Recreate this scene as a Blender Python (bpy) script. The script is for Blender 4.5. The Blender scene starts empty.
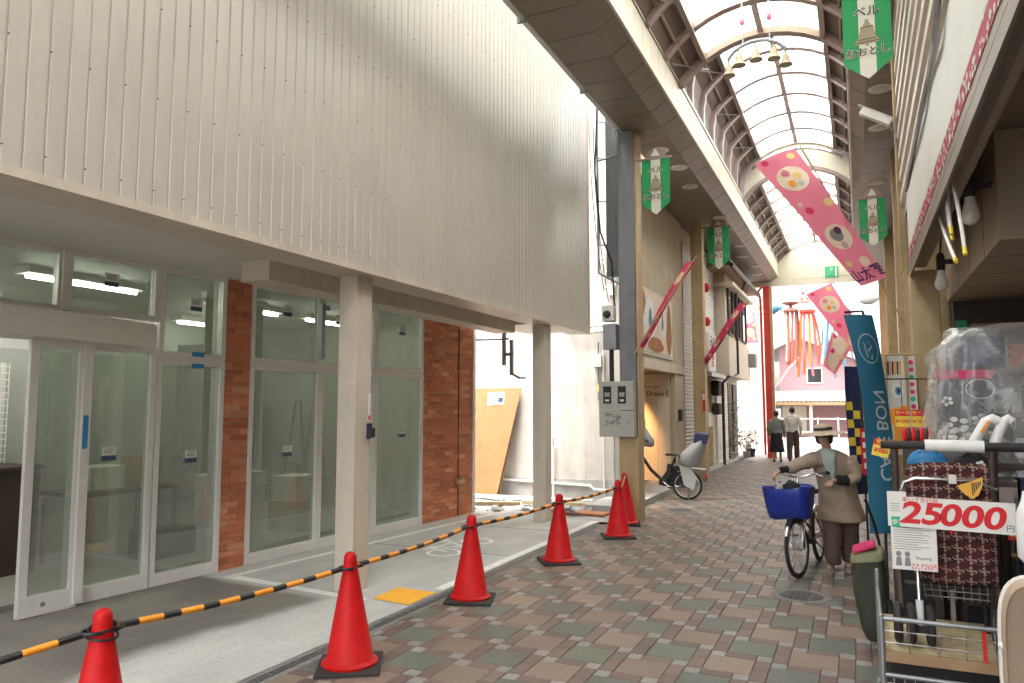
import bpy, math, random
from mathutils import Vector, Matrix, Euler
R = math.radians
random.seed(7)
S = bpy.context.scene
COL = S.collection

# ------------------------------------------------------------------ camera
cam_d = bpy.data.cameras.new("camera"); cam = bpy.data.objects.new("camera", cam_d); COL.objects.link(cam)
cam_d.sensor_width = 36; cam_d.lens = 740 / 1024 * 36; cam_d.clip_start = .05; cam_d.clip_end = 2000
PITCH = math.atan(65.5 / 740); YAW = math.atan(346 / math.hypot(740, 65.5))
cam.location = (0, 0, 1.65); cam.rotation_euler = (math.pi / 2 + PITCH, 0, YAW)
S.camera = cam
# ------------------------------------------------------------------ light
SUN_DIR = Vector((-.10, -.24, .96)).normalized()
elev = math.asin(SUN_DIR.z); azim = math.atan2(SUN_DIR.x, SUN_DIR.y)
w = bpy.data.worlds.new("World"); S.world = w; w.use_nodes = True
nt = w.node_tree; nt.nodes.clear()
sky = nt.nodes.new('ShaderNodeTexSky'); sky.sky_type = 'NISHITA'; sky.sun_disc = False
sky.sun_elevation = elev; sky.sun_rotation = azim; sky.air_density = 1.0; sky.dust_density = 6.0; sky.ozone_density = 1.0
hs = nt.nodes.new('ShaderNodeHueSaturation'); hs.inputs['Saturation'].default_value = .25
bg = nt.nodes.new('ShaderNodeBackground'); bg.inputs[1].default_value = .15
wo = nt.nodes.new('ShaderNodeOutputWorld')
nt.links.new(sky.outputs[0], hs.inputs['Color']); nt.links.new(hs.outputs[0], bg.inputs[0]); nt.links.new(bg.outputs[0], wo.inputs[0])
sl = bpy.data.lights.new("sun", 'SUN'); sl.energy = .55; sl.angle = R(20); sl.color = (1, .97, .92)
so = bpy.data.objects.new("sun", sl); COL.objects.link(so)
so.rotation_euler = (-SUN_DIR).to_track_quat('-Z', 'Y').to_euler(); so.location = (5, 5, 30)
# ------------------------------------------------------------------ exposure / render
vs = S.view_settings; S.display_settings.display_device = 'sRGB'
vs.view_transform = 'Standard'; vs.look = 'None'; vs.gamma = 1; vs.use_curve_mapping = False; vs.exposure = 3.15
S.render.engine = 'CYCLES'; cy = S.cycles
cy.use_denoising = True; cy.max_bounces = 10; cy.diffuse_bounces = 6; cy.glossy_bounces = 4; cy.transparent_max_bounces = 14
cy.transmission_bounces = 6; cy.caustics_reflective = False; cy.caustics_refractive = False; cy.sample_clamp_indirect = 6

# ================================================================== materials
MATS = {}
def mat(name, col, rough=.6, metal=0, var=.08, scale=6, bump=0, bscale=60, spec=.5, attr=False, grime=0, coat=0, streak=0):
    m = bpy.data.materials.new(name); m.use_nodes = True; n = m.node_tree.nodes; l = m.node_tree.links
    p = n['Principled BSDF']
    p.inputs['Roughness'].default_value = rough; p.inputs['Metallic'].default_value = metal
    p.inputs['Specular IOR Level'].default_value = spec
    if coat: p.inputs['Coat Weight'].default_value = coat; p.inputs['Coat Roughness'].default_value = .15
    tc = n.new('ShaderNodeTexCoord')
    nz = n.new('ShaderNodeTexNoise'); nz.inputs['Scale'].default_value = scale; nz.inputs['Detail'].default_value = 6; nz.inputs['Roughness'].default_value = .65
    l.new(tc.outputs['Object'], nz.inputs['Vector'])
    mr = n.new('ShaderNodeMapRange'); mr.inputs['From Min'].default_value = .3; mr.inputs['From Max'].default_value = .7
    mr.inputs['To Min'].default_value = 1 - var; mr.inputs['To Max'].default_value = 1 + var
    l.new(nz.outputs['Fac'], mr.inputs['Value'])
    mx = n.new('ShaderNodeMix'); mx.data_type = 'RGBA'; mx.blend_type = 'MULTIPLY'; mx.inputs['Factor'].default_value = 1
    if attr:
        a = n.new('ShaderNodeAttribute'); a.attribute_name = 'Col'; l.new(a.outputs['Color'], mx.inputs['A'])
    else:
        mx.inputs['A'].default_value = (*col, 1)
    l.new(mr.outputs['Result'], mx.inputs['B'])
    out = mx.outputs['Result']
    if grime:
        n2 = n.new('ShaderNodeTexNoise'); n2.inputs['Scale'].default_value = 1.3; n2.inputs['Detail'].default_value = 8; n2.inputs['Roughness'].default_value = .75
        l.new(tc.outputs['Object'], n2.inputs['Vector'])
        m2 = n.new('ShaderNodeMapRange'); m2.inputs['From Min'].default_value = .48; m2.inputs['From Max'].default_value = .72
        m2.inputs['To Min'].default_value = 1; m2.inputs['To Max'].default_value = 1 - grime
        l.new(n2.outputs['Fac'], m2.inputs['Value'])
        mg = n.new('ShaderNodeMix'); mg.data_type = 'RGBA'; mg.blend_type = 'MULTIPLY'; mg.inputs['Factor'].default_value = 1
        l.new(out, mg.inputs['A']); l.new(m2.outputs['Result'], mg.inputs['B']); out = mg.outputs['Result']
    if streak:
        mp = n.new('ShaderNodeMapping'); mp.inputs['Scale'].default_value = (7, 7, .35); l.new(tc.outputs['Object'], mp.inputs['Vector'])
        n3 = n.new('ShaderNodeTexNoise'); n3.inputs['Scale'].default_value = 1; n3.inputs['Detail'].default_value = 6; n3.inputs['Roughness'].default_value = .6; l.new(mp.outputs[0], n3.inputs['Vector'])
        m3 = n.new('ShaderNodeMapRange'); m3.inputs['From Min'].default_value = .35; m3.inputs['From Max'].default_value = .75; m3.inputs['To Min'].default_value = 1.03; m3.inputs['To Max'].default_value = 1 - streak; l.new(n3.outputs['Fac'], m3.inputs['Value'])
        ms = n.new('ShaderNodeMix'); ms.data_type = 'RGBA'; ms.blend_type = 'MULTIPLY'; ms.inputs['Factor'].default_value = 1; l.new(out, ms.inputs['A']); l.new(m3.outputs['Result'], ms.inputs['B']); out = ms.outputs['Result']
    l.new(out, p.inputs['Base Color'])
    rr = n.new('ShaderNodeMapRange'); rr.inputs['To Min'].default_value = max(.03, rough - .08); rr.inputs['To Max'].default_value = min(1, rough + .08)
    l.new(nz.outputs['Fac'], rr.inputs['Value']); l.new(rr.outputs['Result'], p.inputs['Roughness'])
    if bump:
        b = n.new('ShaderNodeTexNoise'); b.inputs['Scale'].default_value = bscale; b.inputs['Detail'].default_value = 4
        l.new(tc.outputs['Object'], b.inputs['Vector'])
        bn = n.new('ShaderNodeBump'); bn.inputs['Strength'].default_value = bump; bn.inputs['Distance'].default_value = .01
        l.new(b.outputs['Fac'], bn.inputs['Height']); l.new(bn.outputs['Normal'], p.inputs['Normal'])
    MATS[name] = m
    return m
def glass(name, tint, dust=.12, dustcol=(.6, .68, .62), ior=1.5, rough=0.0):
    m = bpy.data.materials.new(name); m.use_nodes = True; n = m.node_tree.nodes; l = m.node_tree.links; n.clear()
    o = n.new('ShaderNodeOutputMaterial'); t = n.new('ShaderNodeBsdfTransparent'); t.inputs[0].default_value = (*tint, 1)
    g = n.new('ShaderNodeBsdfGlossy'); g.inputs['Roughness'].default_value = rough
    f = n.new('ShaderNodeFresnel'); f.inputs['IOR'].default_value = ior
    d = n.new('ShaderNodeBsdfDiffuse'); d.inputs[0].default_value = (*dustcol, 1)
    tc = n.new('ShaderNodeTexCoord'); nz = n.new('ShaderNodeTexNoise'); nz.inputs['Scale'].default_value = 2.5; nz.inputs['Detail'].default_value = 5
    mr = n.new('ShaderNodeMapRange'); mr.inputs['To Min'].default_value = dust * .6; mr.inputs['To Max'].default_value = dust * 1.4
    a = n.new('ShaderNodeMixShader'); b = n.new('ShaderNodeMixShader')
    l.new(tc.outputs['Object'], nz.inputs['Vector']); l.new(nz.outputs['Fac'], mr.inputs['Value']); l.new(mr.outputs['Result'], a.inputs[0])
    l.new(t.outputs[0], a.inputs[1]); l.new(d.outputs[0], a.inputs[2])
    ge = n.new('ShaderNodeNewGeometry'); iv = n.new('ShaderNodeMath'); iv.operation = 'SUBTRACT'; iv.inputs[0].default_value = 1; l.new(ge.outputs['Backfacing'], iv.inputs[1])
    mu = n.new('ShaderNodeMath'); mu.operation = 'MULTIPLY'; l.new(f.outputs[0], mu.inputs[0]); l.new(iv.outputs[0], mu.inputs[1])
    l.new(mu.outputs[0], b.inputs[0]); l.new(a.outputs[0], b.inputs[1]); l.new(g.outputs[0], b.inputs[2]); l.new(b.outputs[0], o.inputs[0])
    MATS[name] = m
def translucent(name, col, trans=.85, var=.1, clear=0):
    m = bpy.data.materials.new(name); m.use_nodes = True; n = m.node_tree.nodes; l = m.node_tree.links; n.clear()
    o = n.new('ShaderNodeOutputMaterial'); t = n.new('ShaderNodeBsdfTranslucent'); d = n.new('ShaderNodeBsdfDiffuse')
    tc = n.new('ShaderNodeTexCoord'); nz = n.new('ShaderNodeTexNoise'); nz.inputs['Scale'].default_value = 2; nz.inputs['Detail'].default_value = 5
    r = n.new('ShaderNodeMapRange'); r.inputs['To Min'].default_value = 1 - var; r.inputs['To Max'].default_value = 1
    mx = n.new('ShaderNodeMix'); mx.data_type = 'RGBA'; mx.blend_type = 'MULTIPLY'; mx.inputs['Factor'].default_value = 1; mx.inputs['A'].default_value = (*col, 1)
    l.new(tc.outputs['Object'], nz.inputs['Vector']); l.new(nz.outputs['Fac'], r.inputs['Value']); l.new(r.outputs['Result'], mx.inputs['B'])
    l.new(mx.outputs['Result'], t.inputs[0]); l.new(mx.outputs['Result'], d.inputs[0])
    s = n.new('ShaderNodeMixShader'); s.inputs[0].default_value = trans
    l.new(d.outputs[0], s.inputs[1]); l.new(t.outputs[0], s.inputs[2])
    last = s
    if clear:
        tr = n.new('ShaderNodeBsdfTransparent'); s2 = n.new('ShaderNodeMixShader'); cr = n.new('ShaderNodeTexNoise'); cr.inputs['Scale'].default_value = 7; cr.inputs['Detail'].default_value = 8; cr.inputs['Roughness'].default_value = .7; cm = n.new('ShaderNodeMapRange'); cm.inputs['From Min'].default_value = .42; cm.inputs['From Max'].default_value = .62; cm.inputs['To Min'].default_value = clear - .10; cm.inputs['To Max'].default_value = min(.97, clear + .06); l.new(tc.outputs['Object'], cr.inputs['Vector']); l.new(cr.outputs['Fac'], cm.inputs['Value']); l.new(cm.outputs['Result'], s2.inputs[0])
        gl = n.new('ShaderNodeBsdfGlossy'); gl.inputs['Roughness'].default_value = .13; fr = n.new('ShaderNodeFresnel'); s3 = n.new('ShaderNodeMixShader')
        l.new(s.outputs[0], s2.inputs[1]); l.new(tr.outputs[0], s2.inputs[2])
        ge = n.new('ShaderNodeNewGeometry'); iv = n.new('ShaderNodeMath'); iv.operation = 'SUBTRACT'; iv.inputs[0].default_value = 1; l.new(ge.outputs['Backfacing'], iv.inputs[1])
        mu = n.new('ShaderNodeMath'); mu.operation = 'MULTIPLY'; l.new(fr.outputs[0], mu.inputs[0]); l.new(iv.outputs[0], mu.inputs[1]); l.new(mu.outputs[0], s3.inputs[0])
        b2 = n.new('ShaderNodeTexNoise'); b2.inputs['Scale'].default_value = 9; b2.inputs['Detail'].default_value = 5; bu = n.new('ShaderNodeBump'); bu.inputs['Strength'].default_value = .35; bu.inputs['Distance'].default_value = .03
        l.new(tc.outputs['Object'], b2.inputs['Vector']); l.new(b2.outputs['Fac'], bu.inputs['Height']); l.new(bu.outputs['Normal'], gl.inputs['Normal']); l.new(bu.outputs['Normal'], fr.inputs['Normal']); l.new(s2.outputs[0], s3.inputs[1]); l.new(gl.outputs[0], s3.inputs[2]); last = s3
    l.new(last.outputs[0], o.inputs[0]); MATS[name] = m
def emit(name, col, st):
    m = bpy.data.materials.new(name); m.use_nodes = True; n = m.node_tree.nodes; n.clear()
    o = n.new('ShaderNodeOutputMaterial'); e = n.new('ShaderNodeEmission'); e.inputs[0].default_value = (*col, 1); e.inputs[1].default_value = st
    m.node_tree.links.new(e.outputs[0], o.inputs[0]); MATS[name] = m

mat('cladding', (.51, .48, .415), .34, .10, .04, 2, spec=.6, grime=.04, streak=.05)
mat('cream_paint', (.58, .52, .42), .45, 0, .06, 4, bump=.03, bscale=30, grime=.14, streak=.12)
mat('white_soffit', (.62, .60, .58), .6, 0, .03, 4)
mat('soffit_panel', (.21, .17, .135), .45, 0, .08, 2, grime=.12)
mat('fascia_panel', (.56, .53, .43), .5, 0, .05, 3, grime=.1)
mat('dark_gap', (.02, .018, .016), .8)
mat('deck_brown', (.15, .108, .088), .6, 0, .12, 3, grime=.15)
mat('rib_brown', (.29, .22, .20), .5, 0, .1, 4)
mat('roof_cream', (.62, .60, .47), .6, 0, .05, 2, grime=.08)
mat('pillar_grey', (.20, .21, .23), .5, .2, .1, 4, grime=.25, streak=.2)
mat('pillar_tan', (.46, .34, .18), .55, 0, .10, 5, bump=.05, bscale=40, grime=.25, streak=.22)
mat('steel_red', (.55, .045, .03), .4, 0, .1, 5)
mat('tile', (1, 1, 1), .52, 0, .20, 40, bump=.25, bscale=180, attr=True, grime=.16, spec=.4)
mat('brick', (1, 1, 1), .8, 0, .14, 30, bump=.35, bscale=90, attr=True)
mat('concrete', (.50, .50, .47), .85, 0, .10, 3, bump=.12, bscale=120, grime=.18)
mat('slab', (1, 1, 1), .82, 0, .13, 28, bump=.3, bscale=90, attr=True, grime=.16)
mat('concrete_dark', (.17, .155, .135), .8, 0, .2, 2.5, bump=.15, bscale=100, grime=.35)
mat('asphalt', (.12, .115, .11), .9, 0, .15, 30, bump=.2, bscale=200, grime=.15)
mat('road_pale', (.30, .29, .28), .9, 0, .12, 3, bump=.15, bscale=120, grime=.1)
mat('white_line', (.74, .74, .72), .7, 0, .12, 9, grime=.15)
mat('yellow_paint', (.85, .42, .035), .65, 0, .1, 9, grime=.12)
mat('drain_concrete', (.20, .195, .185), .85, 0, .2, 14, bump=.2, bscale=120, grime=.35)
mat('drain_metal', (.12, .12, .12), .55, .5, .2, 20, grime=.25)
mat('plaster', (.54, .505, .45), .85, 0, .10, 2.4, bump=.2, bscale=50, grime=.24, streak=.22)
mat('plaster_grey', (.36, .35, .33), .85, 0, .15, 3, bump=.15, bscale=60, grime=.3)
mat('frame_alu', (.68, .665, .63), .4, .1, .04, 8)
mat('interior_wall', (.34, .36, .32), .8, 0, .06, 1.5)
mat('interior_floor', (.30, .28, .25), .5, 0, .1, 3)
mat('dark_brown', (.05, .032, .024), .55, 0, .15, 6)
mat('cone_red', (.50, .006, .007), .55, 0, .16, 9, grime=.3, spec=.25)
mat('rubber', (.028, .024, .023), .75, 0, .25, 12, bump=.15)
mat('black', (.016, .016, .018), .45, 0, .15, 12)
mat('orange', (.85, .32, .025), .45, 0, .1, 12)
mat('chrome', (.62, .62, .62), .22, .9, .06, 12)
mat('grey_metal', (.30, .31, .32), .4, .6, .1, 8)
mat('white', (.74, .73, .70), .5, 0, .05, 6)
mat('paper', (.72, .71, .66), .7, 0, .04, 6)
mat('offwhite', (.62, .60, .54), .6, 0, .08, 6)
mat('plywood', (.38, .155, .06), .65, 0, .16, 3, grime=.2)
mat('wood', (.30, .19, .10), .7, 0, .2, 8, grime=.2)
mat('osb', (.46, .38, .22), .8, 0, .3, 22, bump=.3, bscale=40)
mat('beige_wall', (.54, .47, .34), .75, 0, .07, 3, bump=.1, grime=.15, streak=.15)
mat('cream_panel', (.66, .58, .47), .6, 0, .04, 3)
mat('shutter', (.40, .38, .34), .5, .3, .1, 4, grime=.15)
mat('tan_brick', (1, 1, 1), .8, 0, .12, 20, bump=.3, attr=True)
mat('grey_box', (.40, .40, .36), .5, 0, .08, 6, grime=.2)
mat('window_dark', (.03, .035, .035), .1, 0, .1, 4)
mat('green_flag', (.012, .30, .085), .6, 0, .06, 6)
mat('flag_white', (.68, .67, .58), .65, 0, .05, 6)
mat('bell_tan', (.36, .30, .20), .6, 0, .08, 6)
mat('ink', (.02, .03, .025), .6)
translucent('pink', (.88, .36, .47), .42, .06)
translucent('pink_deep', (.80, .10, .23), .35, .06)
mat('banner_cream', (.78, .64, .50), .65, 0, .06, 6)
mat('banner_yellow', (.78, .56, .22), .65)
mat('ink_purple', (.10, .012, .08), .6)
mat('teal', (.016, .125, .205), .6, 0, .08, 6)
mat('teal_print', (.44, .50, .50), .6)
mat('red_ink', (.60, .010, .016), .55)
mat('yellow_tag', (.75, .40, .05), .5, 0, .08, 10)
mat('yellow', (.80, .60, .05), .55)
mat('navy', (.015, .025, .09), .6)
mat('blue_vinyl', (.012, .030, .26), .35, 0, .12, 10, bump=.2, bscale=14)
mat('coat', (.31, .24, .18), .85, 0, .08, 20, bump=.25, bscale=25)
mat('trousers', (.095, .060, .048), .85, 0, .1, 20, bump=.25, bscale=22)
mat('skin', (.50, .29, .20), .55, 0, .05, 14)
mat('hair', (.03, .022, .018), .6, 0, .2, 30)
mat('straw', (.48, .39, .28), .8, 0, .12, 40, bump=.3, bscale=80)
mat('grey_cloth', (.22, .22, .22), .85, 0, .1, 16, bump=.2, bscale=20)
mat('white_cloth', (.62, .61, .58), .85, 0, .06, 16, bump=.2, bscale=20)
mat('mint_cloth', (.42, .50, .46), .8, 0, .08, 12, bump=.3, bscale=20)
mat('black_cloth', (.014, .014, .016), .9, 0, .15, 16)
mat('olive_cloth', (.032, .040, .024), .8, 0, .15, 14, bump=.2, bscale=25)
mat('khaki_cloth', (.20, .20, .11), .8, 0, .1, 14)
mat('shoe', (.20, .14, .10), .7)
mat('plaid', (1, 1, 1), .9, 0, .1, 40, bump=.2, bscale=140, attr=True)
mat('tan_vinyl', (.40, .30, .215), .45, 0, .04, 5)
mat('bike_frame', (.30, .16, .12), .35, .3, .06, 8)
mat('bike_white', (.50, .51, .50), .35, 0, .05, 8)
mat('bike_grey', (.34, .355, .36), .5, 0, .06, 8)
mat('tyre', (.022, .021, .02), .8, 0, .15, 14)
mat('saddle', (.02, .018, .016), .45)
mat('purple_wall', (.34, .20, .22), .75, 0, .1, 6)
mat('roof_tile', (.34, .35, .36), .55, 0, .12, 8, bump=.3, bscale=30)
mat('pale_wall', (.62, .57, .48), .8, 0, .05, 2)
mat('leaf', (1, 1, 1), .6, 0, .2, 20, attr=True)
mat('pot_dark', (.05, .05, .05), .6)
mat('sign_face', (.66, .67, .63), .5, 0, .06, 1.5, grime=.14)
mat('sign_red', (.40, .02, .045), .6, 0, .35, 30)
mat('corrugated', (.60, .56, .49), .5, .15, .08, 3, grime=.2)
mat('shop_ceiling', (.34, .28, .22), .6, 0, .1, 3, grime=.15)
mat('bulkhead', (.44, .37, .29), .6, 0, .08, 3, grime=.2)
mat('floral', (.012, .016, .03), .6)
mat('sticker_blue', (.03, .22, .48), .5)
mat('sticker_navy', (.03, .06, .12), .5)
mat('exit_green', (.02, .38, .18), .5)
mat('cast_iron', (.10, .095, .09), .6, .4, .25, 20, bump=.3, bscale=60)
mat('stream_red', (.62, .10, .07), .7); mat('stream_orange', (.85, .22, .03), .7); mat('stream_blue', (.09, .25, .38), .7); mat('stream_brown', (.30, .13, .10), .7)
mat('bulb', (.72, .71, .66), .25)
mat('copper', (.45, .30, .17), .35, .6, .15, 12)
mat('mauve', (.46, .38, .38), .5, 0, .1, 6)
glass('pane', (.70, .76, .70), .22, (.60, .63, .57), 1.95)
glass('clear_plastic_window', (.9, .9, .9), .05)
translucent('skylight', (.92, .92, .88), .92, .07)
translucent('frosted', (.74, .74, .71), .86, .1)
translucent('skylight_cream', (.80, .78, .62), .85, .1)
translucent('plastic_wrap', (.80, .80, .78), .35, .06, clear=.76)
emit('tube_lamp', (1, .98, .92), 11)
emit('warm_lamp', (1, .55, .22), 14)

# ================================================================== mesh builder
class MB:
    def __init__(s, xf=None):
        s.V = []; s.F = []; s.M = []; s.C = []; s.xf = xf; s.cur = None; s.col = (1, 1, 1)
    def add(s, vs, fs, m=None, col=None, xf=None):
        k = len(s.V); X = s.xf
        if xf is not None: X = (s.xf @ xf) if s.xf is not None else xf
        for v in vs:
            v = Vector(v); s.V.append(X @ v if X is not None else v)
        for f in fs:
            s.F.append([i + k for i in f]); s.M.append(m or s.cur); s.C.append(col or s.col)
    def bx(s, x0, x1, y0, y1, z0, z1, m=None, col=None, xf=None):
        vs = [(x0, y0, z0), (x1, y0, z0), (x1, y1, z0), (x0, y1, z0), (x0, y0, z1), (x1, y0, z1), (x1, y1, z1), (x0, y1, z1)]
        s.add(vs, [(3, 2, 1, 0), (4, 5, 6, 7), (0, 1, 5, 4), (1, 2, 6, 5), (2, 3, 7, 6), (3, 0, 4, 7)], m, col, xf); return s
    def box(s, c, d, rot=None, m=None, col=None):
        x = Matrix.Translation(c)
        if rot is not None: x = x @ Euler(rot).to_matrix().to_4x4()
        return s.bx(-d[0] / 2, d[0] / 2, -d[1] / 2, d[1] / 2, -d[2] / 2, d[2] / 2, m, col, x)
    def quad(s, a, b, c, d, m=None, col=None): s.add([a, b, c, d], [(0, 1, 2, 3)], m, col); return s
    def loft(s, rings, closed=True, caps=True, m=None, col=None):
        n = len(rings[0]); vs = [p for r in rings for p in r]; fs = []
        for i in range(len(rings) - 1):
            for j in range(n if closed else n - 1):
                a = i * n + j; b = i * n + (j + 1) % n
                fs.append((a, b, b + n, a + n))
        if caps and closed:
            fs.append(tuple(range(n - 1, -1, -1))); fs.append(tuple((len(rings) - 1) * n + j for j in range(n)))
        s.add(vs, fs, m, col); return s
    def tube(s, path, r, n=8, m=None, closed=False, col=None, flat=None):
        P = [Vector(p) for p in path]; k = len(P); rings = []
        up = None
        for i in range(k):
            a = P[i - 1] if (i > 0 or closed) else P[i]; b = P[(i + 1) % k] if (i < k - 1 or closed) else P[i]
            t = (b - a).normalized()
            if up is None:
                up = Vector((0, 0, 1)) if abs(t.z) < .9 else Vector((1, 0, 0))
            side = t.cross(up)
            if side.length < 1e-4: side = t.orthogonal()
            side.normalize(); up = side.cross(t).normalized()
            rr = r[i] if isinstance(r, (list, tuple)) else r
            fl = flat or 1
            rings.append([P[i] + side * math.cos(q) * rr + up * math.sin(q) * rr * fl for q in [2 * math.pi * j / n for j in range(n)]])
        if closed: rings.append(rings[0])
        s.loft(rings, True, not closed, m, col); return s
    def cyl(s, a, b, r, r2=None, n=14, m=None, col=None):
        return s.tube([a, b], [r, r if r2 is None else r2], n, m, False, col)
    def lathe(s, prof, c=(0, 0, 0), n=20, m=None, xf=None, sx=1, sy=1):
        rings = [[(c[0] + r * sx * math.cos(2 * math.pi * j / n), c[1] + r * sy * math.sin(2 * math.pi * j / n), c[2] + z) for j in range(n)] for r, z in prof]
        if xf is not None: rings = [[xf @ Vector(p) for p in r] for r in rings]
        s.loft(rings, True, True, m); return s
    def ell(s, c, r, n=14, k=10, m=None, col=None):
        c = Vector(c)
        rings = [[c + Vector((r[0] * math.sin(t) * math.cos(2 * math.pi * j / n), r[1] * math.sin(t) * math.sin(2 * math.pi * j / n), -r[2] * math.cos(t))) for j in range(n)]
                 for t in [math.pi * (i + .02) / (k + .04) for i in range(k + 1)]]
        s.loft(rings, True, True, m, col); return s
    def prism(s, pts, h, xf=None, m=None, col=None):
        n = len(pts); vs = [(x, y, 0) for x, y in pts] + [(x, y, h) for x, y in pts]
        s.add(vs, [tuple(range(n - 1, -1, -1)), tuple(range(n, 2 * n))] + [(i, (i + 1) % n, n + (i + 1) % n, n + i) for i in range(n)], m, col, xf); return s
    def text(s, t, size, fn, m=None, align='CENTER', mirror=False, bold=0):
        vs, fs = text_geo(t, size, align, bold)
        s.add([fn(-x if mirror else x, y) for x, y in vs], fs, m); return s
    def build(s, name, m=None, parent=None, smooth=None, bevel=0, local=False, sub=0):
        me = bpy.data.meshes.new(name); off = Vector((0, 0, 0))
        if parent is not None and not local:
            q = parent
            while q is not None: off += q.location; q = q.parent
        me.from_pydata([v - off for v in s.V], [], s.F)
        names = []
        for x in s.M:
            x = x or m
            if x not in names: names.append(x)
        for x in names: me.materials.append(MATS[x])
        me.polygons.foreach_set('material_index', [names.index(x or m) for x in s.M])
        ca = me.color_attributes.new('Col', 'FLOAT_COLOR', 'CORNER')
        data = []
        for p in me.polygons: data += [*s.C[p.index], 1] * p.loop_total
        ca.data.foreach_set('color', data)
        if smooth:
            me.polygons.foreach_set('use_smooth', [True] * len(me.polygons)); me.update()
            me.set_sharp_from_angle(angle=R(smooth if smooth > 1 else 40))
        me.update()
        o = bpy.data.objects.new(name, me); COL.objects.link(o)
        if parent is not None: o.parent = parent
        if bevel:
            b = o.modifiers.new('bevel', 'BEVEL'); b.width = bevel; b.segments = 2; b.limit_method = 'ANGLE'; b.angle_limit = R(50)
        if sub:
            b = o.modifiers.new('sub', 'SUBSURF'); b.levels = sub; b.render_levels = sub
        return o
_tx = {}
def text_geo(t, size, align='CENTER', bold=0):
    k = (t, align, bold)
    if k not in _tx:
        cu = bpy.data.curves.new('t', 'FONT'); cu.body = t; cu.size = 1; cu.align_x = align; cu.align_y = 'CENTER'; cu.resolution_u = 4
        cu.offset = bold
        ob = bpy.data.objects.new('t', cu); COL.objects.link(ob)
        dg = bpy.context.evaluated_depsgraph_get(); dg.update()
        me = bpy.data.meshes.new_from_object(ob.evaluated_get(dg))
        _tx[k] = ([(v.co.x, v.co.y) for v in me.vertices], [tuple(p.vertices) for p in me.polygons])
        bpy.data.objects.remove(ob); bpy.data.curves.remove(cu); bpy.data.meshes.remove(me)
    vs, fs = _tx[k]
    return [(x * size, y * size) for x, y in vs], fs
def tag(o, label=None, cat=None, group=None, kind=None):
    if label: o['label'] = label
    if cat: o['category'] = cat
    if group: o['group'] = group
    if kind: o['kind'] = kind
    return o
def thing(name, label, cat, loc=(0, 0, 0), rot=(0, 0, 0), group=None):
    o = bpy.data.objects.new(name, None); COL.objects.link(o); o.location = loc; o.rotation_euler = rot; o.empty_display_size = .2
    return tag(o, label, cat, group)
def struct(mb, name, m, **k): return tag(mb.build(name, m, **k), kind='structure')
def copy_tree(o, parent=None):
    c = o.copy(); COL.objects.link(c)
    if parent is not None: c.parent = parent
    for ch in list(o.children): copy_tree(ch, c)
    return c
def jit(c, a):
    k = 1 + random.uniform(-a, a); return tuple(max(0, x * k * (1 + random.uniform(-a, a) * .25)) for x in c)
def disc(n=24, r=1, rx=None): return [(r * math.cos(2 * math.pi * i / n), (rx or r) * math.sin(2 * math.pi * i / n)) for i in range(n)]

# ================================================================== ground
g = MB(); g.quad((-400, -200, -.16), (400, -200, -.16), (400, 800, -.16), (-400, 800, -.16)); struct(g, 'ground', 'asphalt')
g = MB(); g.bx(-3.3, 6, -4, 27.2, -.15, -.006); struct(g, 'pavement_bed', 'dark_brown')
# paving: big squares, small white squares and brown strips on a pinwheel lattice
g = MB(); u = .0985; gap = .0035
GREEN = (.128, .138, .113); TAN = (.228, .170, .128); BROWN = (.155, .108, .092); WHT = (.27, .258, .24)
def pv(x0, x1, y0, y1, c, a=.10):
    X0, X1, Y0, Y1 = PX + x0 * u, PX + x1 * u, PY + y0 * u, PY + y1 * u
    X0 = max(X0, -3.28); X1 = min(X1, 4.0)
    if X1 - X0 < .02 or Y1 > 27.2 or Y0 < -1: return
    e = gap / 2; c = jit(c, a); z = random.uniform(-.0012, .0012)
    x0_, x1_, y0_, y1_ = X0 + e, X1 - e, Y0 + e, Y1 - e; b = .004
    g.add([(x0_, y0_, -.005), (x1_, y0_, -.005), (x1_, y1_, -.005), (x0_, y1_, -.005), (x0_ + b, y0_ + b, z), (x1_ - b, y0_ + b, z), (x1_ - b, y1_ - b, z), (x0_ + b, y1_ - b, z)],
          [(4, 5, 6, 7), (0, 1, 5, 4), (1, 2, 6, 5), (2, 3, 7, 6), (3, 0, 4, 7)], 'tile', c)
for i in range(-60, 110):
    for j in range(-60, 110):
        bxu = i * 1 + j * 4; byu = i * 4 - j
        PX = -1.355 + bxu * u; PY = 5.01 + byu * u
        if PX < -3.8 or PX > 4 or PY < -1.5 or PY > 27.5: continue
        pv(0, 3, 0, 3, GREEN if (i + j) % 2 == 0 else TAN, .14)
        pv(0, 1, 3, 4, WHT); pv(3, 4, 3, 4, WHT)
        pv(1, 3, 3, 4, BROWN, .16)
        pv(3, 4, -1, 1, BROWN, .16); pv(3, 4, 1, 3, BROWN, .16)
struct(g, 'pavement', 'tile')
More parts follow.
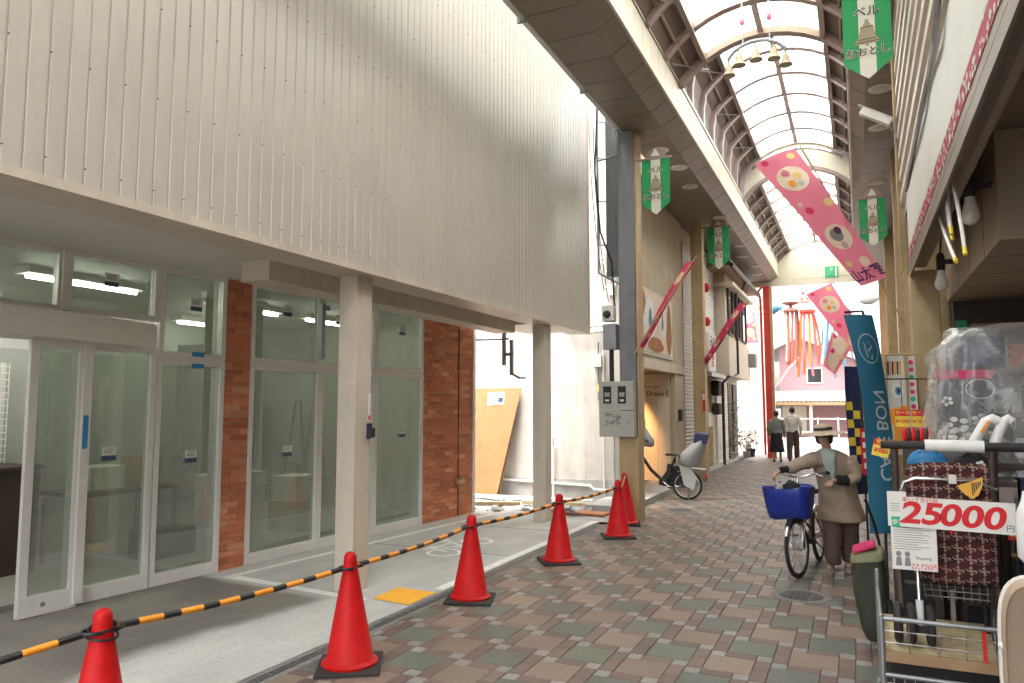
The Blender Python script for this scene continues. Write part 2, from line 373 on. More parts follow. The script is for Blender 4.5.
# forecourt slab in front of the new shop
from mathutils import noise as mnoise
g = MB(); nx, ny = 48, 200
vs = [(-6.3 + 2.85 * i / nx, -3 + 13.42 * j / ny, 0) for j in range(ny + 1) for i in range(nx + 1)]
g.add(vs, [(j * (nx + 1) + i, j * (nx + 1) + i + 1, (j + 1) * (nx + 1) + i + 1, (j + 1) * (nx + 1) + i) for j in range(ny) for i in range(nx)])
g.bx(-6.3, -3.45, -3, 10.42, -.15, -.02)
slab = struct(g, 'forecourt_slab', 'slab')
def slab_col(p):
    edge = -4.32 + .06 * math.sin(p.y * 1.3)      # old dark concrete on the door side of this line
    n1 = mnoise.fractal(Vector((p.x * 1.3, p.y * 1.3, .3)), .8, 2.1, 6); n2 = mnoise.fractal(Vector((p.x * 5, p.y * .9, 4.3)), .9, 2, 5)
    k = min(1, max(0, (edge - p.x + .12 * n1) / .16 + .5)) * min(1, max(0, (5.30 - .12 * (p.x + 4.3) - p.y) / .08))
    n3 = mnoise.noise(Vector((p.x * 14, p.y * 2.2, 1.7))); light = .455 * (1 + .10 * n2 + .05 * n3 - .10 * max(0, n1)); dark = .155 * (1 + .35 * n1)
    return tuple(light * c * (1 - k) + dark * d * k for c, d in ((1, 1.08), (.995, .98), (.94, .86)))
ca = slab.data.color_attributes['Col']
dat = []
for p in slab.data.polygons:
    for vi in p.vertices: dat += [*slab_col(slab.data.vertices[vi].co), 1]
ca.data.foreach_set('color', dat)
g = MB(); g.bx(-3.448, -3.283, -3, 10.2, -.15, -.003, 'drain_concrete')
for i in range(0, 130): 
    y = -2.9 + i * .1
    g.bx(-3.40, -3.335, y, y + .088, -.003, .001, 'drain_metal')
struct(g, 'drain_channel', 'concrete')
g = MB()
def sheet(pts, z, m): g.add([(x, y, z) for x, y in pts], [tuple(range(len(pts)))], m)
g = MB()
sheet([(-5.66, 5.48), (-5.54, 5.48), (-3.9, 5.32), (-3.9, 5.42), (-5.54, 5.60)], .004, 'white_line')
sheet([(-5.66, 5.50), (-5.56, 5.61), (-5.13, 10.38), (-5.22, 10.38)], .0045, 'white_line')
sheet([(-3.56, 5.95), (-3.455, 5.95), (-3.455, 10.38), (-3.56, 10.38)], .004, 'white_line')
struct(g, 'painted_lines', 'white_line')
g = MB(); sheet([(-3.86, 5.43), (-3.46, 5.39), (-3.47, 5.84), (-3.88, 5.86)], .006, 'yellow_paint'); struct(g, 'yellow_patch', 'yellow_paint')
# bicycle mark painted on the slab
g = MB()
def strip2(pts, wd, z=.004, m='white_line'):
    for a, b in zip(pts, pts[1:]):
        a = Vector((*a, z)); b = Vector((*b, z)); d = (b - a).normalized().cross(Vector((0, 0, 1))) * wd / 2
        g.quad(a + d, a - d, b - d, b + d, m)
def ring2(cx_, cy_, r, wd):
    n = 22
    for i in range(n):
        a0, a1 = 2 * math.pi * i / n, 2 * math.pi * (i + 1) / n
        f = lambda a, q: (cx_ + q * math.cos(a), cy_ + q * math.sin(a), .004)
        g.quad(f(a0, r - wd), f(a0, r), f(a1, r), f(a1, r - wd), 'white_line')
ring2(-4.32, 7.45, .21, .05); ring2(-4.32, 8.25, .21, .05)
strip2([(-4.3, 7.5), (-4.62, 7.62)], .045, .0046); strip2([(-4.62, 7.5), (-4.62, 7.75)], .05, .0052); strip2([(-4.58, 7.6), (-4.55, 8.02)], .045, .0058)
strip2([(-4.3, 7.87), (-4.66, 8.1)], .045, .0064); strip2([(-4.32, 8.2), (-4.3, 7.85)], .045, .007); strip2([(-4.3, 7.85), (-4.56, 7.62)], .045, .0076); strip2([(-4.66, 8.0), (-4.67, 8.2)], .06, .0082)
struct(g, 'bicycle_marking', 'white_line')
# expansion joints in the slab
g = MB()
for y in (7.6, 9.35, 3.1, 1.2): g.bx(-5.4 if y > 5 else -4.3, -3.57, y, y + .008, .001, .0025)
struct(g, 'slab_joints', 'dark_brown')
# dirt yard in the gap between the buildings
g = MB(); nx, ny = 26, 18
vs = []; fs = []
for a in range(nx + 1):
    for b in range(ny + 1):
        vs.append((-9 + 5.7 * a / nx, 10.44 + 2.6 * b / ny, -.01 + (random.uniform(-.012, .03) if 0 < a < nx and 0 < b < ny else 0)))
for a in range(nx):
    for b in range(ny):
        k = a * (ny + 1) + b; fs.append((k, k + ny + 1, k + ny + 2, k + 1))
g.add(vs, fs); struct(g, 'bare_ground', 'plaster_grey')
# road and kerbs beyond the arcade
g = MB(); g.bx(-60, 60, 27.2, 44, -.155, -.004); struct(g, 'road', 'road_pale')
g = MB(); g.bx(-9, -3.3, 10.95 + 2.1, 26.2, -.15, .03, 'concrete'); struct(g, 'side_footing', 'concrete')
g = MB(); g.bx(-4.0, -3.28, 11.3, 25.9, -.15, .11); struct(g, 'kerb_step', 'plaster_grey', bevel=.012)
# manhole covers (setting ironwork, each its own)
def manhole(x, y, r, rx, label):
    t = thing('manhole_cover', label, 'manhole cover', (x, y, 0), group='manhole covers')
    a = MB(); n = 32
    rg = lambda q, z: [(x + q * math.cos(2 * math.pi * i / n), y + q * math.sin(2 * math.pi * i / n), z) for i in range(n)]
    a.loft([rg(rx, .0015), rg(rx - .004, .005), rg(r + .004, .005), rg(r, .0025)], True, False); a.build('frame', 'drain_concrete', t)
    a = MB(); a.loft([rg(r - .001, .002), rg(r - .008, .006), rg(.02, .0062)], True, True)
    k = int(r / .05)
    for i in range(-k, k + 1):
        h = math.sqrt(max(0, (r - .03) ** 2 - (i * .045) ** 2))
        if h > .03: a.bx(x + i * .045 - .012, x + i * .045 + .012, y - h, y + h, .006, .010)
    a.build('lid', 'cast_iron', t)
manhole(-.51, 7.1, .18, .25, 'dark iron manhole cover nearest the camera, in front of the bicycle wheel')
manhole(-.38, 8.55, .2, .26, 'pale ringed manhole cover beside the feet of the woman in the hat')
manhole(-.50, 7.82, .07, .09, 'smallest round cover, between the two larger ones by the bicycle')
manhole(-2.65, 12.1, .2, .24, 'flat dark manhole cover in front of the parked white bicycle')

# ================================================================== new shop building
FA = Vector((-5.97, 4.9, 0)); FB = Vector((-5.54, 10.4, 0)); fu = (FB - FA).normalized(); fn_ = Vector((fu.y, -fu.x, 0))
# facade frame: local x = outwards to the street, y = along (value = world Y on the facade line), z up
def facade_xf():
    o = FA - fu * (4.9 / fu.y)          # point with Y=0
    m = Matrix.Identity(4); 
    ys = fu / fu.y
    for r in range(3): m[r][0] = fn_[r]; m[r][1] = ys[r]; m[r][2] = (0, 0, 1)[r]; m[r][3] = o[r]
    return m
FX = facade_xf()
shop = thing('shop_building', 'cream corrugated shop building with glazed ground floor behind the cones', 'building', (-5.5, 5, 0))
# cladding: real trapezoid profile
a = MB(); pitch = .1155; X0 = -4.0; zb, zt = 2.92, 7.5; n0 = int((11.62 + 3) / pitch)
prof = []
for i in range(n0 + 1):
    y = 11.62 - i * pitch
    prof += [(X0, y), (X0, y - pitch * .84), (X0 - .009, y - pitch * .89), (X0 - .009, y - pitch * .95)]
prof = [(x, y) for x, y in prof]
a.loft([[(x, y, zb) for x, y in prof], [(x, y, zt) for x, y in prof]], False, False)
a.bx(-4.25, -4.02, -3.2, 11.6, zb + .01, zt); a.build('cladding', 'cladding', shop)
a = MB(); a.bx(-4.03, -3.985, -3.2, 11.64, 2.86, 2.918); a.bx(-4.03, -3.985, 11.605, 11.645, 2.92, zt); a.build('cladding_trim', 'cream_paint', shop)
a = MB()
for i in range(0, 118, 2):
    y = 11.62 - i * pitch - pitch * .86
    for k in range(8):
        z = 3.02 + k * .60
        if z < 7.2 and y > .8: a.cyl((X0 - .006, y, z), (X0 + .004, y, z), .0042, n=6)
so_ = a.build('screw', 'rubber', shop); so_.name = 'cladding_screws'; so_['kind'] = 'stuff'
# soffit: beam under the cladding, pale ceiling, dropped beam
a = MB(); a.bx(-4.36, -4.032, -3.2, 11.62, 2.862, 3.3); a.bx(-5.12, -4.36, 10.2, 11.62, 2.9, 3.3); a.build('soffit_beam', 'cream_paint', shop)
a = MB(); a.bx(-7.0, -4.362, -3.2, 10.36, 2.985, 3.25); a.build('soffit_ceiling', 'white_soffit', shop)
a = MB(); a.bx(-5.05, -4.72, 5.0, 10.25, 2.78, 2.983); a.build('dropped_beam', 'cream_paint', shop, bevel=.006)
for y in (5.62, 10.13):
    a = MB(); a.bx(-4.33, -4.13, y - .12, y + .12, .0, 2.862); c = a.build('column', 'cream_paint', shop, bevel=.008)
    if y < 6:
        b = MB(); b.bx(-4.128, -4.112, y + .055, y + .125, 1.36, 1.50, 'navy'); b.bx(-4.112, -4.075, y + .06, y + .12, 1.37, 1.46, 'black'); b.build('keypad', 'black', c, bevel=.004)
        b = MB(); b.bx(-4.1275, -4.124, y + .07, y + .11, 1.52, 1.78, 'paper'); b.bx(-4.124, -4.1225, y + .075, y + .105, 1.53, 1.57, 'red_ink'); b.build('notice', 'paper', c)
# brick panels: every brick a real face
def bricks(mb, y0, y1, z0, z1, xo, seed):
    rnd = random.Random(seed); h = .062; L = .225; r = 0; z = z0
    mb.bx(xo - .2, xo - .008, y0, y1, z0, z1, 'concrete', xf=FX)
    while z < z1 - .01:
        y = y0 - (L / 2 if r % 2 else 0) + rnd.uniform(-.004, .004)
        while y < y1:
            a0, a1 = max(y, y0), min(y + L - .005, y1)
            if a1 - a0 > .02:
                c = rnd.choice([(.36, .125, .055), (.32, .105, .047), (.39, .15, .072), (.29, .098, .045), (.34, .118, .055), (.42, .20, .115)])
                k = rnd.uniform(1.2, 1.75); c = tuple(q * k for q in c)
                d = rnd.uniform(0, .004)
                mb.bx(xo - .01, xo + d, a0, a1, z, min(z + h - .005, z1), 'brick', c, FX)
            y += L
        z += h; r += 1
a = MB(); bricks(a, 5.66, 5.985, 0, 2.98, .0, 1); a.build('brick_pillar', 'brick', shop)
a = MB(); bricks(a, 9.09, 10.4, 0, 2.98, .0, 2); a.bx(-.2, .012, 10.0, 10.012, 0, 2.98, 'dark_gap', xf=FX); bw = a.build('brick_wall', 'brick', shop)
a = MB(FX); a.lathe([(.035, 0), (.06, .02), (.055, .12), (.03, .15)], xf=Matrix.Translation((.01, 9.95, .5)) @ Euler((0, R(70), 0)).to_matrix().to_4x4()); a.build('tap_cover', 'copper', bw, smooth=40)
a = MB(FX); a.bx(-.2, .02, 10.405, 10.47, 0, 2.95); a.build('corner_trim', 'frame_alu', shop)
# glazing units
def frame_rect(mb, y0, y1, z0, z1, t=.05, d=(-.06, .02), m='frame_alu', xf=None):
    mb.bx(d[0], d[1], y0, y0 + t, z0, z1, m, xf=xf); mb.bx(d[0], d[1], y1 - t, y1, z0, z1, m, xf=xf)
    mb.bx(d[0], d[1], y0 + t, y1 - t, z0, z0 + t, m, xf=xf); mb.bx(d[0], d[1], y0 + t, y1 - t, z1 - t, z1, m, xf=xf)
def sticker(par, y, z, w_=.13, h=.10):
    b = MB(FX); b.bx(.004, .0055, y - w_ / 2, y + w_ / 2, z - h * .15, z + h * .6, 'paper'); b.bx(.004, .0056, y - w_ / 2, y + w_ / 2, z - h * .6, z - h * .16, 'sticker_navy')
    P = lambda m: (lambda x, yy: (.007, y + x, z + h * m + yy))
    b.text('AGC', .045, P(.15), 'ink'); b.text('GLASS', .03, P(.42), 'grey_metal')
    b.build('glass_sticker', 'paper', par)
def unit(y0, y1, z0, z1, stick=None, t=.05, bottom=None, label=None):
    b = MB(FX); frame_rect(b, y0, y1, z0, z1, t)
    if bottom: b.bx(-.055, .024, y0 + .002, y1 - .002, z0, z0 + bottom)
    f = b.build('window', 'frame_alu', shop, bevel=.004)
    b = MB(FX); b.bx(-.022, -.016, y0 + t, y1 - t, z0 + max(t, bottom or 0), z1 - t); b.build('pane', 'pane', f)
    if stick: sticker(f, stick[0], stick[1])
    return f
for (y0, y1, s1, s2) in ((4.90, 5.655, (5.3, 2.66), (5.3, 1.17)), (5.99, 7.03, (6.5, 2.74), (6.55, 1.16)), (7.03, 8.03, (7.35, 2.72), None), (8.03, 9.08, (8.6, 2.7), (8.62, 1.3))):
    unit(y0, y1, 2.13, 2.985, s1); unit(y0, y1, .0, 2.10, s2, bottom=.11)
    b = MB(FX); b.bx(-.06, .012, y0, y1, 2.1, 2.13); b.build('transom_bar', 'frame_alu', shop)
    b = MB(FX); yy = (y0 + y1) / 2
    if y0 < 5:
        b.bx(.021, .0225, yy - .02, yy + .12, 2.145, 2.19, 'sticker_blue'); b.bx(.0245, .026, yy - .02, yy + .12, 2.03, 2.075, 'sticker_blue')
    else: b.bx(.021, .0225, yy - .03, yy + .12, 2.94, 2.965, 'yellow_tag')
    b.build('tape_strip', 'sticker_blue', shop)
unit(1.9, 4.0, 2.45, 2.985); unit(4.0, 4.89, 2.45, 2.985, (4.42, 2.78))
b = MB(FX); b.bx(.022, .05, 3.97, 4.05, 2.46, 2.98); b.build('mullion', 'frame_alu', shop)
# automatic door: curved header, fixed leaf, sliding leaf pushed open
door = shop
b = MB(FX); 
ring = []
for y in [1.6 + 3.26 * i / 16 for i in range(17)]:
    t_ = (y - 1.6) / 3.26; bul = .03 + .30 * math.sin(math.pi * min(1, t_ * .98 + .02)) ** .8
    ring.append([(-.1, y, 2.20), (bul, y, 2.20), (bul + .012, y, 2.30), (bul, y, 2.42), (-.1, y, 2.44)])
b.loft(ring, True, True); b.build('door_header', 'frame_alu', door, smooth=50)
b = MB(FX); frame_rect(b, 4.14, 4.885, 0, 2.2, .055, (-.06, .02)); b.bx(-.055, .024, 4.145, 4.88, 0, .13); fl = b.build('fixed_door', 'frame_alu', door, bevel=.004)
b = MB(FX); b.bx(-.022, -.016, 4.195, 4.83, .13, 2.15); b.build('pane', 'pane', fl); sticker(fl, 4.47, 1.24)
b = MB(FX); frame_rect(b, 3.74, 4.2, .0, 2.2, .07, (.03, .075)); b.bx(.032, .079, 3.745, 4.195, 0, .16); b.cyl((.079, 3.93, .08), (.086, 3.93, .08), .02, m='grey_metal'); sl_ = b.build('sliding_door', 'frame_alu', door, bevel=.004)
b = MB(FX); b.bx(.05, .056, 3.81, 4.13, .16, 2.13); b.build('pane', 'pane', sl_)
b = MB(FX); b.bx(.0, .10, 4.16, 4.235, .03, 2.2); b.bx(.1, .102, 4.17, 4.215, 1.3, 1.58, 'sticker_blue'); b.build('door_post', 'frame_alu', door, bevel=.006)
b = MB(FX); b.bx(-.06, .0, 1.9, 1.96, 0, 2.45); b.bx(-.02, -.014, 1.2, 1.9, 0, 2.45, 'pane'); b.build('door_jamb', 'frame_alu', door)
# shop interior
a = MB(); a.bx(-12, -6.5, -2, 11, -.1, .003, 'interior_floor'); a.bx(-6.6, -6.05, -2, 3.4, -.1, .003, 'interior_floor')
a.build('interior_floor', 'interior_floor', shop)
a = MB(); a.bx(-12, -7.0, -2, 10.3, 3.0, 3.2, 'white_soffit'); a.build('interior_ceiling', 'white_soffit', shop)
a = MB(); a.bx(-10.2, -10, -2, 10.3, 0, 3, 'interior_wall'); a.bx(-12, -5.85, 10.1, 10.3, 0, 3, 'interior_wall'); a.bx(-12, -6.6, -2.1, -2, 0, 3)
a.bx(-8.6, -8.5, 4.3, 7.4, 0, 2.3); a.bx(-8.5, -7.2, 7.3, 7.4, 0, 2.5); a.build('interior_wall', 'interior_wall', shop)
for d_, n_ in (((-9.2, -9.0, 4.8, 6.8, 2.3, 2.6), 'air_conditioner'), ((-7.2, -6.8, 6.5, 7.25, 0, .85), 'cabinet'), ((-9.9, -9.3, 8.2, 9.8, 0, 1.9), 'cabinet'), ((-7.0, -6.8, 8.9, 9.4, .1, 1.2), 'cabinet')):
    MB().bx(*d_).build(n_, 'white_soffit', shop, bevel=.01)
for i, (x, y) in enumerate(((-7.2, 3.0), (-7.2, 5.0), (-7.2, 7.2), (-7.2, 9.0), (-9.1, 2.8), (-9.1, 4.6), (-9.1, 8.4))):
    a = MB(); a.bx(x - .11, x + .11, y - .64, y + .64, 2.93, 3.0, 'white'); lf = a.build('tube_light', 'white', shop)
    a = MB(); a.cyl((x, y - .6, 2.905), (x, y + .6, 2.905), .018, n=8); a.build('tube', 'tube_lamp', lf)
# white wire shelf and dark counter seen through the open door
t = thing('wire_shelf', 'white wire grid shelf on a dark counter just inside the open door', 'shelf', (-8.0, 4.35, 1.05))
a = MB()
for i in range(15):
    z = 1.1 + i * .07; a.cyl((-8.2, 3.6, z), (-8.2, 4.9, z), .006, n=6)
for i in range(19):
    y = 3.6 + i * .072; a.cyl((-8.2, y, 1.06), (-8.2, y, 2.12), .006, n=6)
a.bx(-8.28, -8.26, 3.6, 4.9, 1.06, 2.12, 'offwhite'); a.build('grid', 'white', t)
t = tag(MB().bx(-8.3, -7.6, 3.4, 4.9, .003, 1.02).bx(-8.33, -7.57, 3.37, 4.93, 1.02, 1.06).build('counter', 'dark_brown', bevel=.005), 'dark brown counter standing just inside the open shop door', 'counter')
# bracket with crank hanging at the building corner
t = thing('wall_bracket', 'dark metal bracket hanging under the eave beside the brick wall end', 'bracket', (-5.1, 10.5, 2.9))
a = MB(); a.cyl((-5.5, 10.45, 2.72), (-4.95, 10.5, 2.72), .018); a.bx(-5.05, -5.0, 10.47, 10.52, 2.3, 2.88); a.bx(-4.92, -4.87, 10.47, 10.52, 2.15, 2.7); a.bx(-5.05, -4.87, 10.475, 10.515, 2.45, 2.5)
a.cyl((-4.9, 10.5, 2.17), (-4.76, 10.5, 2.1), .02); a.cyl((-4.76, 10.5, 2.1), (-4.66, 10.5, 2.1), .014); a.build('arm', 'grey_metal', t)
# flat junction box on the transom line (dark vertical box)
t = thing('door_closer', 'small dark closer arm mounted between the two tall windows', 'door closer', (-5.7, 6.98, 2.6))
a = MB(FX); a.bx(.02, .09, 6.96, 7.02, 2.22, 2.88); a.bx(.02, .08, 7.02, 7.1, 2.8, 2.86); a.build('case', 'grey_metal', t, bevel=.005)

# ================================================================== arcade
arc = thing('shopping_arcade', 'covered arcade roof with brown soffits and a curved translucent skylight over the street', 'arcade', (-1.05, 10, 0))
YA, YB = -3.0, 25.7; ZS = 5.80
XC = -1.05
# soffits: separate panels with open joints
def soffit(x0, x1, cham, ztop, name):
    a = MB()
    y = YA; n = 0
    sg = 1 if cham > 0 else -1
    while y < YB - .01:
        y1 = min(y + .62, YB); e = .007
        a.bx(min(x0, x1), max(x0, x1), y + e, y1 - e, ZS, ZS + .02, 'soffit_panel')
        a.add([(x1, y + e, ZS), (x1, y1 - e, ZS), (x1 + cham, y1 - e, ZS + .15), (x1 + cham, y + e, ZS + .15), (x1, y + e, ZS + .02), (x1, y1 - e, ZS + .02), (x1 + cham - .02 * sg, y1 - e, ZS + .17), (x1 + cham - .02 * sg, y + e, ZS + .17)],
              [(0, 1, 2, 3), (7, 6, 5, 4), (0, 4, 5, 1), (2, 6, 7, 3), (0, 3, 7, 4), (1, 5, 6, 2)], 'soffit_panel')
        y = y1
    a.bx(min(x0, x1 + cham), max(x0, x1 + cham), YA, YB, ZS + .18, ZS + .2, 'dark_gap')
    a.bx(min(x0, x1) + .01, max(x0, x1) - .01, YA, YB, ZS + .021, ZS + .03, 'dark_gap')
    a.build(name, 'soffit_panel', arc)
MB().bx(-3.56, -3.083, 12.75, YB, ZS - .004, ZS + .03).build('soffit_infill', 'soffit_panel', arc)
MB().bx(.953, 1.2, 8.98, YB, ZS - .004, ZS + .03).build('soffit_infill', 'soffit_panel', arc)
soffit(-3.08, -2.50, .24, .15, 'soffit'); soffit(.95, .24, -.18, .15, 'soffit')
def fascia(x, sg):
    a = MB(); y = YA
    while y < YB - .01:
        y1 = min(y + .40, YB); a.bx(x - .02, x + .02, y + .003, y1 - .003, ZS + .15, ZS + .60, 'fascia_panel'); y = y1
    a.bx(x - .018, x + .016, YA, YB, ZS + .16, ZS + .59, 'dark_gap')
    a.bx(x - .03 , x + .01, YA, YB, ZS + .60, ZS + .625, 'dark_gap')
    a.bx(x - .03, x + .03, YA, YB, ZS + .625, ZS + .69, 'fascia_panel'); a.build('fascia', 'fascia_panel', arc)
fascia(-2.25, 1); fascia(.05, -1)
a = MB(); a.cyl((-3.14, YA, ZS + .06), (-3.14, 11.3, ZS + .06), .045, n=10)
for y in (3, 5, 7, 9, 10.5): a.bx(-3.2, -3.09, y, y + .03, ZS + .0, ZS + .12, 'grey_metal')
a.build('gutter', 'white', arc, smooth=40)
# unseen frosted sheet, added to dim daylight through the slot beside the new cladding
a = MB(); a.loft([[(-3.12, y, 5.95), (-3.55, y, 6.55), (-3.99, y, 7.32), (-3.99, y, 7.335), (-3.55, y, 6.565), (-3.12, y, 5.965)] for y in (YA, 4, 11.2)]); a.build('sky_dimmer', 'frosted', arc)
# roof sections
def circ(za, zs, half=1.25):
    h = za - zs; Rr = (half * half + h * h) / (2 * h)
    return lambda x: za - Rr + math.sqrt(max(0, Rr * Rr - (x - XC) ** 2))
def profile(za, zs):
    f = circ(za, zs); pts = [(-2.29, 6.44)]
    if zs > 6.6: pts += [(-2.29, zs - .35), (-2.285, zs - .18), (-2.26, zs - .05)]
    pts += [(XC + d, f(XC + d)) for d in [-1.18, -1.05, -.92, -.8, -.6, -.4, -.2, 0, .2, .4, .6, .8, .92, 1.05, 1.18]]
    if zs > 6.6: pts += [(.16, zs - .05), (.185, zs - .18), (.19, zs - .35)]
    pts += [(.19, 6.44)]
    return pts
SEC = [(-3.0, 10.7, 7.0, 6.35), (10.7, 17.5, 7.66, 6.98), (17.5, 25.7, 7.08, 6.42)]
for si, (ya, yb, za, zs) in enumerate(SEC):
    P = profile(za, zs); f = circ(za, zs)
    L = [p for p in P if p[0] <= XC - .79]; Rr = [p for p in P if p[0] >= XC + .79]; Mid = [p for p in P if abs(p[0] - XC) <= .801]
    for q in (L, Rr):
        a = MB(); a.loft([[(x, ya, z) for x, z in q] + [(x + (-.03 if q is L else .03), ya, z + .03) for x, z in reversed(q)], [(x, yb, z) for x, z in q] + [(x + (-.03 if q is L else .03), yb, z + .03) for x, z in reversed(q)]]); a.build('roof_deck', 'deck_brown', arc)
    ylast = yb - (1.1 if si == 0 else 0)
    a = MB(); a.loft([[(x, ya, z + .02) for x, z in Mid], [(x, ylast, z + .02) for x, z in Mid]], False, False)
    a.build('skylight', 'skylight', arc)
    if si == 0:
        a = MB(); a.loft([[(x, ylast, z + .02) for x, z in Mid], [(x, yb, z + .02) for x, z in Mid]], False, False); a.build('skylight', 'skylight_cream', arc)
    # arched ribs
    n = round((yb - ya) / 1.0); 
    for i in range(n + 1):
        y = ya + (yb - ya) * i / n; y = min(max(y, ya + .04), yb - .04); wd = .06 if i not in (0, n) else .075
        a = MB(); dep = .07 if i not in (0, n) else .09
        ring = []
        for k, (x, z) in enumerate(P):
            nx_, nz_ = (x - XC) * .75, .9
            if z < zs - .02: nx_, nz_ = (1 if x > XC else -1), .1
            l_ = math.hypot(nx_, nz_); ix, iz = -nx_ / l_ * dep, -nz_ / l_ * dep
            ring.append([(x, y - wd, z), (x, y + wd, z), (x + ix, y + wd, z + iz), (x + ix, y - wd, z + iz)])
        a.loft(ring); a.build('rib', 'rib_brown' if si != 1 else 'mauve', arc)
    for x in (XC - .8, XC + .8):
        a = MB(); a.bx(x - .035, x + .035, ya, yb, f(x) - .10, f(x) + .015); a.build('edge_beam', 'rib_brown', arc)
    a = MB(); a.bx(XC - .04, XC + .04, ya, yb, za - .07, za - .005); a.build('ridge_purlin', 'mauve', arc)
    for x in (XC - 1.02, XC + 1.02):
        a = MB(); a.bx(x - .015, x + .015, ya, yb, f(x) - .04, f(x) - .002); a.build('purlin', 'rib_brown', arc)
    for y in [ya + 1.0 * k for k in range(1, n, 2)]:
        a = MB(); a.cyl((XC - 1.14, y, f(XC - 1.14) - .05), (XC - .8, y + 1, f(XC - .8) - .06), .01, n=6); a.build('brace', 'grey_metal', arc)
# gables between sections and at the far end
def gable(y, lo, hi, name, m):
    a = MB(); ring0 = [(x, y, z) for x, z in lo]; ring1 = [(x, y, z) for x, z in hi]
    k = min(len(ring0), len(ring1)); r0b = [(x, y + .03, z) for x, y_, z in ring0]; r1b = [(x, y + .03, z) for x, y_, z in ring1]
    a.loft([ring0, ring1, r1b, r0b], False, False); a.build(name, m, arc)
f2 = circ(7.66, 6.98); f3 = circ(7.08, 6.42)
xs = [XC + d for d in (-1.2, -1.0, -.8, -.6, -.4, -.2, 0, .2, .4, .6, .8, 1.0, 1.2)]
gable(17.46, [(x, f3(x) - .02) for x in xs], [(x, f2(x) - .02) for x in xs], 'gable_panel', 'roof_cream')
f1 = circ(7.0, 6.35)
gable(10.72, [(x, f1(x)) for x in xs], [(x, f2(x)) for x in xs], 'gable_panel', 'deck_brown')
gable(25.62, [(x, 5.74) for x in [-2.6] + xs + [.5]], [(x, max(f3(x), 6.42)) for x in [-2.6] + xs + [.5]], 'end_gable', 'roof_cream')
a = MB(); a.bx(-3.1, 1.0, 25.55, 25.75, 5.62, 5.79); a.build('gantry_beam', 'roof_cream', arc)
a = MB(); a.bx(-1.75, .1, 25.596, 25.615, 5.82, 6.15); a.bx(-1.73, .08, 25.592, 25.6, 5.84, 6.13, 'roof_cream'); a.build('access_panel', 'fascia_panel', arc)
a = MB(); pts = []
for i in range(15):
    d = -1.0 + 2.0 * i / 14; pts.append((XC + d * .95, 17.3, f3(XC + d * .95) + .33))
a.tube(pts, .035, 8); a.build('pipe', 'chrome', arc, smooth=40)
# downlights set in the soffits
for (x, y) in [(-2.76, 11.6), (-2.66, 12.6), (-2.72, 13.8), (-2.6, 16.4), (-2.7, 17.6), (-2.6, 19.5), (-2.75, 21), (-2.6, 22.6), (-2.72, 24), (.42, 9.6), (.42, 10.5), (.44, 12.0), (.45, 15), (.45, 18)]:
    a = MB(); a.lathe([(.13, -.012), (.145, -.014), (.15, 0.0)], (x, y, ZS - .001), 24, 'paper'); a.lathe([(.10, -.018), (.11, -.0125)], (x, y, ZS - .001), 24, 'offwhite'); a.build('downlight', 'paper', arc, smooth=40)
# pillars of the arcade
def pillar(x, y, wx, wy, z1, m, label, name='arcade_pillar'):
    t = thing(name, label, 'pillar', (x, y, 0), group='pillars of the arcade')
    a = MB(); a.bx(x - wx / 2, x + wx / 2, y - wy / 2, y + wy / 2, -.05, z1); a.build('shaft', m, t, bevel=.01)
    return t
p1 = pillar(-3.045, 10.72, .25, .30, 5.80, 'pillar_grey', 'tall grey arcade pillar carrying the electricity meter box')
a = MB(); a.bx(-3.19, -2.90, 10.56, 10.88, 0, 1.22); a.bx(-2.918, -2.888, 10.6, 10.9, 1.22, 5.78); a.build('casing', 'pillar_tan', p1, bevel=.008)
p2 = pillar(-3.2, 16.9, .26, .28, 5.80, 'pillar_tan', 'tan arcade pillar behind the child seat of the parked bicycle')
a = MB(); a.bx(-3.13, -3.07, 16.755, 16.758, 1.55, 2.0, 'red_ink'); a.bx(-3.12, -3.08, 16.752, 16.756, 1.8, 1.95, 'paper'); a.build('notice', 'red_ink', p2)
p3 = pillar(-2.62, 25.6, .20, .22, 5.64, 'steel_red', 'red steel post at the far left end of the arcade')
a = MB(); a.bx(-2.515, -2.44, 25.5, 25.7, 0, 5.64); a.build('casing', 'pillar_tan', p3)
a = MB(); a.tube([(-2.75, 25.5, 5.6), (-2.85, 25.4, 5.45), (-2.8, 25.5, 5.2), (-2.78, 25.5, .1)], .04, 8); a.build('downpipe', 'steel_red', p3, smooth=40)
a = MB(); a.bx(-2.6, -2.48, 25.47, 25.484, .25, .75, 'red_ink'); a.bx(-2.58, -2.5, 25.465, 25.472, .48, .54, 'paper'); a.bx(-2.555, -2.525, 25.464, 25.471, .38, .64, 'paper'); a.build('red_sign', 'red_ink', p3)
pillar(.74, 13.5, .2, .22, 5.80, 'pillar_tan', 'tan arcade pillar behind the long pink banner on the right')
pillar(.80, 19.5, .2, .22, 5.80, 'pillar_tan', 'farther tan pillar half hidden behind the right hand row')
pillar(.85, 25.4, .28, .22, 5.64, 'pillar_tan', 'pale tan pillar at the far right end of the arcade')
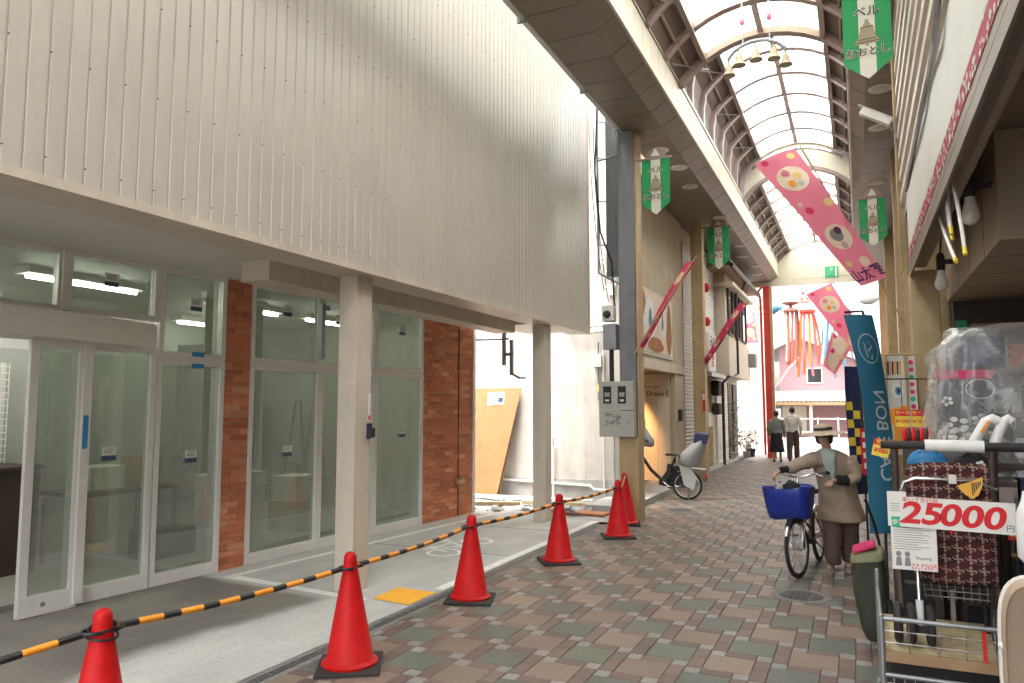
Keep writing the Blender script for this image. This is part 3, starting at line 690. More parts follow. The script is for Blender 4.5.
# bell ornament hanging under the skylight
t = thing('bell_ornament', 'curved hanging bar with five small bells under the skylight', 'bell ornament', (-.98, 9.3, 6.9))
a = MB(); zc = 5.9; pts = [(-.98 + .36 * math.sin(q), 9.3, 5.92 + .36 * math.cos(q) * .75) for q in [(-1.25 + 2.5 * i / 14) for i in range(15)]]
a.tube(pts, .026, 8); 
for i in range(0, 15, 1): a.tube([(pts[i][0], pts[i][1] - .028, pts[i][2] - .02), (pts[i][0], pts[i][1] - .028, pts[i][2] + .02)], .008, 6)
a.build('bar', 'grey_metal', t, smooth=40)
for dx in (-.16, .16):
    a = MB(); a.cyl((-.98 + dx, 9.3, 6.16), (-.98 + dx, 9.3, 6.95), .008); a.lathe([(.01, 0), (.034, .03), (.034, .07), (.02, .09)], (-.98 + dx, 9.3, 6.42), 12, 'pink'); a.build('hanger', 'grey_metal', t, smooth=40)
for i, (q, dz) in enumerate(((-1.2, -.13), (-.62, -.14), (-.02, -.16), (.6, -.14), (1.2, -.12))):
    x, z = -.98 + .36 * math.sin(q), 5.92 + .36 * math.cos(q) * .75 + dz
    a = MB(); a.lathe([(.085, -.09), (.075, -.07), (.05, -.035), (.043, .03), (.02, .055), (.008, .14)], (x, 9.3, z), 16); a.ell((x, 9.3, z - .072), (.014, .014, .014)); a.build('bell', 'bell_tan', t, smooth=50)
# exit sign
t = thing('exit_sign', 'green exit sign with running figure on the cream gable', 'exit sign', (-.62, 25.5, 5.95))
a = MB(); a.bx(-.80, -.42, 25.52, 25.56, 5.78, 6.14); a.build('panel', 'exit_green', t)
a = MB(); yy = 25.515
a.ell((-.6, yy, 6.06), (.032, .006, .032), m='paper'); strip = lambda p: a.tube([(x, yy, z) for x, z in p], .016, 6, 'paper', flat=.3)
strip([(-.61, 6.02), (-.64, 5.93)]); strip([(-.64, 5.93), (-.58, 5.89), (-.6, 5.82)]); strip([(-.64, 5.93), (-.69, 5.88), (-.74, 5.88)]); strip([(-.61, 6.01), (-.55, 5.96)]); strip([(-.61, 6.01), (-.68, 5.98)])
a.bx(-.5, -.46, yy, yy + .004, 5.81, 6.11, 'paper'); a.build('pictogram', 'paper', t)

# ================================================================== left row: house beside the gap, Dressy shop, far houses
W0 = 12.5
t = thing('white_wall', 'white plastered side wall with pipes behind the gap between the two shops', 'wall', (-6, W0, 0))
a = MB(); a.bx(-12, -3.62, W0, W0 + .2, .38, 8.5); a.build('upper_wall', 'plaster', t)
a = MB(); a.bx(-12, -3.62, W0 - .03, W0 + .2, -.1, .38); a.build('plinth', 'plaster_grey', t)
a = MB(); a.bx(-11, -4.25, 19, 26, 5, 8.2, 'pale_wall'); a.build('back_wall', 'pale_wall', t)
def pipe(pts, r=.018, m='offwhite', name='pipe'):
    a = MB(); a.tube(pts, r, 8); 
    p0 = pts[0]
    for p in pts[1:-1]: a.ell(p, (r * 1.25,) * 3, 8, 6)
    return a.build(name, m, t, smooth=50)
y = W0 - .05
pipe([(-6.0, y, .32), (-4.3, y, .28), (-4.2, y - .05, .22), (-3.9, y - .05, .22)], .022)
pipe([(-4.98, y, .02), (-4.98, y, .93), (-4.93, y, .93)], .018); pipe([(-4.98, y, .5), (-4.98, y, 1.1)], .01, 'chrome')
pipe([(-4.03, y, .1), (-4.03, y, 2.65)], .018); pipe([(-4.12, y, 1.8), (-4.12, y, 2.75), (-4.1, y - .03, 2.8)], .016, 'grey_metal')
pipe([(-4.75, y, 3.1), (-4.6, y - .03, 2.97), (-4.3, y - .03, 2.96), (-3.9, y - .03, 3.0)], .03); pipe([(-4.75, y, 3.2), (-4.58, y - .06, 3.07), (-4.3, y - .06, 3.06), (-3.9, y - .03, 3.1)], .022, 'offwhite')
pipe([(-4.72, y, 3.4), (-4.74, y, 3.15)], .014, 'grey_metal'); pipe([(-3.85, y, .05), (-3.85, y, 1.6)], .02, 'plaster_grey')
for (x, z, wd, h, m) in ((-4.13, 2.35, .16, .22, 'offwhite'), (-3.86, 3.6, .1, .2, 'offwhite')):
    a = MB(); a.bx(x - wd / 2, x + wd / 2, W0 - .12, W0 - .002, z, z + h); a.build('switch_box', m, t, bevel=.006)
a = MB(); a.box((-4.08, y - .02, 1.98), (.09, .05, .12)); a.build('valve_tag', 'yellow', t, bevel=.01)
random.seed(3)
for k in range(4):
    a = MB(); x = -3.95 + .06 * k
    pts = [(x, y, 3.75)]
    for q in range(7): pts.append((x + random.uniform(-.09, .09), y - random.uniform(0, .05), 3.85 + .13 * q))
    a.tube(pts, .008, 6); a.build('cable', 'rubber' if k % 2 else 'offwhite', t, smooth=60)
for (dx, z0) in ((0, 6.9), (.08, 6.7)):
    a = MB(); pts = [(-4.25 + dx + .25 * q * q, y, z0 - 3.2 * q) for q in [i / 12 for i in range(13)]]; a.tube(pts, .009, 6); a.build('cable', 'rubber', t, smooth=60)
# plywood board and rubble in the gap
t = thing('plywood_board', 'orange plywood board leaning on the white wall with a paper notice', 'board', (-6.2, 12.2, 0))
a = MB(); 
vs = [(-6.75, 12.18, .05), (-5.95, 12.12, .05), (-5.6, 12.44, 2.0), (-6.75, 12.44, 2.0)]
d = Vector((0, -.012, -.002)); a.add(vs + [Vector(v) + d for v in vs], [(0, 1, 2, 3), (7, 6, 5, 4), (0, 4, 5, 1), (1, 5, 6, 2), (2, 6, 7, 3), (3, 7, 4, 0)]); pb = a.build('sheet', 'plywood', t)
a = MB()
def onb(x, z): k = (z - .05) / 1.95; return Vector((x, 12.15 + .29 * k - .02 - (.02 * (1 - k)), z))
a.quad(onb(-6.27, 1.68), onb(-5.93, 1.70), onb(-5.93, 1.93), onb(-6.27, 1.91)); 
o_ = Vector((0, -.004, 0))
a.quad(onb(-6.05, 1.74) + o_, onb(-5.95, 1.74) + o_, onb(-5.95, 1.83) + o_, onb(-6.05, 1.83) + o_, 'sticker_navy')
a.text('禁', .09, lambda x, yy: onb(-6.1 + x, 1.86 + yy) + o_, 'ink'); a.text('立入厳禁', .05, lambda x, yy: onb(-6.15 + x, 1.77 + yy) + o_, 'ink')
a.build('notice', 'paper', t)
a = MB(); a.cyl((-5.95, 12.2, .0), (-5.78, 12.41, 1.3), .02); a.build('prop', 'wood', t)
def plank(label, p0, p1, wd, h, m='wood'):
    t = MB(); p0, p1 = Vector(p0), Vector(p1); d = (p1 - p0); L = d.length; ang = math.atan2(d.y, d.x)
    t.box((p0 + p1) / 2, (L, wd, h), (0, 0, ang)); o = t.build('plank', m, None, bevel=.004); tag(o, label, 'plank', 'planks lying in the gap')
plank('long pale plank lying along the foot of the white wall', (-6.6, 11.95, .06), (-4.1, 12.05, .06), .12, .06, 'offwhite')
plank('short brown plank lying near the foot of the plywood board', (-5.9, 11.2, .04), (-5.2, 11.5, .04), .1, .05)
plank('pale timber across the gap near the second cone pair', (-5.2, 11.6, .05), (-3.7, 11.75, .05), .1, .06, 'osb')
plank('dirty flat board lying in front of the grey pillar', (-4.6, 11.0, .03), (-3.5, 10.95, .03), .3, .03, 'plywood')
random.seed(11)
def rubble(label, x, y, s, m):
    a = MB(); a.ell((x, y, s * .35), (s, s * .8, s * .45), 8, 5); a.V = [v + Vector((random.uniform(-1, 1), random.uniform(-1, 1), random.uniform(-1, 1))) * s * .22 for v in a.V]
    tag(a.build('concrete_chunk', m), label, 'rubble', 'rubble in the gap')
rubble('pale broken lump beside the brick wall corner', -5.25, 10.75, .11, 'plaster'); rubble('small dark lump left of the second column', -4.85, 10.9, .08, 'plaster_grey'); rubble('flat grey lump right of the second column', -3.95, 11.2, .12, 'plaster_grey'); rubble('brown lump near the board in front of the meter pillar', -3.75, 11.4, .09, 'osb')
t = thing('pipe_stub', 'dark pipe stub lying behind the third cone', 'pipe', (-4.1, 10.7, 0)); MB().cyl((-4.3, 10.75, .08), (-4.0, 10.7, .12), .04).cyl((-4.0, 10.7, .12), (-3.9, 10.72, .07), .05).build('tube', 'grey_metal', t, smooth=40)
a = MB(); 
for i in range(60): a.ell((random.uniform(-6.5, -3.6), random.uniform(10.55, 12.2), .01), (random.uniform(.012, .04),) * 2 + (random.uniform(.008, .025),), 6, 4)
tag(a.build('gravel', 'plaster_grey'), kind='stuff')
# meter box + cctv on the pillar
t = thing('meter_box', 'grey electricity box with two dark meter windows on the pillar', 'meter box', (-3.17, 10.5, 1.2))
a = MB(); a.bx(-3.44, -2.92, 10.40, 10.555, 1.60, 2.02); a.bx(-3.44, -2.92, 10.41, 10.555, 1.22, 1.595); a.build('case', 'grey_box', t, bevel=.008)
for x in (-3.31, -3.09):
    a = MB(); a.bx(x - .06, x + .06, 10.393, 10.40, 1.70, 1.95); mw = a.build('meter_window', 'window_dark', t)
    a = MB(); a.bx(x - .04, x + .04, 10.39, 10.393, 1.80, 1.86, 'grey_metal'); a.bx(x - .03, x + .03, 10.39, 10.393, 1.73, 1.76, 'paper'); a.build('dial', 'paper', mw)
a = MB(); random.seed(4)
for k in range(26):
    cx_, cz_ = random.uniform(-3.36, -3.12), random.uniform(1.38, 1.54); 
    a.tube([(cx_ + .025 * math.cos(q) * random.uniform(.5, 1), 10.408, cz_ + .02 * math.sin(q)) for q in (0, 1, 2.2, 3.3, 4.4)], .0025, 4)
a.build('scribble', 'ink', t)
a = MB(); a.bx(-3.01, -2.99, 10.4, 10.41, 1.42, 1.46); a.bx(-3.46, -3.44, 10.42, 10.5, 1.75, 1.82); a.build('latch', 'grey_metal', t)
t = thing('security_camera', 'white dome security camera on a grey box left of the pillar', 'camera', (-3.35, 10.6, 2.6))
a = MB(); a.bx(-3.42, -3.24, 10.5, 10.68, 2.92, 3.16); a.build('housing', 'white', t, bevel=.02)
MB().ell((-3.33, 10.49, 3.02), (.06, .06, .06)).build('lens', 'black', t, smooth=60)
MB().bx(-3.40, -3.2, 10.5, 10.7, 2.5, 2.88).build('junction_box', 'grey_metal', t, bevel=.008)
MB().cyl((-3.3, 10.6, 1.95), (-3.3, 10.6, 2.5), .035).build('conduit', 'rubber', t, smooth=40)
t = thing('side_post', 'dark steel sign post with a cable ladder behind the grey pillar', 'post', (-3.35, 11.2, 0))
MB().bx(-3.52, -3.2, 11.1, 11.25, 3.7, 6.6).build('panel', 'pillar_grey', t); MB().cyl((-3.26, 11.05, .1), (-3.26, 11.05, 5.9), .05).build('conduit', 'pillar_grey', t, smooth=40)
a = MB(); a.cyl((-3.62, 11.0, 3.75), (-3.62, 11.0, 6.8), .018); a.cyl((-3.62, 11.0, 3.75), (-3.2, 11.0, 3.5), .018)
for z in (4.2, 4.9, 5.6, 6.2): a.cyl((-3.62, 11.0, z), (-3.5, 11.1, z), .01)
a.cyl((-3.62, 11.0, 5.55), (-3.12, 10.9, 5.6), .014); a.build('ladder', 'grey_metal', t, smooth=40)
a = MB(); a.tube([(-3.6, 10.98, 6.6), (-3.66, 10.98, 5.4), (-3.58, 10.98, 4.4), (-3.4, 10.98, 3.9), (-3.36, 10.98, 3.2)], .014, 6); a.build('cable', 'rubber', t, smooth=60)

# the Dressy shop
t = thing('dressy_shop', 'beige shop with a recessed cream doorway and poster window behind the parked bicycle', 'building', (-3.6, 14, 0)); ds = t
XF = -3.5
a = MB(); a.bx(-9, XF, 12.72, 16.6, 2.52, 7.5); a.build('upper_wall', 'beige_wall', t)
a = MB(); a.bx(XF - .1, XF + .03, 12.3, 16.58, 2.36, 2.54); a.build('lintel', 'cream_paint', t, bevel=.008)
a = MB(); a.bx(-9, -3.63, 12.702, 12.72, 0, 7); a.bx(XF - .25, XF, 15.7, 16.6, 0, 2.36); a.build('side_pier', 'beige_wall', t)
a = MB()
for i in range(12): a.bx(-6.6 + .25 * i + .003, -6.6 + .25 * (i + 1) - .003, 15.55, 15.6, .11, 2.36)
a.bx(-6.6, -3.6, 15.58, 15.65, 0.11, 2.36); a.build('recess_wall', 'cream_panel', t)
a = MB(); P = lambda x, yy: (-4.0 + x, 15.545, 1.93 + yy)
a.text('an I Dressy', .135, P, 'ink', bold=.012); a.text('HAIR  SALON', .07, lambda x, yy: (-4.02 + x, 15.545, 2.07 + yy), 'ink'); a.bx(-3.66, -3.64, 15.54, 15.545, 1.87, 2.01, 'ink'); a.bx(-3.62, -3.605, 15.54, 15.545, 1.86, 2.02, 'ink')
a.build('lettering', 'ink', t)
MB().bx(-6.6, -3.6, 12.8, 15.6, 2.36, 2.5).build('recess_ceiling', 'dark_brown', t)
MB().bx(-6.7, -6.6, 12.72, 15.6, .1, 2.4).build('recess_side', 'beige_wall', t)
a = MB(); a.bx(XF - .002, XF + .02, 12.6, 15.45, 2.62, 3.86, 'offwhite'); pw = a.build('poster_window', 'offwhite', t)
a = MB(); a.bx(XF + .021, XF + .026, 12.7, 15.35, 2.68, 3.80, 'banner_cream')
for (y0, y1, z0, z1, m) in ((12.7, 13.3, 3.3, 3.8, 'plywood'), (13.1, 14.0, 2.9, 3.7, 'white'), (14.2, 14.9, 3.0, 3.78, 'white'), (12.75, 13.1, 2.75, 3.1, 'stream_blue'), (14.9, 15.3, 2.7, 3.75, 'plywood'), (13.4, 14.6, 2.7, 2.98, 'plywood'), (13.45, 13.7, 3.1, 3.5, 'stream_blue'), (14.45, 14.6, 3.15, 3.5, 'grey_cloth')):
    pts = [((y0 + y1) / 2 + (y1 - y0) / 2 * math.cos(q) * (1 - .15 * math.sin(3 * q)), (z0 + z1) / 2 + (z1 - z0) / 2 * math.sin(q)) for q in [2 * math.pi * i / 18 for i in range(18)]]
    xx = XF + .027 + .0008 * len(a.F); a.add([(xx, p[0], p[1]) for p in pts], [tuple(range(18))], m)
a.build('poster', 'banner_cream', pw)
MB().bx(XF + .001, XF + .07, 15.95, 16.12, 1.35, 1.6).build('intercom', 'black', t, bevel=.01)
MB().bx(-4.0, -3.95, 15.50, 15.545, 1.7, 1.8).build('switch', 'offwhite', t)
# warm lamp in the recess ceiling (photo shows the glow on the panelled wall)
lt = thing('spot_lamp', 'small warm spot lamp on the ceiling of the recessed doorway', 'lamp', (-4.6, 14.7, 2.3))
MB().cyl((-4.6, 14.7, 2.3), (-4.6, 14.7, 2.36), .05).build('case', 'black', lt); MB().cyl((-4.6, 14.72, 2.285), (-4.6, 14.7, 2.3), .04).build('bulb', 'warm_lamp', lt)
ld = bpy.data.lights.new('spot_light', 'SPOT'); ld.energy = 60; ld.color = (1, .52, .20); ld.spot_size = R(70); ld.spot_blend = .8; ld.shadow_soft_size = .05
lo = bpy.data.objects.new('spot_light', ld); COL.objects.link(lo); lo.parent = lt; lo.location = (0, .05, -.04); lo.rotation_euler = (R(38), 0, 0)
# shutter shop
def slats(mb, x, y0, y1, z0, z1, p, m):
    z = z0
    while z < z1: mb.loft([[(x, y0, z), (x + .012, y0, z + p * .35), (x + .012, y0, z + p * .65), (x, y0, z + p)], [(x, y1, z), (x + .012, y1, z + p * .35), (x + .012, y1, z + p * .65), (x, y1, z + p)]], False, False, m); z += p
    mb.bx(x - .1, x - .002, y0, y1, z0, z1, m)
t = thing('shutter_shop', 'narrow house with a closed grey shutter between the two tan pillars', 'building', (-3.6, 18, 0))
MB().bx(-9, -3.55, 16.6, 20.0, .1, 6.4).build('wall', 'beige_wall', t)
a = MB(); slats(a, -3.5, 16.65, 18.3, .12, 5.4, .085, 'shutter'); a.build('shutter', 'shutter', t)
a = MB(); slats(a, -3.49, 18.6, 20.6, 2.6, 5.6, .11, 'white'); a.build('louvre_panel', 'white', t)
a = MB(); a.bx(-3.5, -3.2, 18.4, 20.5, 2.4, 2.5); a.build('canopy', 'grey_metal', t)
a = MB(); P = lambda x, yy: (-3.3, 19.2 + x, 3.0 + yy)
a.bx(-3.36, -3.31, 18.7, 19.7, 2.55, 3.5, 'white'); a.text('みの', .36, lambda x, yy: (-3.3, 19.2 + x, 3.28 + yy), 'ink', bold=.02); a.text('店', .36, lambda x, yy: (-3.3, 19.2 + x, 2.8 + yy), 'red_ink', bold=.02); a.build('sign_panel', 'white', t)
for z in (3.75, 4.6): MB().ell((-3.3, 18.5, z), (.08, .12, .12)).build('red_lamp', 'red_ink', t, smooth=60)
rnd = random.Random(5); a = MB(); z = .12; r = 0
a.bx(-3.6, -3.53, 18.4, 20.2, .1, 2.4, 'plaster_grey')
while z < 2.35:
    y = 18.4 - (.2 if r % 2 else 0)
    while y < 20.2:
        a.bx(-3.53, -3.515, max(18.4, y), min(20.2, y + .38), z, z + .10, 'tan_brick', jit((.36, .27, .13), .18)); y += .4
    z += .115; r += 1
a.build('brick_wall', 'tan_brick', t)
for (z, h) in ((1.95, .4), (1.45, .3)): MB().bx(-3.5, -3.3, 20.0, 20.4, z, z + h).build('meter', 'rubber', t, bevel=.03)
MB().bx(-3.51, -3.48, 19.4, 20.0, 1.15, 1.5).build('notice_board', 'paper', t)
# old house with overhanging upper storey and tiled eaves
t = thing('old_house', 'old house with a jettied cream upper storey, tiled eave and black downpipe', 'building', (-3.6, 22, 0))
MB().bx(-9, -3.55, 20.0, 25.0, .1, 5.9).build('wall', 'pale_wall', t)
MB().bx(-3.6, -3.12, 20.7, 25.0, 2.5, 3.55).build('jetty', 'cream_panel', t, bevel=.01)
MB().bx(-3.56, -3.2, 20.7, 24.9, 3.55, 5.4).build('upper_storey', 'cream_paint', t)
for (y0, y1) in ((21.0, 21.8), (22.3, 23.2), (23.7, 24.6)):
    wn = MB(); frame_rect(wn, y0, y1, 3.65, 5.1, .05, (-3.19, -3.14), 'dark_brown'); wn = wn.build('window', 'dark_brown', t); MB().bx(-3.195, -3.17, y0 + .05, y1 - .05, 3.7, 5.05).build('pane', 'window_dark', wn)
a = MB()
for i in range(26):
    y = 19.6 + i * .22
    a.loft([[(-3.75, y + d, 5.95 + .05 * math.sin(math.pi * k / 4)) for k, d in enumerate((0, .05, .1, .15, .2))], [(-2.85, y + d, 5.42 + .05 * math.sin(math.pi * k / 4)) for k, d in enumerate((0, .05, .1, .15, .2))], [(-2.85, y + d, 5.38) for k, d in enumerate((0, .05, .1, .15, .2))]], False, False)
a.bx(-3.7, -2.9, 19.6, 25.3, 5.3, 5.36, 'wood'); a.build('roof', 'roof_tile', t)
a = MB(); a.cyl((-2.84, 19.6, 5.34), (-2.84, 25.3, 5.30), .05); a.tube([(-2.85, 22.2, 5.3), (-2.9, 22.2, 5.1), (-3.1, 22.1, 4.95), (-3.1, 22.1, 2.6), (-3.2, 20.9, 2.45), (-3.3, 20.6, 2.3), (-3.3, 20.6, .1)], .04, 8); a.build('downpipe', 'black', t, smooth=40)
a = MB(); slats(a, -3.5, 20.8, 22.6, .1, 2.5, .09, 'white'); a.build('shutter', 'white', t)
for (y0, y1) in ((22.8, 23.5), (23.8, 24.6)): MB().bx(-3.56, -3.5, y0, y1, .12, 2.35).build('door', 'dark_brown', t, bevel=.01)
MB().bx(-3.12, -2.9, 24.6, 25.0, 2.9, 3.35).build('air_conditioner', 'grey_metal', t, bevel=.03)
MB().bx(-3.5, -2.95, 20.5, 24.9, 4.95, 5.05).build('awning', 'cream_panel', t)
# outside: houses across the far street
def far_house(label, x0, x1, y0, y1, h, m, wins, gab=None, extra=None):
    t = thing('far_building', label, 'building', ((x0 + x1) / 2, y0, 0))
    MB().bx(x0, x1, y0, y1, -.15, h).build('wall', m, t)
    for (wx, wz, ww, wh) in wins:
        a = MB(); frame_rect(a, wx - ww / 2, wx + ww / 2, wz, wz + wh, .06, (0, .06), 'white', Matrix(((0, 1, 0, 0), (-1, 0, 0, y0 + .02), (0, 0, 1, 0), (0, 0, 0, 1)))); f = a.build('window', 'white', t)
        MB().bx(wx - ww / 2 + .05, wx + ww / 2 - .05, y0 - .015, y0 - .005, wz + .05, wz + wh - .05).build('pane', 'window_dark', f)
    return t
t = far_house('white apartment block beyond the street on the left, with balconies', -16, -4.5, 34, 44, 11, 'pale_wall', [(-5.4, 1.2, 1.2, 1.6), (-7.2, 4.6, 1.4, 1.3), (-5.6, 4.6, 1.2, 1.3), (-7.2, 7.6, 1.4, 1.3), (-5.6, 7.6, 1.2, 1.3), (-9.4, 4.6, 1.4, 1.3)])
for z in (3.6, 6.7):
    MB().bx(-10, -4.4, 33.2, 33.98, z, z + .15).bx(-10, -4.4, 33.15, 33.22, z + .15, z + .9).build('balcony', 'white', t)
t = far_house('purple brick house with a grey tiled gable roof at the end of the street', -4.1, .9, 46, 54, 4.1, 'purple_wall', [(-2.2, 3.0, .85, .9)])
a = MB(); a.prism([(-4.1, 4.1), (.9, 4.1), (.9, 3.9), (-3.0, 5.6), (-4.1, 5.1)], .2, Matrix(((1, 0, 0, 0), (0, 0, 1, 46.001), (0, 1, 0, 0), (0, 0, 0, 1))), 'purple_wall'); a.build('gable', 'purple_wall', t)
a = MB()
for (p, q) in (((-3.0, 5.62), (1.6, 3.6)), ((-3.0, 5.62), (-5.0, 4.7))):
    a.add([(p[0], 45.5, p[1]), (q[0], 45.5, q[1]), (q[0], 54, q[1]), (p[0], 54, p[1]), (p[0], 45.5, p[1] + .18), (q[0], 45.5, q[1] + .18), (q[0], 54, q[1] + .18), (p[0], 54, p[1] + .18)], [(3, 2, 1, 0), (4, 5, 6, 7), (0, 1, 5, 4), (1, 2, 6, 5), (2, 3, 7, 6), (3, 0, 4, 7)])
a.build('roof', 'roof_tile', t)
a = MB()
for i in range(26):
    x = -4.9 + i * .24
    a.loft([[(x + d, 46.0, 2.55 + .06 * math.sin(math.pi * k / 4)) for k, d in enumerate((0, .055, .11, .165, .22))], [(x + d, 44.6, 1.95 + .06 * math.sin(math.pi * k / 4)) for k, d in enumerate((0, .055, .11, .165, .22))]], False, False)
a.bx(-4.95, 1.3, 44.6, 46, 1.75, 1.93, 'wood'); a.build('lean_to_roof', 'roof_tile', t)
for x in (-4.6, -2.4, -.2): MB().bx(x - .08, x + .08, 44.8, 44.96, -.15, 1.9).build('post', 'pale_wall', t)
MB().bx(-4.0, -2.7, 45.9, 45.99, 0, 1.7).build('door', 'pale_wall', t)
far_house('pale house at the right of the far crossing', 1.8, 12, 34, 44, 9, 'pale_wall', [(3.2, 4.5, 1.2, 1.2), (3.2, 1.2, 1.2, 1.2)])
t = thing('utility_pole', 'pale concrete utility pole standing left of the far crossing', 'utility pole', (-3.9, 30, 0)); MB().cyl((-3.9, 30, -.15), (-3.9, 30, 9), .13, .10).build('shaft', 'plaster', t, smooth=40)
a = MB(); a.cyl((-4.5, 30, 6.4), (-3.3, 30, 6.4), .03); a.cyl((-4.3, 30, 7.4), (-3.5, 30, 7.4), .03); a.build('crossarm', 'grey_metal', t)
for i, (p, q) in enumerate((((-16, 33, 7.4), (12, 30, 6.9)), ((-16, 33, 6.9), (12, 30, 6.3)), ((-14, 31, 8.2), (12, 33, 7.6)))):
    a = MB(); pts = [tuple(p[k] + (q[k] - p[k]) * s_ / 20 - (1.2 * (1 - (2 * s_ / 20 - 1) ** 2) if k == 2 else 0) for k in range(3)) for s_ in range(21)]; a.tube(pts, .015, 5); tag(a.build('overhead_wire', 'rubber'), ('lowest', 'middle', 'highest')[[1, 0, 2][i]] + ' overhead wire crossing the far street', 'wire', 'overhead wires')
t = thing('fence', 'pale metal fence along the far side of the crossing road', 'fence', (-3, 43, 0)); MB().bx(-8, 2, 43, 43.03, 1.0, 1.05).bx(-8, 2, 43, 43.03, .3, .34).build('rail', 'white', t)
for i in range(11): MB().bx(-8 + i, -7.95 + i, 42.99, 43.04, -.15, 1.1).build('post', 'white', t)

# ================================================================== right hand shop
rs = thing('right_shop', 'open fronted shop on the right with a faded white sign band and corrugated wall', 'building', (1, 5, 0))
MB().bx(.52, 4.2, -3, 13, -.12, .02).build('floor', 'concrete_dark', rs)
a = MB(); a.bx(.50, .56, -3, 7.98, 3.10, 3.72); sg = a.build('sign_board', 'sign_face', rs)
a = MB(); a.bx(.494, .4985, -3, 7.98, 3.04, 3.15); a.build('sign_border', 'sign_red', sg)
a = MB(); random.seed(21)
for i in range(420):
    y = random.uniform(1.5, 7.95); z = random.uniform(3.05, 3.2) - random.uniform(0, .03); r_ = random.uniform(.008, .03)
    a.add([(.4925, y + r_ * math.cos(q) * random.uniform(.6, 1.3), z + r_ * .7 * math.sin(q)) for q in (0, 1, 2, 3, 4.2, 5.2)], [(0, 1, 2, 3, 4, 5)], 'sign_face')
wf = a.build('worn_flakes', 'sign_face', sg); wf['kind'] = 'stuff'
a = MB(); a.bx(.497, .60, -3, 7.98, 2.98, 3.04); a.bx(.498, .515, -3, 7.99, 2.90, 2.98, 'soffit_panel'); a.build('sign_ledge', 'soffit_panel', rs)
# torn strip of sheet metal at the sign top
a = MB(); pts = [(.47, 4.0, 3.95), (.46, 4.6, 3.70), (.48, 5.2, 3.74), (.47, 5.8, 3.70), (.49, 7.9, 3.72)]
a.loft([[(x, y, z - .03), (x - .012, y, z), (x, y, z + .03), (x + .02, y, z)] for x, y, z in pts]); a.build('torn_trim', 'grey_metal', rs)
# corrugated wall with horizontal ribs
a = MB(); z = 3.70; P = []
while z < 5.78: P += [(.535, z), (.535, z + .09), (.495, z + .125), (.495, z + .205)]; z += .24
a.loft([[(x, -3, min(zz, 5.79)) for x, zz in P], [(x, 8.9, min(zz, 5.79)) for x, zz in P]], False, False); a.build('corrugated_wall', 'corrugated', rs)
MB().bx(.54, .8, -3, 8.9, 3.7, 5.79).build('backing_wall', 'plaster_grey', rs)
MB().bx(.49, .535, 8.88, 8.95, 2.0, 5.79).bx(.535, .9, 8.9, 8.95, 2.0, 5.79).build('corner_trim', 'pillar_tan', rs)
MB().bx(.47, .49, 8.86, 8.94, 3.1, 5.75).build('downpipe', 'pillar_tan', rs)
pb_ = MB().bx(.50, .74, 8.0, 8.3, -.05, 2.96).build('pillar', 'pillar_tan', rs, bevel=.01)
# ceiling and bulkheads
a = MB()
for i in range(9):
    y = -2.9 + i * 1.22; a.bx(.61, 4.2, y + .004, y + 1.216, 3.42, 3.46)
a.bx(.6, 4.2, -3, 8.3, 3.47, 3.5, 'dark_gap'); a.build('ceiling', 'shop_ceiling', rs)
a = MB(); a.bx(.66, .70, -3, 8.0, 3.30, 3.36, 'wood'); a.bx(.74, .78, -3, 8.0, 3.34, 3.38, 'wood'); a.bx(.60, .64, -3, 8, 2.98, 3.42, 'shop_ceiling'); a.build('ceiling_rail', 'wood', rs)
for (x0, x1, y0, y1, z0, z1) in ((.85, 1.9, 5.47, 8.5, 2.70, 3.415), (1.0, 2.2, 2.6, 4.85, 2.62, 3.41), (1.95, 4, 5.2, 8.5, 2.8, 3.41)):
    a = MB(); a.bx(x0, x1, y0, y1, z0, z1)
    y = y0 + .6
    while y < y1: a.bx(x0 - .002, x0 + .01, y, y + .006, z0, z1, 'dark_gap'); a.bx(x0, x1, y, y + .006, z0 - .002, z0 + .01, 'dark_gap'); y += .75
    a.build('bulkhead', 'bulkhead', rs, bevel=.004)
a = MB(); a.bx(4.0, 4.2, -3, 8.5, 0, 3.5, 'beige_wall'); a.bx(.9, 4.2, 8.5, 8.7, 0, 3.5, 'dark_brown'); a.bx(.9, 4.2, -3.1, -3, 0, 3.5); a.build('back_wall', 'beige_wall', rs)
a = MB()
for i in range(6):
    a.bx(1.0, 3.8, 8.1, 8.48, .3 + i * .42, .33 + i * .42)
a.build('shelf', 'wood', rs)
MB().bx(.91, 1.0, 8.44, 8.495, 2.25, 2.5).build('poster', 'exit_green', rs)
# goods on the shelf: boxes
random.seed(8)
gi = 0
for i in range(5):
    x = 1.05
    while x < 2.7:
        wd = random.uniform(.18, .34); h = random.uniform(.15, .33)
        m = random.choice(['navy', 'dark_brown', 'olive_cloth', 'mauve', 'grey_cloth', 'stream_red', 'offwhite'])
        o = MB().bx(x, x + wd - .02, 8.14, 8.4, .331 + i * .42, .331 + i * .42 + h).build('goods_box', m, None, bevel=.008)
        tag(o, 'boxed goods on the dark shelves at the back of the right hand shop', 'box', 'goods on the shop shelves'); x += wd
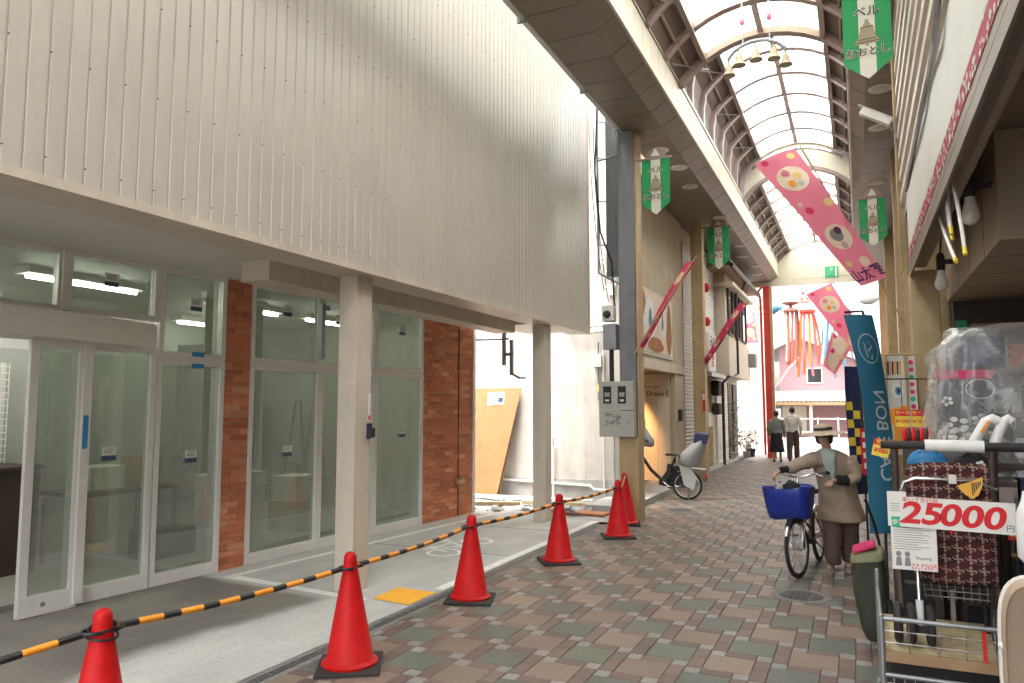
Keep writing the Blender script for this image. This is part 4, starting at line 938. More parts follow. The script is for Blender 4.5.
# row of buildings further along the right
t = thing('far_right_row', 'row of beige shop fronts behind the right hand pillars', 'building', (1.6, 17, 0))
MB().bx(1.15, 6, 13, 25, 0, 7).build('wall', 'beige_wall', t); a = MB(); slats(a, 1.15, 13.2, 16, .1, 2.6, .09, 'shutter'); a.V = [Vector((2.28 - v.x, v.y, v.z)) for v in a.V]; a.build('shutter', 'shutter', t)
a = MB(); a.V = []; slats(a, 1.15, 17, 20, .1, 2.6, .09, 'shutter'); a.V = [Vector((2.28 - v.x, v.y, v.z)) for v in a.V]; a.build('shutter', 'shutter', t)
MB().bx(.9, 1.15, 8.96, 13, 0, 7).bx(1.15, 6, 8.96, 13, 0, 7).build('side_wall', 'plaster_grey', t)
MB().bx(1.2, 6, -4, 8.9, 3.6, 9).build('upper_block', 'pale_wall', rs)
# bulbs and loose cables under the ledge
def bulb(x, y, z, label):
    t = thing('bare_bulb', label, 'light bulb', (x, y, 3.42), group='bare bulbs under the right ceiling')
    a = MB(); a.tube([(x, y, 3.42), (x + .01, y - .02, 3.3), (x - .02, y, z + .25)], .008, 6); a.lathe([(.02, .25), (.032, .22), (.034, .12), (.028, .10)], (x - .02, y, z), 12, 'rubber'); a.bx(x - .01, x + .10, y - .03, y + .05, z + .16, z + .19, 'rubber'); a.build('socket', 'rubber', t, smooth=40)
    a = MB(); a.lathe([(.026, .14), (.03, .08), (.034, .06), (.052, .0), (.052, -.03), (.036, -.06), (.01, -.072)], (x - .02, y, z), 14); a.build('bulb', 'bulb', t, smooth=60)
bulb(.70, 5.3, 2.85, 'white bulb beside the loose cables, the nearer of the two bare bulbs'); bulb(.70, 7.15, 2.70, 'small white bulb beside the tan pillar head, the farther of the two')
for i, (pts) in enumerate((((.55, 5.2, 3.0), (.545, 5.15, 2.85), (.55, 5.12, 2.74)), ((.55, 4.95, 3.0), (.56, 4.8, 2.8), (.56, 4.66, 2.52)), ((.55, 5.8, 3.03), (.545, 5.5, 2.8), (.55, 5.0, 2.52)), ((.55, 5.3, 3.0), (.55, 5.22, 2.8), (.56, 5.2, 2.72)))):
    t = thing('loose_cable', 'white cable with a yellow tip hanging under the faded sign', 'cable', pts[0], group='loose cables under the sign')
    a = MB(); p = [Vector(q) for q in pts]; path = [p[0] * (1 - s_) ** 2 + p[1] * 2 * s_ * (1 - s_) + p[2] * s_ * s_ for s_ in [k / 8 for k in range(9)]]
    a.tube(path, .011, 8); a.build('sheath', 'white', t, smooth=50)
    d = (path[-1] - path[-2]).normalized(); MB().cyl(path[-1], path[-1] + d * .05, .012).build('tip', 'yellow', t)
t = thing('arcade_spotlight', 'white tubular camera housing fixed to the tan corner post', 'camera', (.5, 8.9, 4.6))
a = MB(); p0, p1 = Vector((.15, 8.85, 4.92)), Vector((.44, 8.85, 4.74)); d = (p1 - p0).normalized(); ang = math.atan2(-d.z, d.x)
a.box((p0 + p1) / 2, ((p1 - p0).length, .09, .08), (0, ang, 0)); a.box((p0 + p1) / 2 + Vector((.0, 0, .05)), ((p1 - p0).length + .06, .11, .012), (0, ang, 0)); a.build('housing', 'white', t, bevel=.01)
MB().box(p0 - d * .002, (.012, .075, .065), (0, ang, 0)).build('lens', 'window_dark', t)
MB().cyl((.42, 8.86, 4.72), (.5, 8.9, 4.62), .015).bx(.475, .49, 8.84, 8.92, 4.55, 4.72).build('bracket', 'grey_metal', t)

# ================================================================== cloth signs
def cloth_fn(O, W, L, amp=.0, k=1.5, ph=0, taper=0):
    O, W, L = Vector(O), Vector(W), Vector(L); N = W.cross(L).normalized()
    side = 1 if N.dot(Vector((0, 0, 1.65)) - (O + W * .5 + L * .5)) > 0 else -1     # the printed face looks down the street towards the shop
    def f(u, v, off=0): return O + W * (u * (1 - taper * v)) + L * v + N * (amp * math.sin(math.pi * k * v + ph) * (.5 + .5 * v) + amp * .6 * math.sin(math.pi * 1.2 * u + v * 2) + off)
    f.side = side
    return f
def cloth(f, nu, nv, edge=None):
    a = MB(); E_ = edge or (lambda v: (0, 1))
    vs = []
    for sgn in (0, .003):
        for j in range(nv + 1):
            lo, hi = E_(j / nv)
            for i in range(nu + 1): vs.append(f(lo + (hi - lo) * i / nu, j / nv, sgn))
    fs = []; M = (nu + 1) * (nv + 1)
    for j in range(nv):
        for i in range(nu):
            k = j * (nu + 1) + i; fs.append((k, k + 1, k + nu + 2, k + nu + 1)); fs.append(tuple(M + q for q in (k + nu + 1, k + nu + 2, k + 1, k)))
    for j in range(nv):
        for k in (j * (nu + 1), j * (nu + 1) + nu): fs.append((k, k + nu + 1, M + k + nu + 1, M + k))
    for i in range(nu):
        for k in (i, nv * (nu + 1) + i): fs.append((k, k + 1, M + k + 1, M + k))
    a.add(vs, fs); return a
def uvpoly(a, f, pts, m, off=.004, both=True):
    cu, cv = sum(p[0] for p in pts) / len(pts), sum(p[1] for p in pts) / len(pts); n = len(pts)
    for o in [off + .003 if getattr(f, 'side', 1) > 0 else -off]:
        ring = [f(u, v, o) for u, v in pts]; mid = [f(cu + (u - cu) * .5, cv + (v - cv) * .5, o) for u, v in pts]
        a.add(ring + mid + [f(cu, cv, o)], [(i, (i + 1) % n, n + (i + 1) % n, n + i) for i in range(n)] + [(n + i, n + (i + 1) % n, 2 * n) for i in range(n)], m)
def uvell(cu, cv, ru, rv, n=22): return [(cu + ru * math.cos(2 * math.pi * i / n), cv + rv * math.sin(2 * math.pi * i / n)) for i in range(n)]
def uvtext(a, f, t, size, cu, cv, W, L, m, rot=0, mirror=False, off=.006, both=True, bold=0):
    for o in [off + .003 if getattr(f, 'side', 1) > 0 else -off]:
        def g_(x, y, o=o):
            if mirror: x = -x
            if rot == 1: x, y = -y, x          # reads along the length, downwards
            if rot == -1: x, y = y, -x
            return f(cu + x / W, cv - y / L, o)
        vs, fs = text_geo(t, size, 'CENTER', bold); a.add([g_(x, y) for x, y in vs], fs, m)

# green bell flags
def bell_flag(x, y, zt, wd, label, wall):
    t = thing('arcade_flag', label, 'flag', (x, y, zt), group='green bell flags of the arcade')
    h = wd * 1.98
    f = cloth_fn((x, y, zt), (wd, 0, 0), (0, 0, -h), wd * .02, 1.3, x)
    E_ = lambda v: (0, 1) if v < .8 else ((v - .8) / .2 * .5, 1 - (v - .8) / .2 * .5)
    a = cloth(f, 12, 30, E_); c = a.build('cloth', 'green_flag', t, smooth=60)
    a = MB()
    for o in (.0055, -.003):
        vs = [];
        for j in range(31):
            v = j / 30; hw = min(.17, max(.0, .5 - E_(v)[0])); vs += [f(.5 - hw, v, o), f(.5 + hw, v, o)]
        a.add(vs, [(2 * j, 2 * j + 1, 2 * j + 3, 2 * j + 2) for j in range(30)], 'flag_white')
    a.build('stripe', 'flag_white', c)
    a = MB()
    prof = [(.5, .33), (.57, .335), (.575, .36), (.63, .375), (.65, .43), (.68, .50), (.76, .55), (.77, .575), (.5, .585)]
    bell = prof + [(1 - u, v) for u, v in reversed(prof[1:-1])]
    uvpoly(a, f, bell, 'bell_tan', .006); uvpoly(a, f, [(.47, .575), (.53, .575), (.53, .61), (.47, .61)], 'bell_tan', .0065)
    uvpoly(a, f, [(.46, .29), (.54, .29), (.54, .335), (.46, .335)], 'bell_tan', .0065)
    for v, hw in ((.375, .14), (.52, .19), (.553, .27)): uvpoly(a, f, [(.5 - hw, v), (.5 + hw, v), (.5 + hw, v + .008), (.5 - hw, v + .008)], 'ink', .0085)
    a.build('bell_emblem', 'bell_tan', c)
    a = MB()
    uvtext(a, f, 'ベル', wd * .27, .5, .20, wd, h, 'flag_white', off=.008, bold=.05); uvtext(a, f, 'ベル', wd * .27, .5, .20, wd, h, 'ink', off=.0095, bold=.012)
    uvtext(a, f, 'おおとし', wd * .235, .5, .68, wd, h, 'flag_white', off=.008, bold=.05); uvtext(a, f, 'おおとし', wd * .235, .5, .68, wd, h, 'ink', off=.0095, bold=.012)
    a.build('lettering', 'ink', c)
    a = MB(); r_ = wd * .36; pts = [(-r_, 0)] + [(-r_ * math.cos(q), r_ * .95 * math.sin(q)) for q in [math.pi * i / 14 for i in range(1, 14)]] + [(r_, 0)]
    X = Matrix(((1, 0, 0, x + wd / 2), (0, 0, -1, y + .01), (0, 1, 0, zt + .03), (0, 0, 0, 1)))
    a.prism(pts, .02, X, 'rib_brown'); 
    a.prism([(-.07 * wd / .42, .02), (.07 * wd / .42, .02), (.025, .10), (.012, .13), (-.012, .13), (-.025, .10)], .006, X @ Matrix.Translation((0, 0, .021)), 'flag_white')
    a.build('crest', 'rib_brown', t)
    MB().bx(min(x - .03, wall), max(x + wd + .03, wall), y - .012, y + .012, zt, zt + .03).build('bracket', 'rib_brown', t)
bell_flag(-2.80, 10.6, 5.31, .42, 'green bell flag on the grey pillar above the meter box', -2.92)
bell_flag(-2.93, 16.7, 5.66, .48, 'green bell flag on the tan pillar on the left, beyond the first flag', -3.07)
bell_flag(.0, 7.2, 5.39, .40, 'big green bell flag cut by the top edge of the photo on the right', .5)
bell_flag(.14, 13.9, 5.22, .42, 'green bell flag on the right above the end of the long pink banner', .70)
# pink festival banners
PINKS = 'pink festival banners on slanted poles'
def pink_banner(label, O, W, L, pole, amp=.05, deep='pink', motifs=True):
    t = thing('festival_banner', label, 'banner', pole[0], group=PINKS)
    W_, L_ = Vector(W).length, Vector(L).length
    f = cloth_fn(O, W, L, amp, 1.6, 0, .42 if W_ > .6 else .2)
    c = cloth(f, 8, 28).build('cloth', deep, t, smooth=60)
    a = MB()
    for i, (u, v, r, m) in enumerate(((.5, .2, .36, 'banner_cream'), (.5, .66, .34, 'banner_cream'), (.2, .045, .09, 'banner_yellow'), (.8, .03, .08, 'pink_deep'), (.15, .43, .11, 'banner_yellow'), (.7, .44, .10, 'pink_deep'), (.3, .86, .14, 'banner_cream'), (.78, .84, .09, 'banner_yellow'), (.8, .38, .06, 'banner_cream'))):
        uvpoly(a, f, uvell(u, v, r, r * W_ / L_), m, .004 + .0004 * i)
    a.build('dots', 'banner_cream', c)
    if motifs:
        a = MB()
        for i, (u, v, r, m) in enumerate(((.38, .19, .10, 'banner_yellow'), (.58, .15, .10, 'pink'), (.6, .23, .09, 'orange'), (.42, .25, .07, 'mint_cloth'), (.52, .645, .17, 'grey_cloth'), (.42, .62, .1, 'ink_purple'), (.5, .72, .09, 'mauve'))):
            uvpoly(a, f, uvell(u, v, r, r * W_ / L_, 14), m, .0085 + .0005 * i)
        a.build('motif', 'banner_yellow', c)
        a = MB(); uvtext(a, f, '野太山', min(.34, W_ * .36), .5, .94, W_, L_, 'ink_purple', off=.012, bold=.02); a.build('lettering', 'ink_purple', c)
    a = MB(); a.cyl(pole[0], pole[1], .014, n=8); n_ = Vector(pole[1]); a.cyl(f(0, 0), f(1, 0), .01, n=8); a.build('pole', 'pillar_tan', t)
    return t
pink_banner('long pale pink banner sloping across the skylight towards the right pillar', (-.80, 13.0, 5.98), (-.66, -.05, -.18), (1.30, 0, -2.28), ((.72, 13.35, 3.0), (-.72, 13.0, 6.02)), .08)
pink_banner('deep pink narrow banner on the grey pillar with the meter box', (-2.0, 10.45, 3.69), (-.19, .22, .05), (-.78, .02, -1.18), ((-2.93, 10.5, 2.42), (-1.98, 10.42, 3.78)), .03, 'pink_deep')
pink_banner('deep pink narrow banner on the tan pillar behind the bicycle', (-2.08, 16.6, 3.88), (-.22, .25, .06), (-.92, .02, -1.28), ((-3.1, 16.8, 2.5), (-2.06, 16.6, 3.95)), .03, 'pink_deep')
pink_banner('pale pink banner in the bright opening above the blue cafe banner', (-.60, 24.6, 5.45), (-.74, .02, -.30), (1.35, 0, -2.6), ((.85, 25.3, 2.5), (-.55, 24.6, 5.5)), .06)
pink_banner('small pink banner below the streamers in the bright opening', (-1.72, 29, 3.60), (-.35, .05, -.25), (-.85, 0, -1.05), ((-2.9, 29, 2.3), (-1.65, 29, 3.7)), .04, 'pink', False)
pink_banner('small pink flag beside the top of the blue cafe banner', (-.10, 22.6, 3.3), (-.5, .02, .45), (-.45, 0, -.75), ((.1, 22.7, 2.5), (-.2, 22.6, 3.4)), .04, 'pink', False)
pink_banner('pink banner of the side street left of the red post', (-3.2, 27.2, 5.0), (-.5, .05, 0), (.1, 0, -1.1), ((-3.3, 27.2, 5.05), (-2.7, 26.6, 5.05)), .03, 'pink', False)

# tanabata streamers in the opening
def streamer(x, y, z, label, ms, kind):
    t = thing('festival_streamer', label, 'streamer', (x, y, z + .35), group='festival streamers in the opening')
    a = MB()
    if kind == 0: a.lathe([(.30, .22), (.28, .18), (.05, .10), (.05, .04), (.27, -.04), (.27, -.10)], (x, y, z), 16)
    else: a.lathe([(.28, .12), (.27, .04), (.22, -.02)], (x, y, z), 16)
    a.cyl((x, y, z + .1), (x, y, z + .45), .008); a.build('crown', ms[0], t, smooth=30)
    rnd = random.Random(int(x * 100) + 5); n = 9
    for m in sorted(set(ms)):
        a = MB()
        for i in range(n):
            if ms[i % len(ms)] != m: continue
            q = 2 * math.pi * i / n; px, py = x + .2 * math.cos(q), y + .2 * math.sin(q); L = rnd.uniform(1.7, 2.2) if kind == 0 else rnd.uniform(1.4, 2.3); wd = .04; dx = rnd.uniform(-.04, .04) + (.22 * math.cos(q) if kind else 0)
            ring = []
            for k in range(9):
                s_ = k / 8; cx_, cy_, cz_ = px + dx * s_ + .02 * math.sin(5 * s_ + i), py + .04 * math.sin(4 * s_ + i), z - .03 - L * s_
                ring.append([(cx_ - wd, cy_, cz_), (cx_ + wd, cy_ + .02, cz_), (cx_ + wd, cy_ + .024, cz_), (cx_ - wd, cy_ + .004, cz_)])
            a.loft(ring)
        a.build('ribbons', m, t)
streamer(-2.05, 28, 5.15, 'brown and cream ribbon streamer, leftmost of those in the opening', ['stream_brown', 'banner_cream', 'stream_brown', 'stream_red'], 0)
streamer(-1.5, 28, 4.95, 'orange and red ribbon streamer below the round lantern sign', ['stream_red', 'stream_orange', 'pink', 'stream_orange'], 1)
streamer(-.72, 28, 4.95, 'pale blue ribbon streamer left of the pink banner', ['stream_blue', 'white', 'stream_blue', 'grey_cloth'], 1)
MB_ = MB(); MB_.tube([(-3.4, 28, 5.15), (-2.4, 28, 5.4), (-1.5, 28, 5.55), (-.6, 28, 5.62), (.8, 28, 5.9), (2.0, 28, 6.2)], .012, 6); tag(MB_.build('hanging_wire', 'rubber'), 'thin wire carrying the ribbon streamers across the opening', 'wire')
t = thing('lantern_sign', 'round white paper sign with a red festival character on the wire', 'lantern', (-1.57, 28, 5.6)); MB().ell((-1.57, 28, 5.55), (.24, .10, .24), 20, 12).build('body', 'white', t, smooth=60)
a = MB(); a.text('祭', .32, lambda x, y_: (-1.57 + x, 27.89, 5.55 + y_), 'red_ink', bold=.03); a.tube([(-1.57 + .235 * math.cos(q), 27.985, 5.55 + .235 * math.sin(q)) for q in [2 * math.pi * i / 24 for i in range(24)]], .018, 6, 'red_ink', True); a.build('character', 'red_ink', t)
def fish(x, z, s, m, label):
    t = thing('fish_lantern', label, 'lantern', (x, 28, z)); a = MB()
    rings = []
    for k in range(9):
        u_ = k / 8; r_ = s * .30 * math.sin(math.pi * (u_ * .86 + .07)) ** .8 + .02
        rings.append([(x + s * (u_ - .5), 28 + r_ * .45 * math.cos(q), z + r_ * math.sin(q) + .12 * s * (u_ - .5)) for q in [2 * math.pi * i / 12 for i in range(12)]])
    a.loft(rings); a.build('body', m, t, smooth=60)
    X = Matrix(((1, 0, 0, x + s * .45), (0, 0, 1, 27.99), (0, 1, 0, z + .05 * s), (0, 0, 0, 1)))
    MB().prism([(0, .05 * s), (.28 * s, .24 * s), (.2 * s, 0), (.28 * s, -.24 * s), (0, -.05 * s)], .02, X).build('tail', m, t)
fish(-2.68, 5.15, .5, 'teal', 'dark green fish shaped lantern hanging beside the red post'); fish(.50, 5.35, .62, 'grey_cloth', 'grey fish shaped lantern hanging at the right of the opening')

# cafe banner, seen from behind
t = thing('cafe_banner', 'tall dark teal cafe banner seen from its back, bowed on a pole', 'banner', (.05, 6.5, 0))
def cf(u, v, off=0):
    bow = -.02 + .17 * v - .05 * v * v + (.05 * math.sin(math.pi * v))
    p = Vector((-.06 + bow + .20 * u, 6.5 + .13 * u, 2.39 - 1.72 * v))
    N = Vector((.13, -.20, 0)).normalized()
    return p + N * (.02 * math.sin(2.2 * math.pi * v + 1.5 * u) + .018 * math.sin(math.pi * u) + off)
cf.side = 1
c = cloth(cf, 10, 36).build('cloth', 'teal', t, smooth=60)
a = MB(); W_, L_ = .24, 1.72
for i in range(30):
    q0, q1 = 2 * math.pi * i / 30, 2 * math.pi * (i + 1) / 30
    for o in (.007, -.004):
        g_ = lambda q, r: cf(.52 + .72 * r * math.cos(q) / W_, .16 + r * math.sin(q) / L_, o); a.quad(g_(q0, .112), g_(q0, .12), g_(q1, .12), g_(q1, .112), 'teal_print')
for (u0, v0, u1, v1) in ((.5, .12, .62, .15), (.62, .15, .45, .17), (.45, .17, .58, .19), (.58, .19, .52, .21), (.36, .13, .40, .20)):
    for o in (.007, -.004): a.quad(cf(u0, v0, o), cf(u0 + .03, v0 + .004, o), cf(u1 + .03, v1 + .004, o), cf(u1, v1, o), 'teal_print')
a.build('emblem', 'teal_print', c)
a = MB(); uvtext(a, cf, 'CAFÉ BON', .15, .60, .56, W_, L_, 'teal_print', rot=-1, mirror=True, off=.006, bold=.008); a.build('lettering', 'teal_print', c)
a = MB(); a.tube([(.16, 6.66, .05), (.16, 6.66, 1.6), (.13, 6.62, 2.2), (.06, 6.56, 2.42), (-.07, 6.5, 2.41)], .011); a.build('pole', 'black', t, smooth=40)
a = MB(); a.lathe([(.17, 0), (.17, .05), (.05, .07), (.025, .14)], (.16, 6.66, 0.002), 20); a.build('base', 'rubber', t, smooth=40)
# checker nobori behind it
t = thing('checker_banner', 'narrow dark banner with yellow and blue blocks and a red lettered strip', 'banner', (-.06, 9, 0))
f = cloth_fn((-.12, 9.0, 2.1), (.16, .12, 0), (.02, 0, -1.4), .015, 2); c = cloth(f, 4, 20).build('cloth', 'navy', t, smooth=60)
a = MB()
for i in range(9): uvpoly(a, f, [(.03 + .4 * (i % 2), .28 + .07 * i), (.40 + .4 * (i % 2), .28 + .07 * i), (.42 + .4 * (i % 2), .345 + .07 * i), (.0 + .4 * (i % 2), .345 + .07 * i)], 'yellow', .005)
a.build('blocks', 'yellow', c)
f2_ = cloth_fn((0.01, 8.9, 1.42), (.09, .03, 0), (.01, 0, -.5), .008, 2); c2 = cloth(f2_, 3, 10).build('strip', 'red_ink', t)
a = MB()
for i in range(4): uvpoly(a, f2_, [(.2, .08 + .22 * i), (.8, .08 + .22 * i), (.8, .2 + .22 * i), (.2, .2 + .22 * i)], 'paper', .004)
a.build('strip_print', 'paper', c2)
a = MB(); a.cyl((.05, 9.02, .05), (.02, 9.02, 2.35), .012); a.lathe([(.15, 0), (.15, .04), (.03, .06), (.02, .12)], (.05, 9.02, 0.002), 16); a.build('pole', 'rubber', t, smooth=40)
# poster banner with an eye, and price tags on a string
t = thing('poster_banner', 'white and orange hanging banner with a painted blue eye beside the pillar', 'banner', (.34, 7.6, 1.3))
f = cloth_fn((.24, 7.6, 2.12), (.15, .03, 0), (.03, 0, -.9), .01, 2); c = cloth(f, 4, 16).build('cloth', 'offwhite', t)
a = MB(); uvpoly(a, f, [(0, .55), (1, .5), (1, .95), (0, .98)], 'orange', .004); uvpoly(a, f, uvell(.55, .36, .34, .07), 'paper', .005); uvpoly(a, f, uvell(.58, .36, .17, .045), 'stream_blue', .007); uvpoly(a, f, uvell(.6, .36, .08, .022), 'ink', .009)
for i in range(6): uvpoly(a, f, [(.1 + .13 * i, .06), (.2 + .13 * i, .06), (.15 + .13 * i, .2), (.07 + .13 * i, .19)], ('ink', 'orange', 'leaf')[i % 2], .005)
a.build('print', 'orange', c); MB().cyl((.2, 7.6, 2.13), (.5, 7.65, 2.13), .01).cyl((.24, 7.6, .02), (.24, 7.6, 2.13), .012).build('pole', 'pillar_tan', t)
t = thing('lace_banner', 'narrow pink and green lettered banner beside the eye banner', 'banner', (.45, 7.7, 1.3)); f = cloth_fn((.42, 7.72, 2.12), (.07, .02, 0), (.01, 0, -.75), .006, 2); c = cloth(f, 3, 12).build('cloth', 'paper', t)
a = MB()
for i in range(10): uvpoly(a, f, uvell(.5, .08 + .09 * i, .3, .03, 8), ('pink_deep', 'exit_green')[i % 3 == 2], .004)
a.build('print', 'pink_deep', c); MB().cyl((.42, 7.73, .02), (.42, 7.73, 2.14), .01).build('pole', 'pillar_tan', t)
for i, x in enumerate((.26, .375)):
    t = thing('price_card', ('left', 'right')[i] + ' red and yellow price card of the pair hung by the pillar', 'price card', (x + .05, 6.5, 1.5), group='red and yellow price cards')
    MB().bx(x, x + .105, 6.5, 6.506, 1.5, 1.63).build('card', 'yellow', t); a = MB(); a.bx(x, x + .105, 6.496, 6.499, 1.58, 1.63, 'red_ink')
    a.text('セール', .035, lambda u_, v_: (x + .052 + u_, 6.494, 1.605 + v_), 'yellow', bold=.02); a.text('¥1000', .038, lambda u_, v_: (x + .052 + u_, 6.494, 1.54 + v_), 'red_ink', bold=.02); a.build('print', 'red_ink', t)
    MB().cyl((x + .05, 6.503, 1.63), (x + .05, 6.503, 1.86), .003, n=5).build('string', 'rubber', t)
tag(MB().cyl((.0, 6.83, 1.88), (.72, 6.35, 1.86), .006).build('display_rail', 'rubber'), 'thin dark rail above the walkers that the price cards hang on', 'rail')
t = thing('price_card', 'tilted red and yellow price card left of the cart handle', 'price card', (.15, 4.9, 1.4), group='red and yellow price cards')
X = Matrix.Translation((.115, 4.9, 1.41)) @ Euler((0, R(12), 0)).to_matrix().to_4x4()
MB(X).bx(-.045, .045, 0, .005, -.05, .05).build('card', 'yellow', t); a = MB(X); a.bx(-.045, .045, -.003, -.001, .015, .05, 'red_ink'); a.text('¥980', .036, lambda u_, v_: (u_, -.004, -.018 + v_), 'red_ink', bold=.02); a.text('特価', .03, lambda u_, v_: (u_, -.005, .032 + v_), 'yellow', bold=.02); a.build('print', 'red_ink', t)

# ================================================================== cones and striped bars
CONES = [(-3.21, 2.40), (-3.0, 3.99), (-3.08, 5.76), (-2.96, 7.54), (-2.83, 9.28), (-3.03, 10.32)]
CL = ['red traffic cone cut by the bottom edge, with black bands round its top', 'red traffic cone in front of the first cream column, near the yellow patch',
      'red traffic cone in front of the bicycle marking', 'red traffic cone below the second cream column', 'red traffic cone in front of the meter pillar, its base on the paving', 'farthest red cone of the row, touching the foot of the meter pillar']
for i, (x, y) in enumerate(CONES):
    t = thing('traffic_cone', CL[i], 'traffic cone', (x, y, .0), ((0, .012, -.01, .008, -.012, .01)[i], (.0, -.012, .014, .01, .008, -.02)[i], (.5, .55, .35, .6, .45, .3)[i]), 'traffic cones linked by striped bars')
    a = MB(); a.lathe([(.175, .026), (.178, .04), (.158, .055), (.15, .06), (.044, .635), (.0425, .65), (.043, .66), (.041, .69), (.030, .712), (.014, .72), (.004, .722)], n=28); b = a.build('body', 'cone_red', t, smooth=50, local=True)
    a = MB(); a.bx(-.20, .20, -.20, .20, .001, .026); a.build('base_plate', 'rubber', t, bevel=.006, local=True)
    if i == 0:
        a = MB()
        for z in (.60, .635): a.tube([((.192 - .214 * z + .004) * math.cos(q), (.192 - .214 * z + .004) * math.sin(q), z + .012 * math.sin(q + z * 40)) for q in [2 * math.pi * k / 20 for k in range(20)]], .0055, 6, closed=True)
        a.build('band', 'black', b, smooth=60, local=True)
def bar(p0, p1, label, sag=.02, n=13):
    t = thing('striped_bar', label, 'barrier bar', p0, group='striped bars linking the cones')
    p0, p1 = Vector(p0), Vector(p1); N_ = n
    P_ = lambda s_: p0 + (p1 - p0) * s_ - Vector((0, 0, sag * 4 * s_ * (1 - s_)))
    a = MB(); a.tube([P_((k - (.14 if k % 2 else 0)) / N_) for k in range(N_ + 1)], .0165, 10)
    a.M = [('orange' if (k // 10) % 2 else 'black') for k in range(len(a.F))]; a.build('rod', 'black', t, smooth=60)
    for p, q in ((p0, p1), (p1, p0)):
        d = (p - q).normalized(); c = p + d * .03
        a = MB(); a.tube([c + Vector((.048 * math.cos(w_), .048 * math.sin(w_), 0)) for w_ in [2 * math.pi * k / 18 for k in range(18)]], .009, 6, closed=True); a.build('end_ring', 'black', t, smooth=60)
ZB = .625
LB = ['striped bar running out of the photo to the left of the nearest cone', 'striped bar from the nearest cone to the cone by the yellow patch', 'striped bar between the cone by the yellow patch and the cone at the bicycle marking', 'striped bar from the cone at the bicycle marking to the cone below the second column', 'striped bar ending at the cone in front of the meter pillar']
pts = [(-3.42, .62)] + CONES
for i in range(5):
    a_, b_ = Vector((*pts[i], ZB - (.04 if i == 0 else 0))), Vector((*pts[i + 1], ZB)); d = (b_ - a_).normalized()
    bar(a_ + d * .075, b_ - d * .075, LB[i])
t = thing('brown_rope', 'short brown rope drooping between the last two cones', 'rope', (-2.95, 10, .6)); a = MB(); a.tube([(-2.83 - .2 * s_, 9.28 + 1.04 * s_, .64 - .32 * s_ * (1 - s_) + .05 * s_) for s_ in [k / 12 for k in range(13)]], .012, 6); a.build('strand', 'wood', t, smooth=60)

# ================================================================== bicycles
def wheel(t, x, r, name, m_rim, xf=None, w=.02):
    a = MB(xf); a.tube([(x + (r - w) * math.cos(q), 0, r + (r - w) * math.sin(q)) for q in [2 * math.pi * k / 40 for k in range(40)]], w, 8, closed=True); ty = a.build(name, 'tyre', t, smooth=60, local=True)
    a = MB(xf); a.tube([(x + (r - 2 * w - .006) * math.cos(q), 0, r + (r - 2 * w - .006) * math.sin(q)) for q in [2 * math.pi * k / 40 for k in range(40)]], .011, 6, closed=True); a.build('rim', m_rim, ty, smooth=60, local=True)
    a = MB(xf); a.cyl((x, -.045, r), (x, .045, r), .022)
    for k in range(28):
        q = 2 * math.pi * k / 28; s_ = -1 if k % 2 else 1; q2 = q + s_ * .35
        a.tube([(x + .02 * math.cos(q2), s_ * .03, r + .02 * math.sin(q2)), (x + (r - 2 * w) * math.cos(q), 0, r + (r - 2 * w) * math.sin(q))], .0016, 4)
    a.build('spokes', 'chrome', ty, local=True)
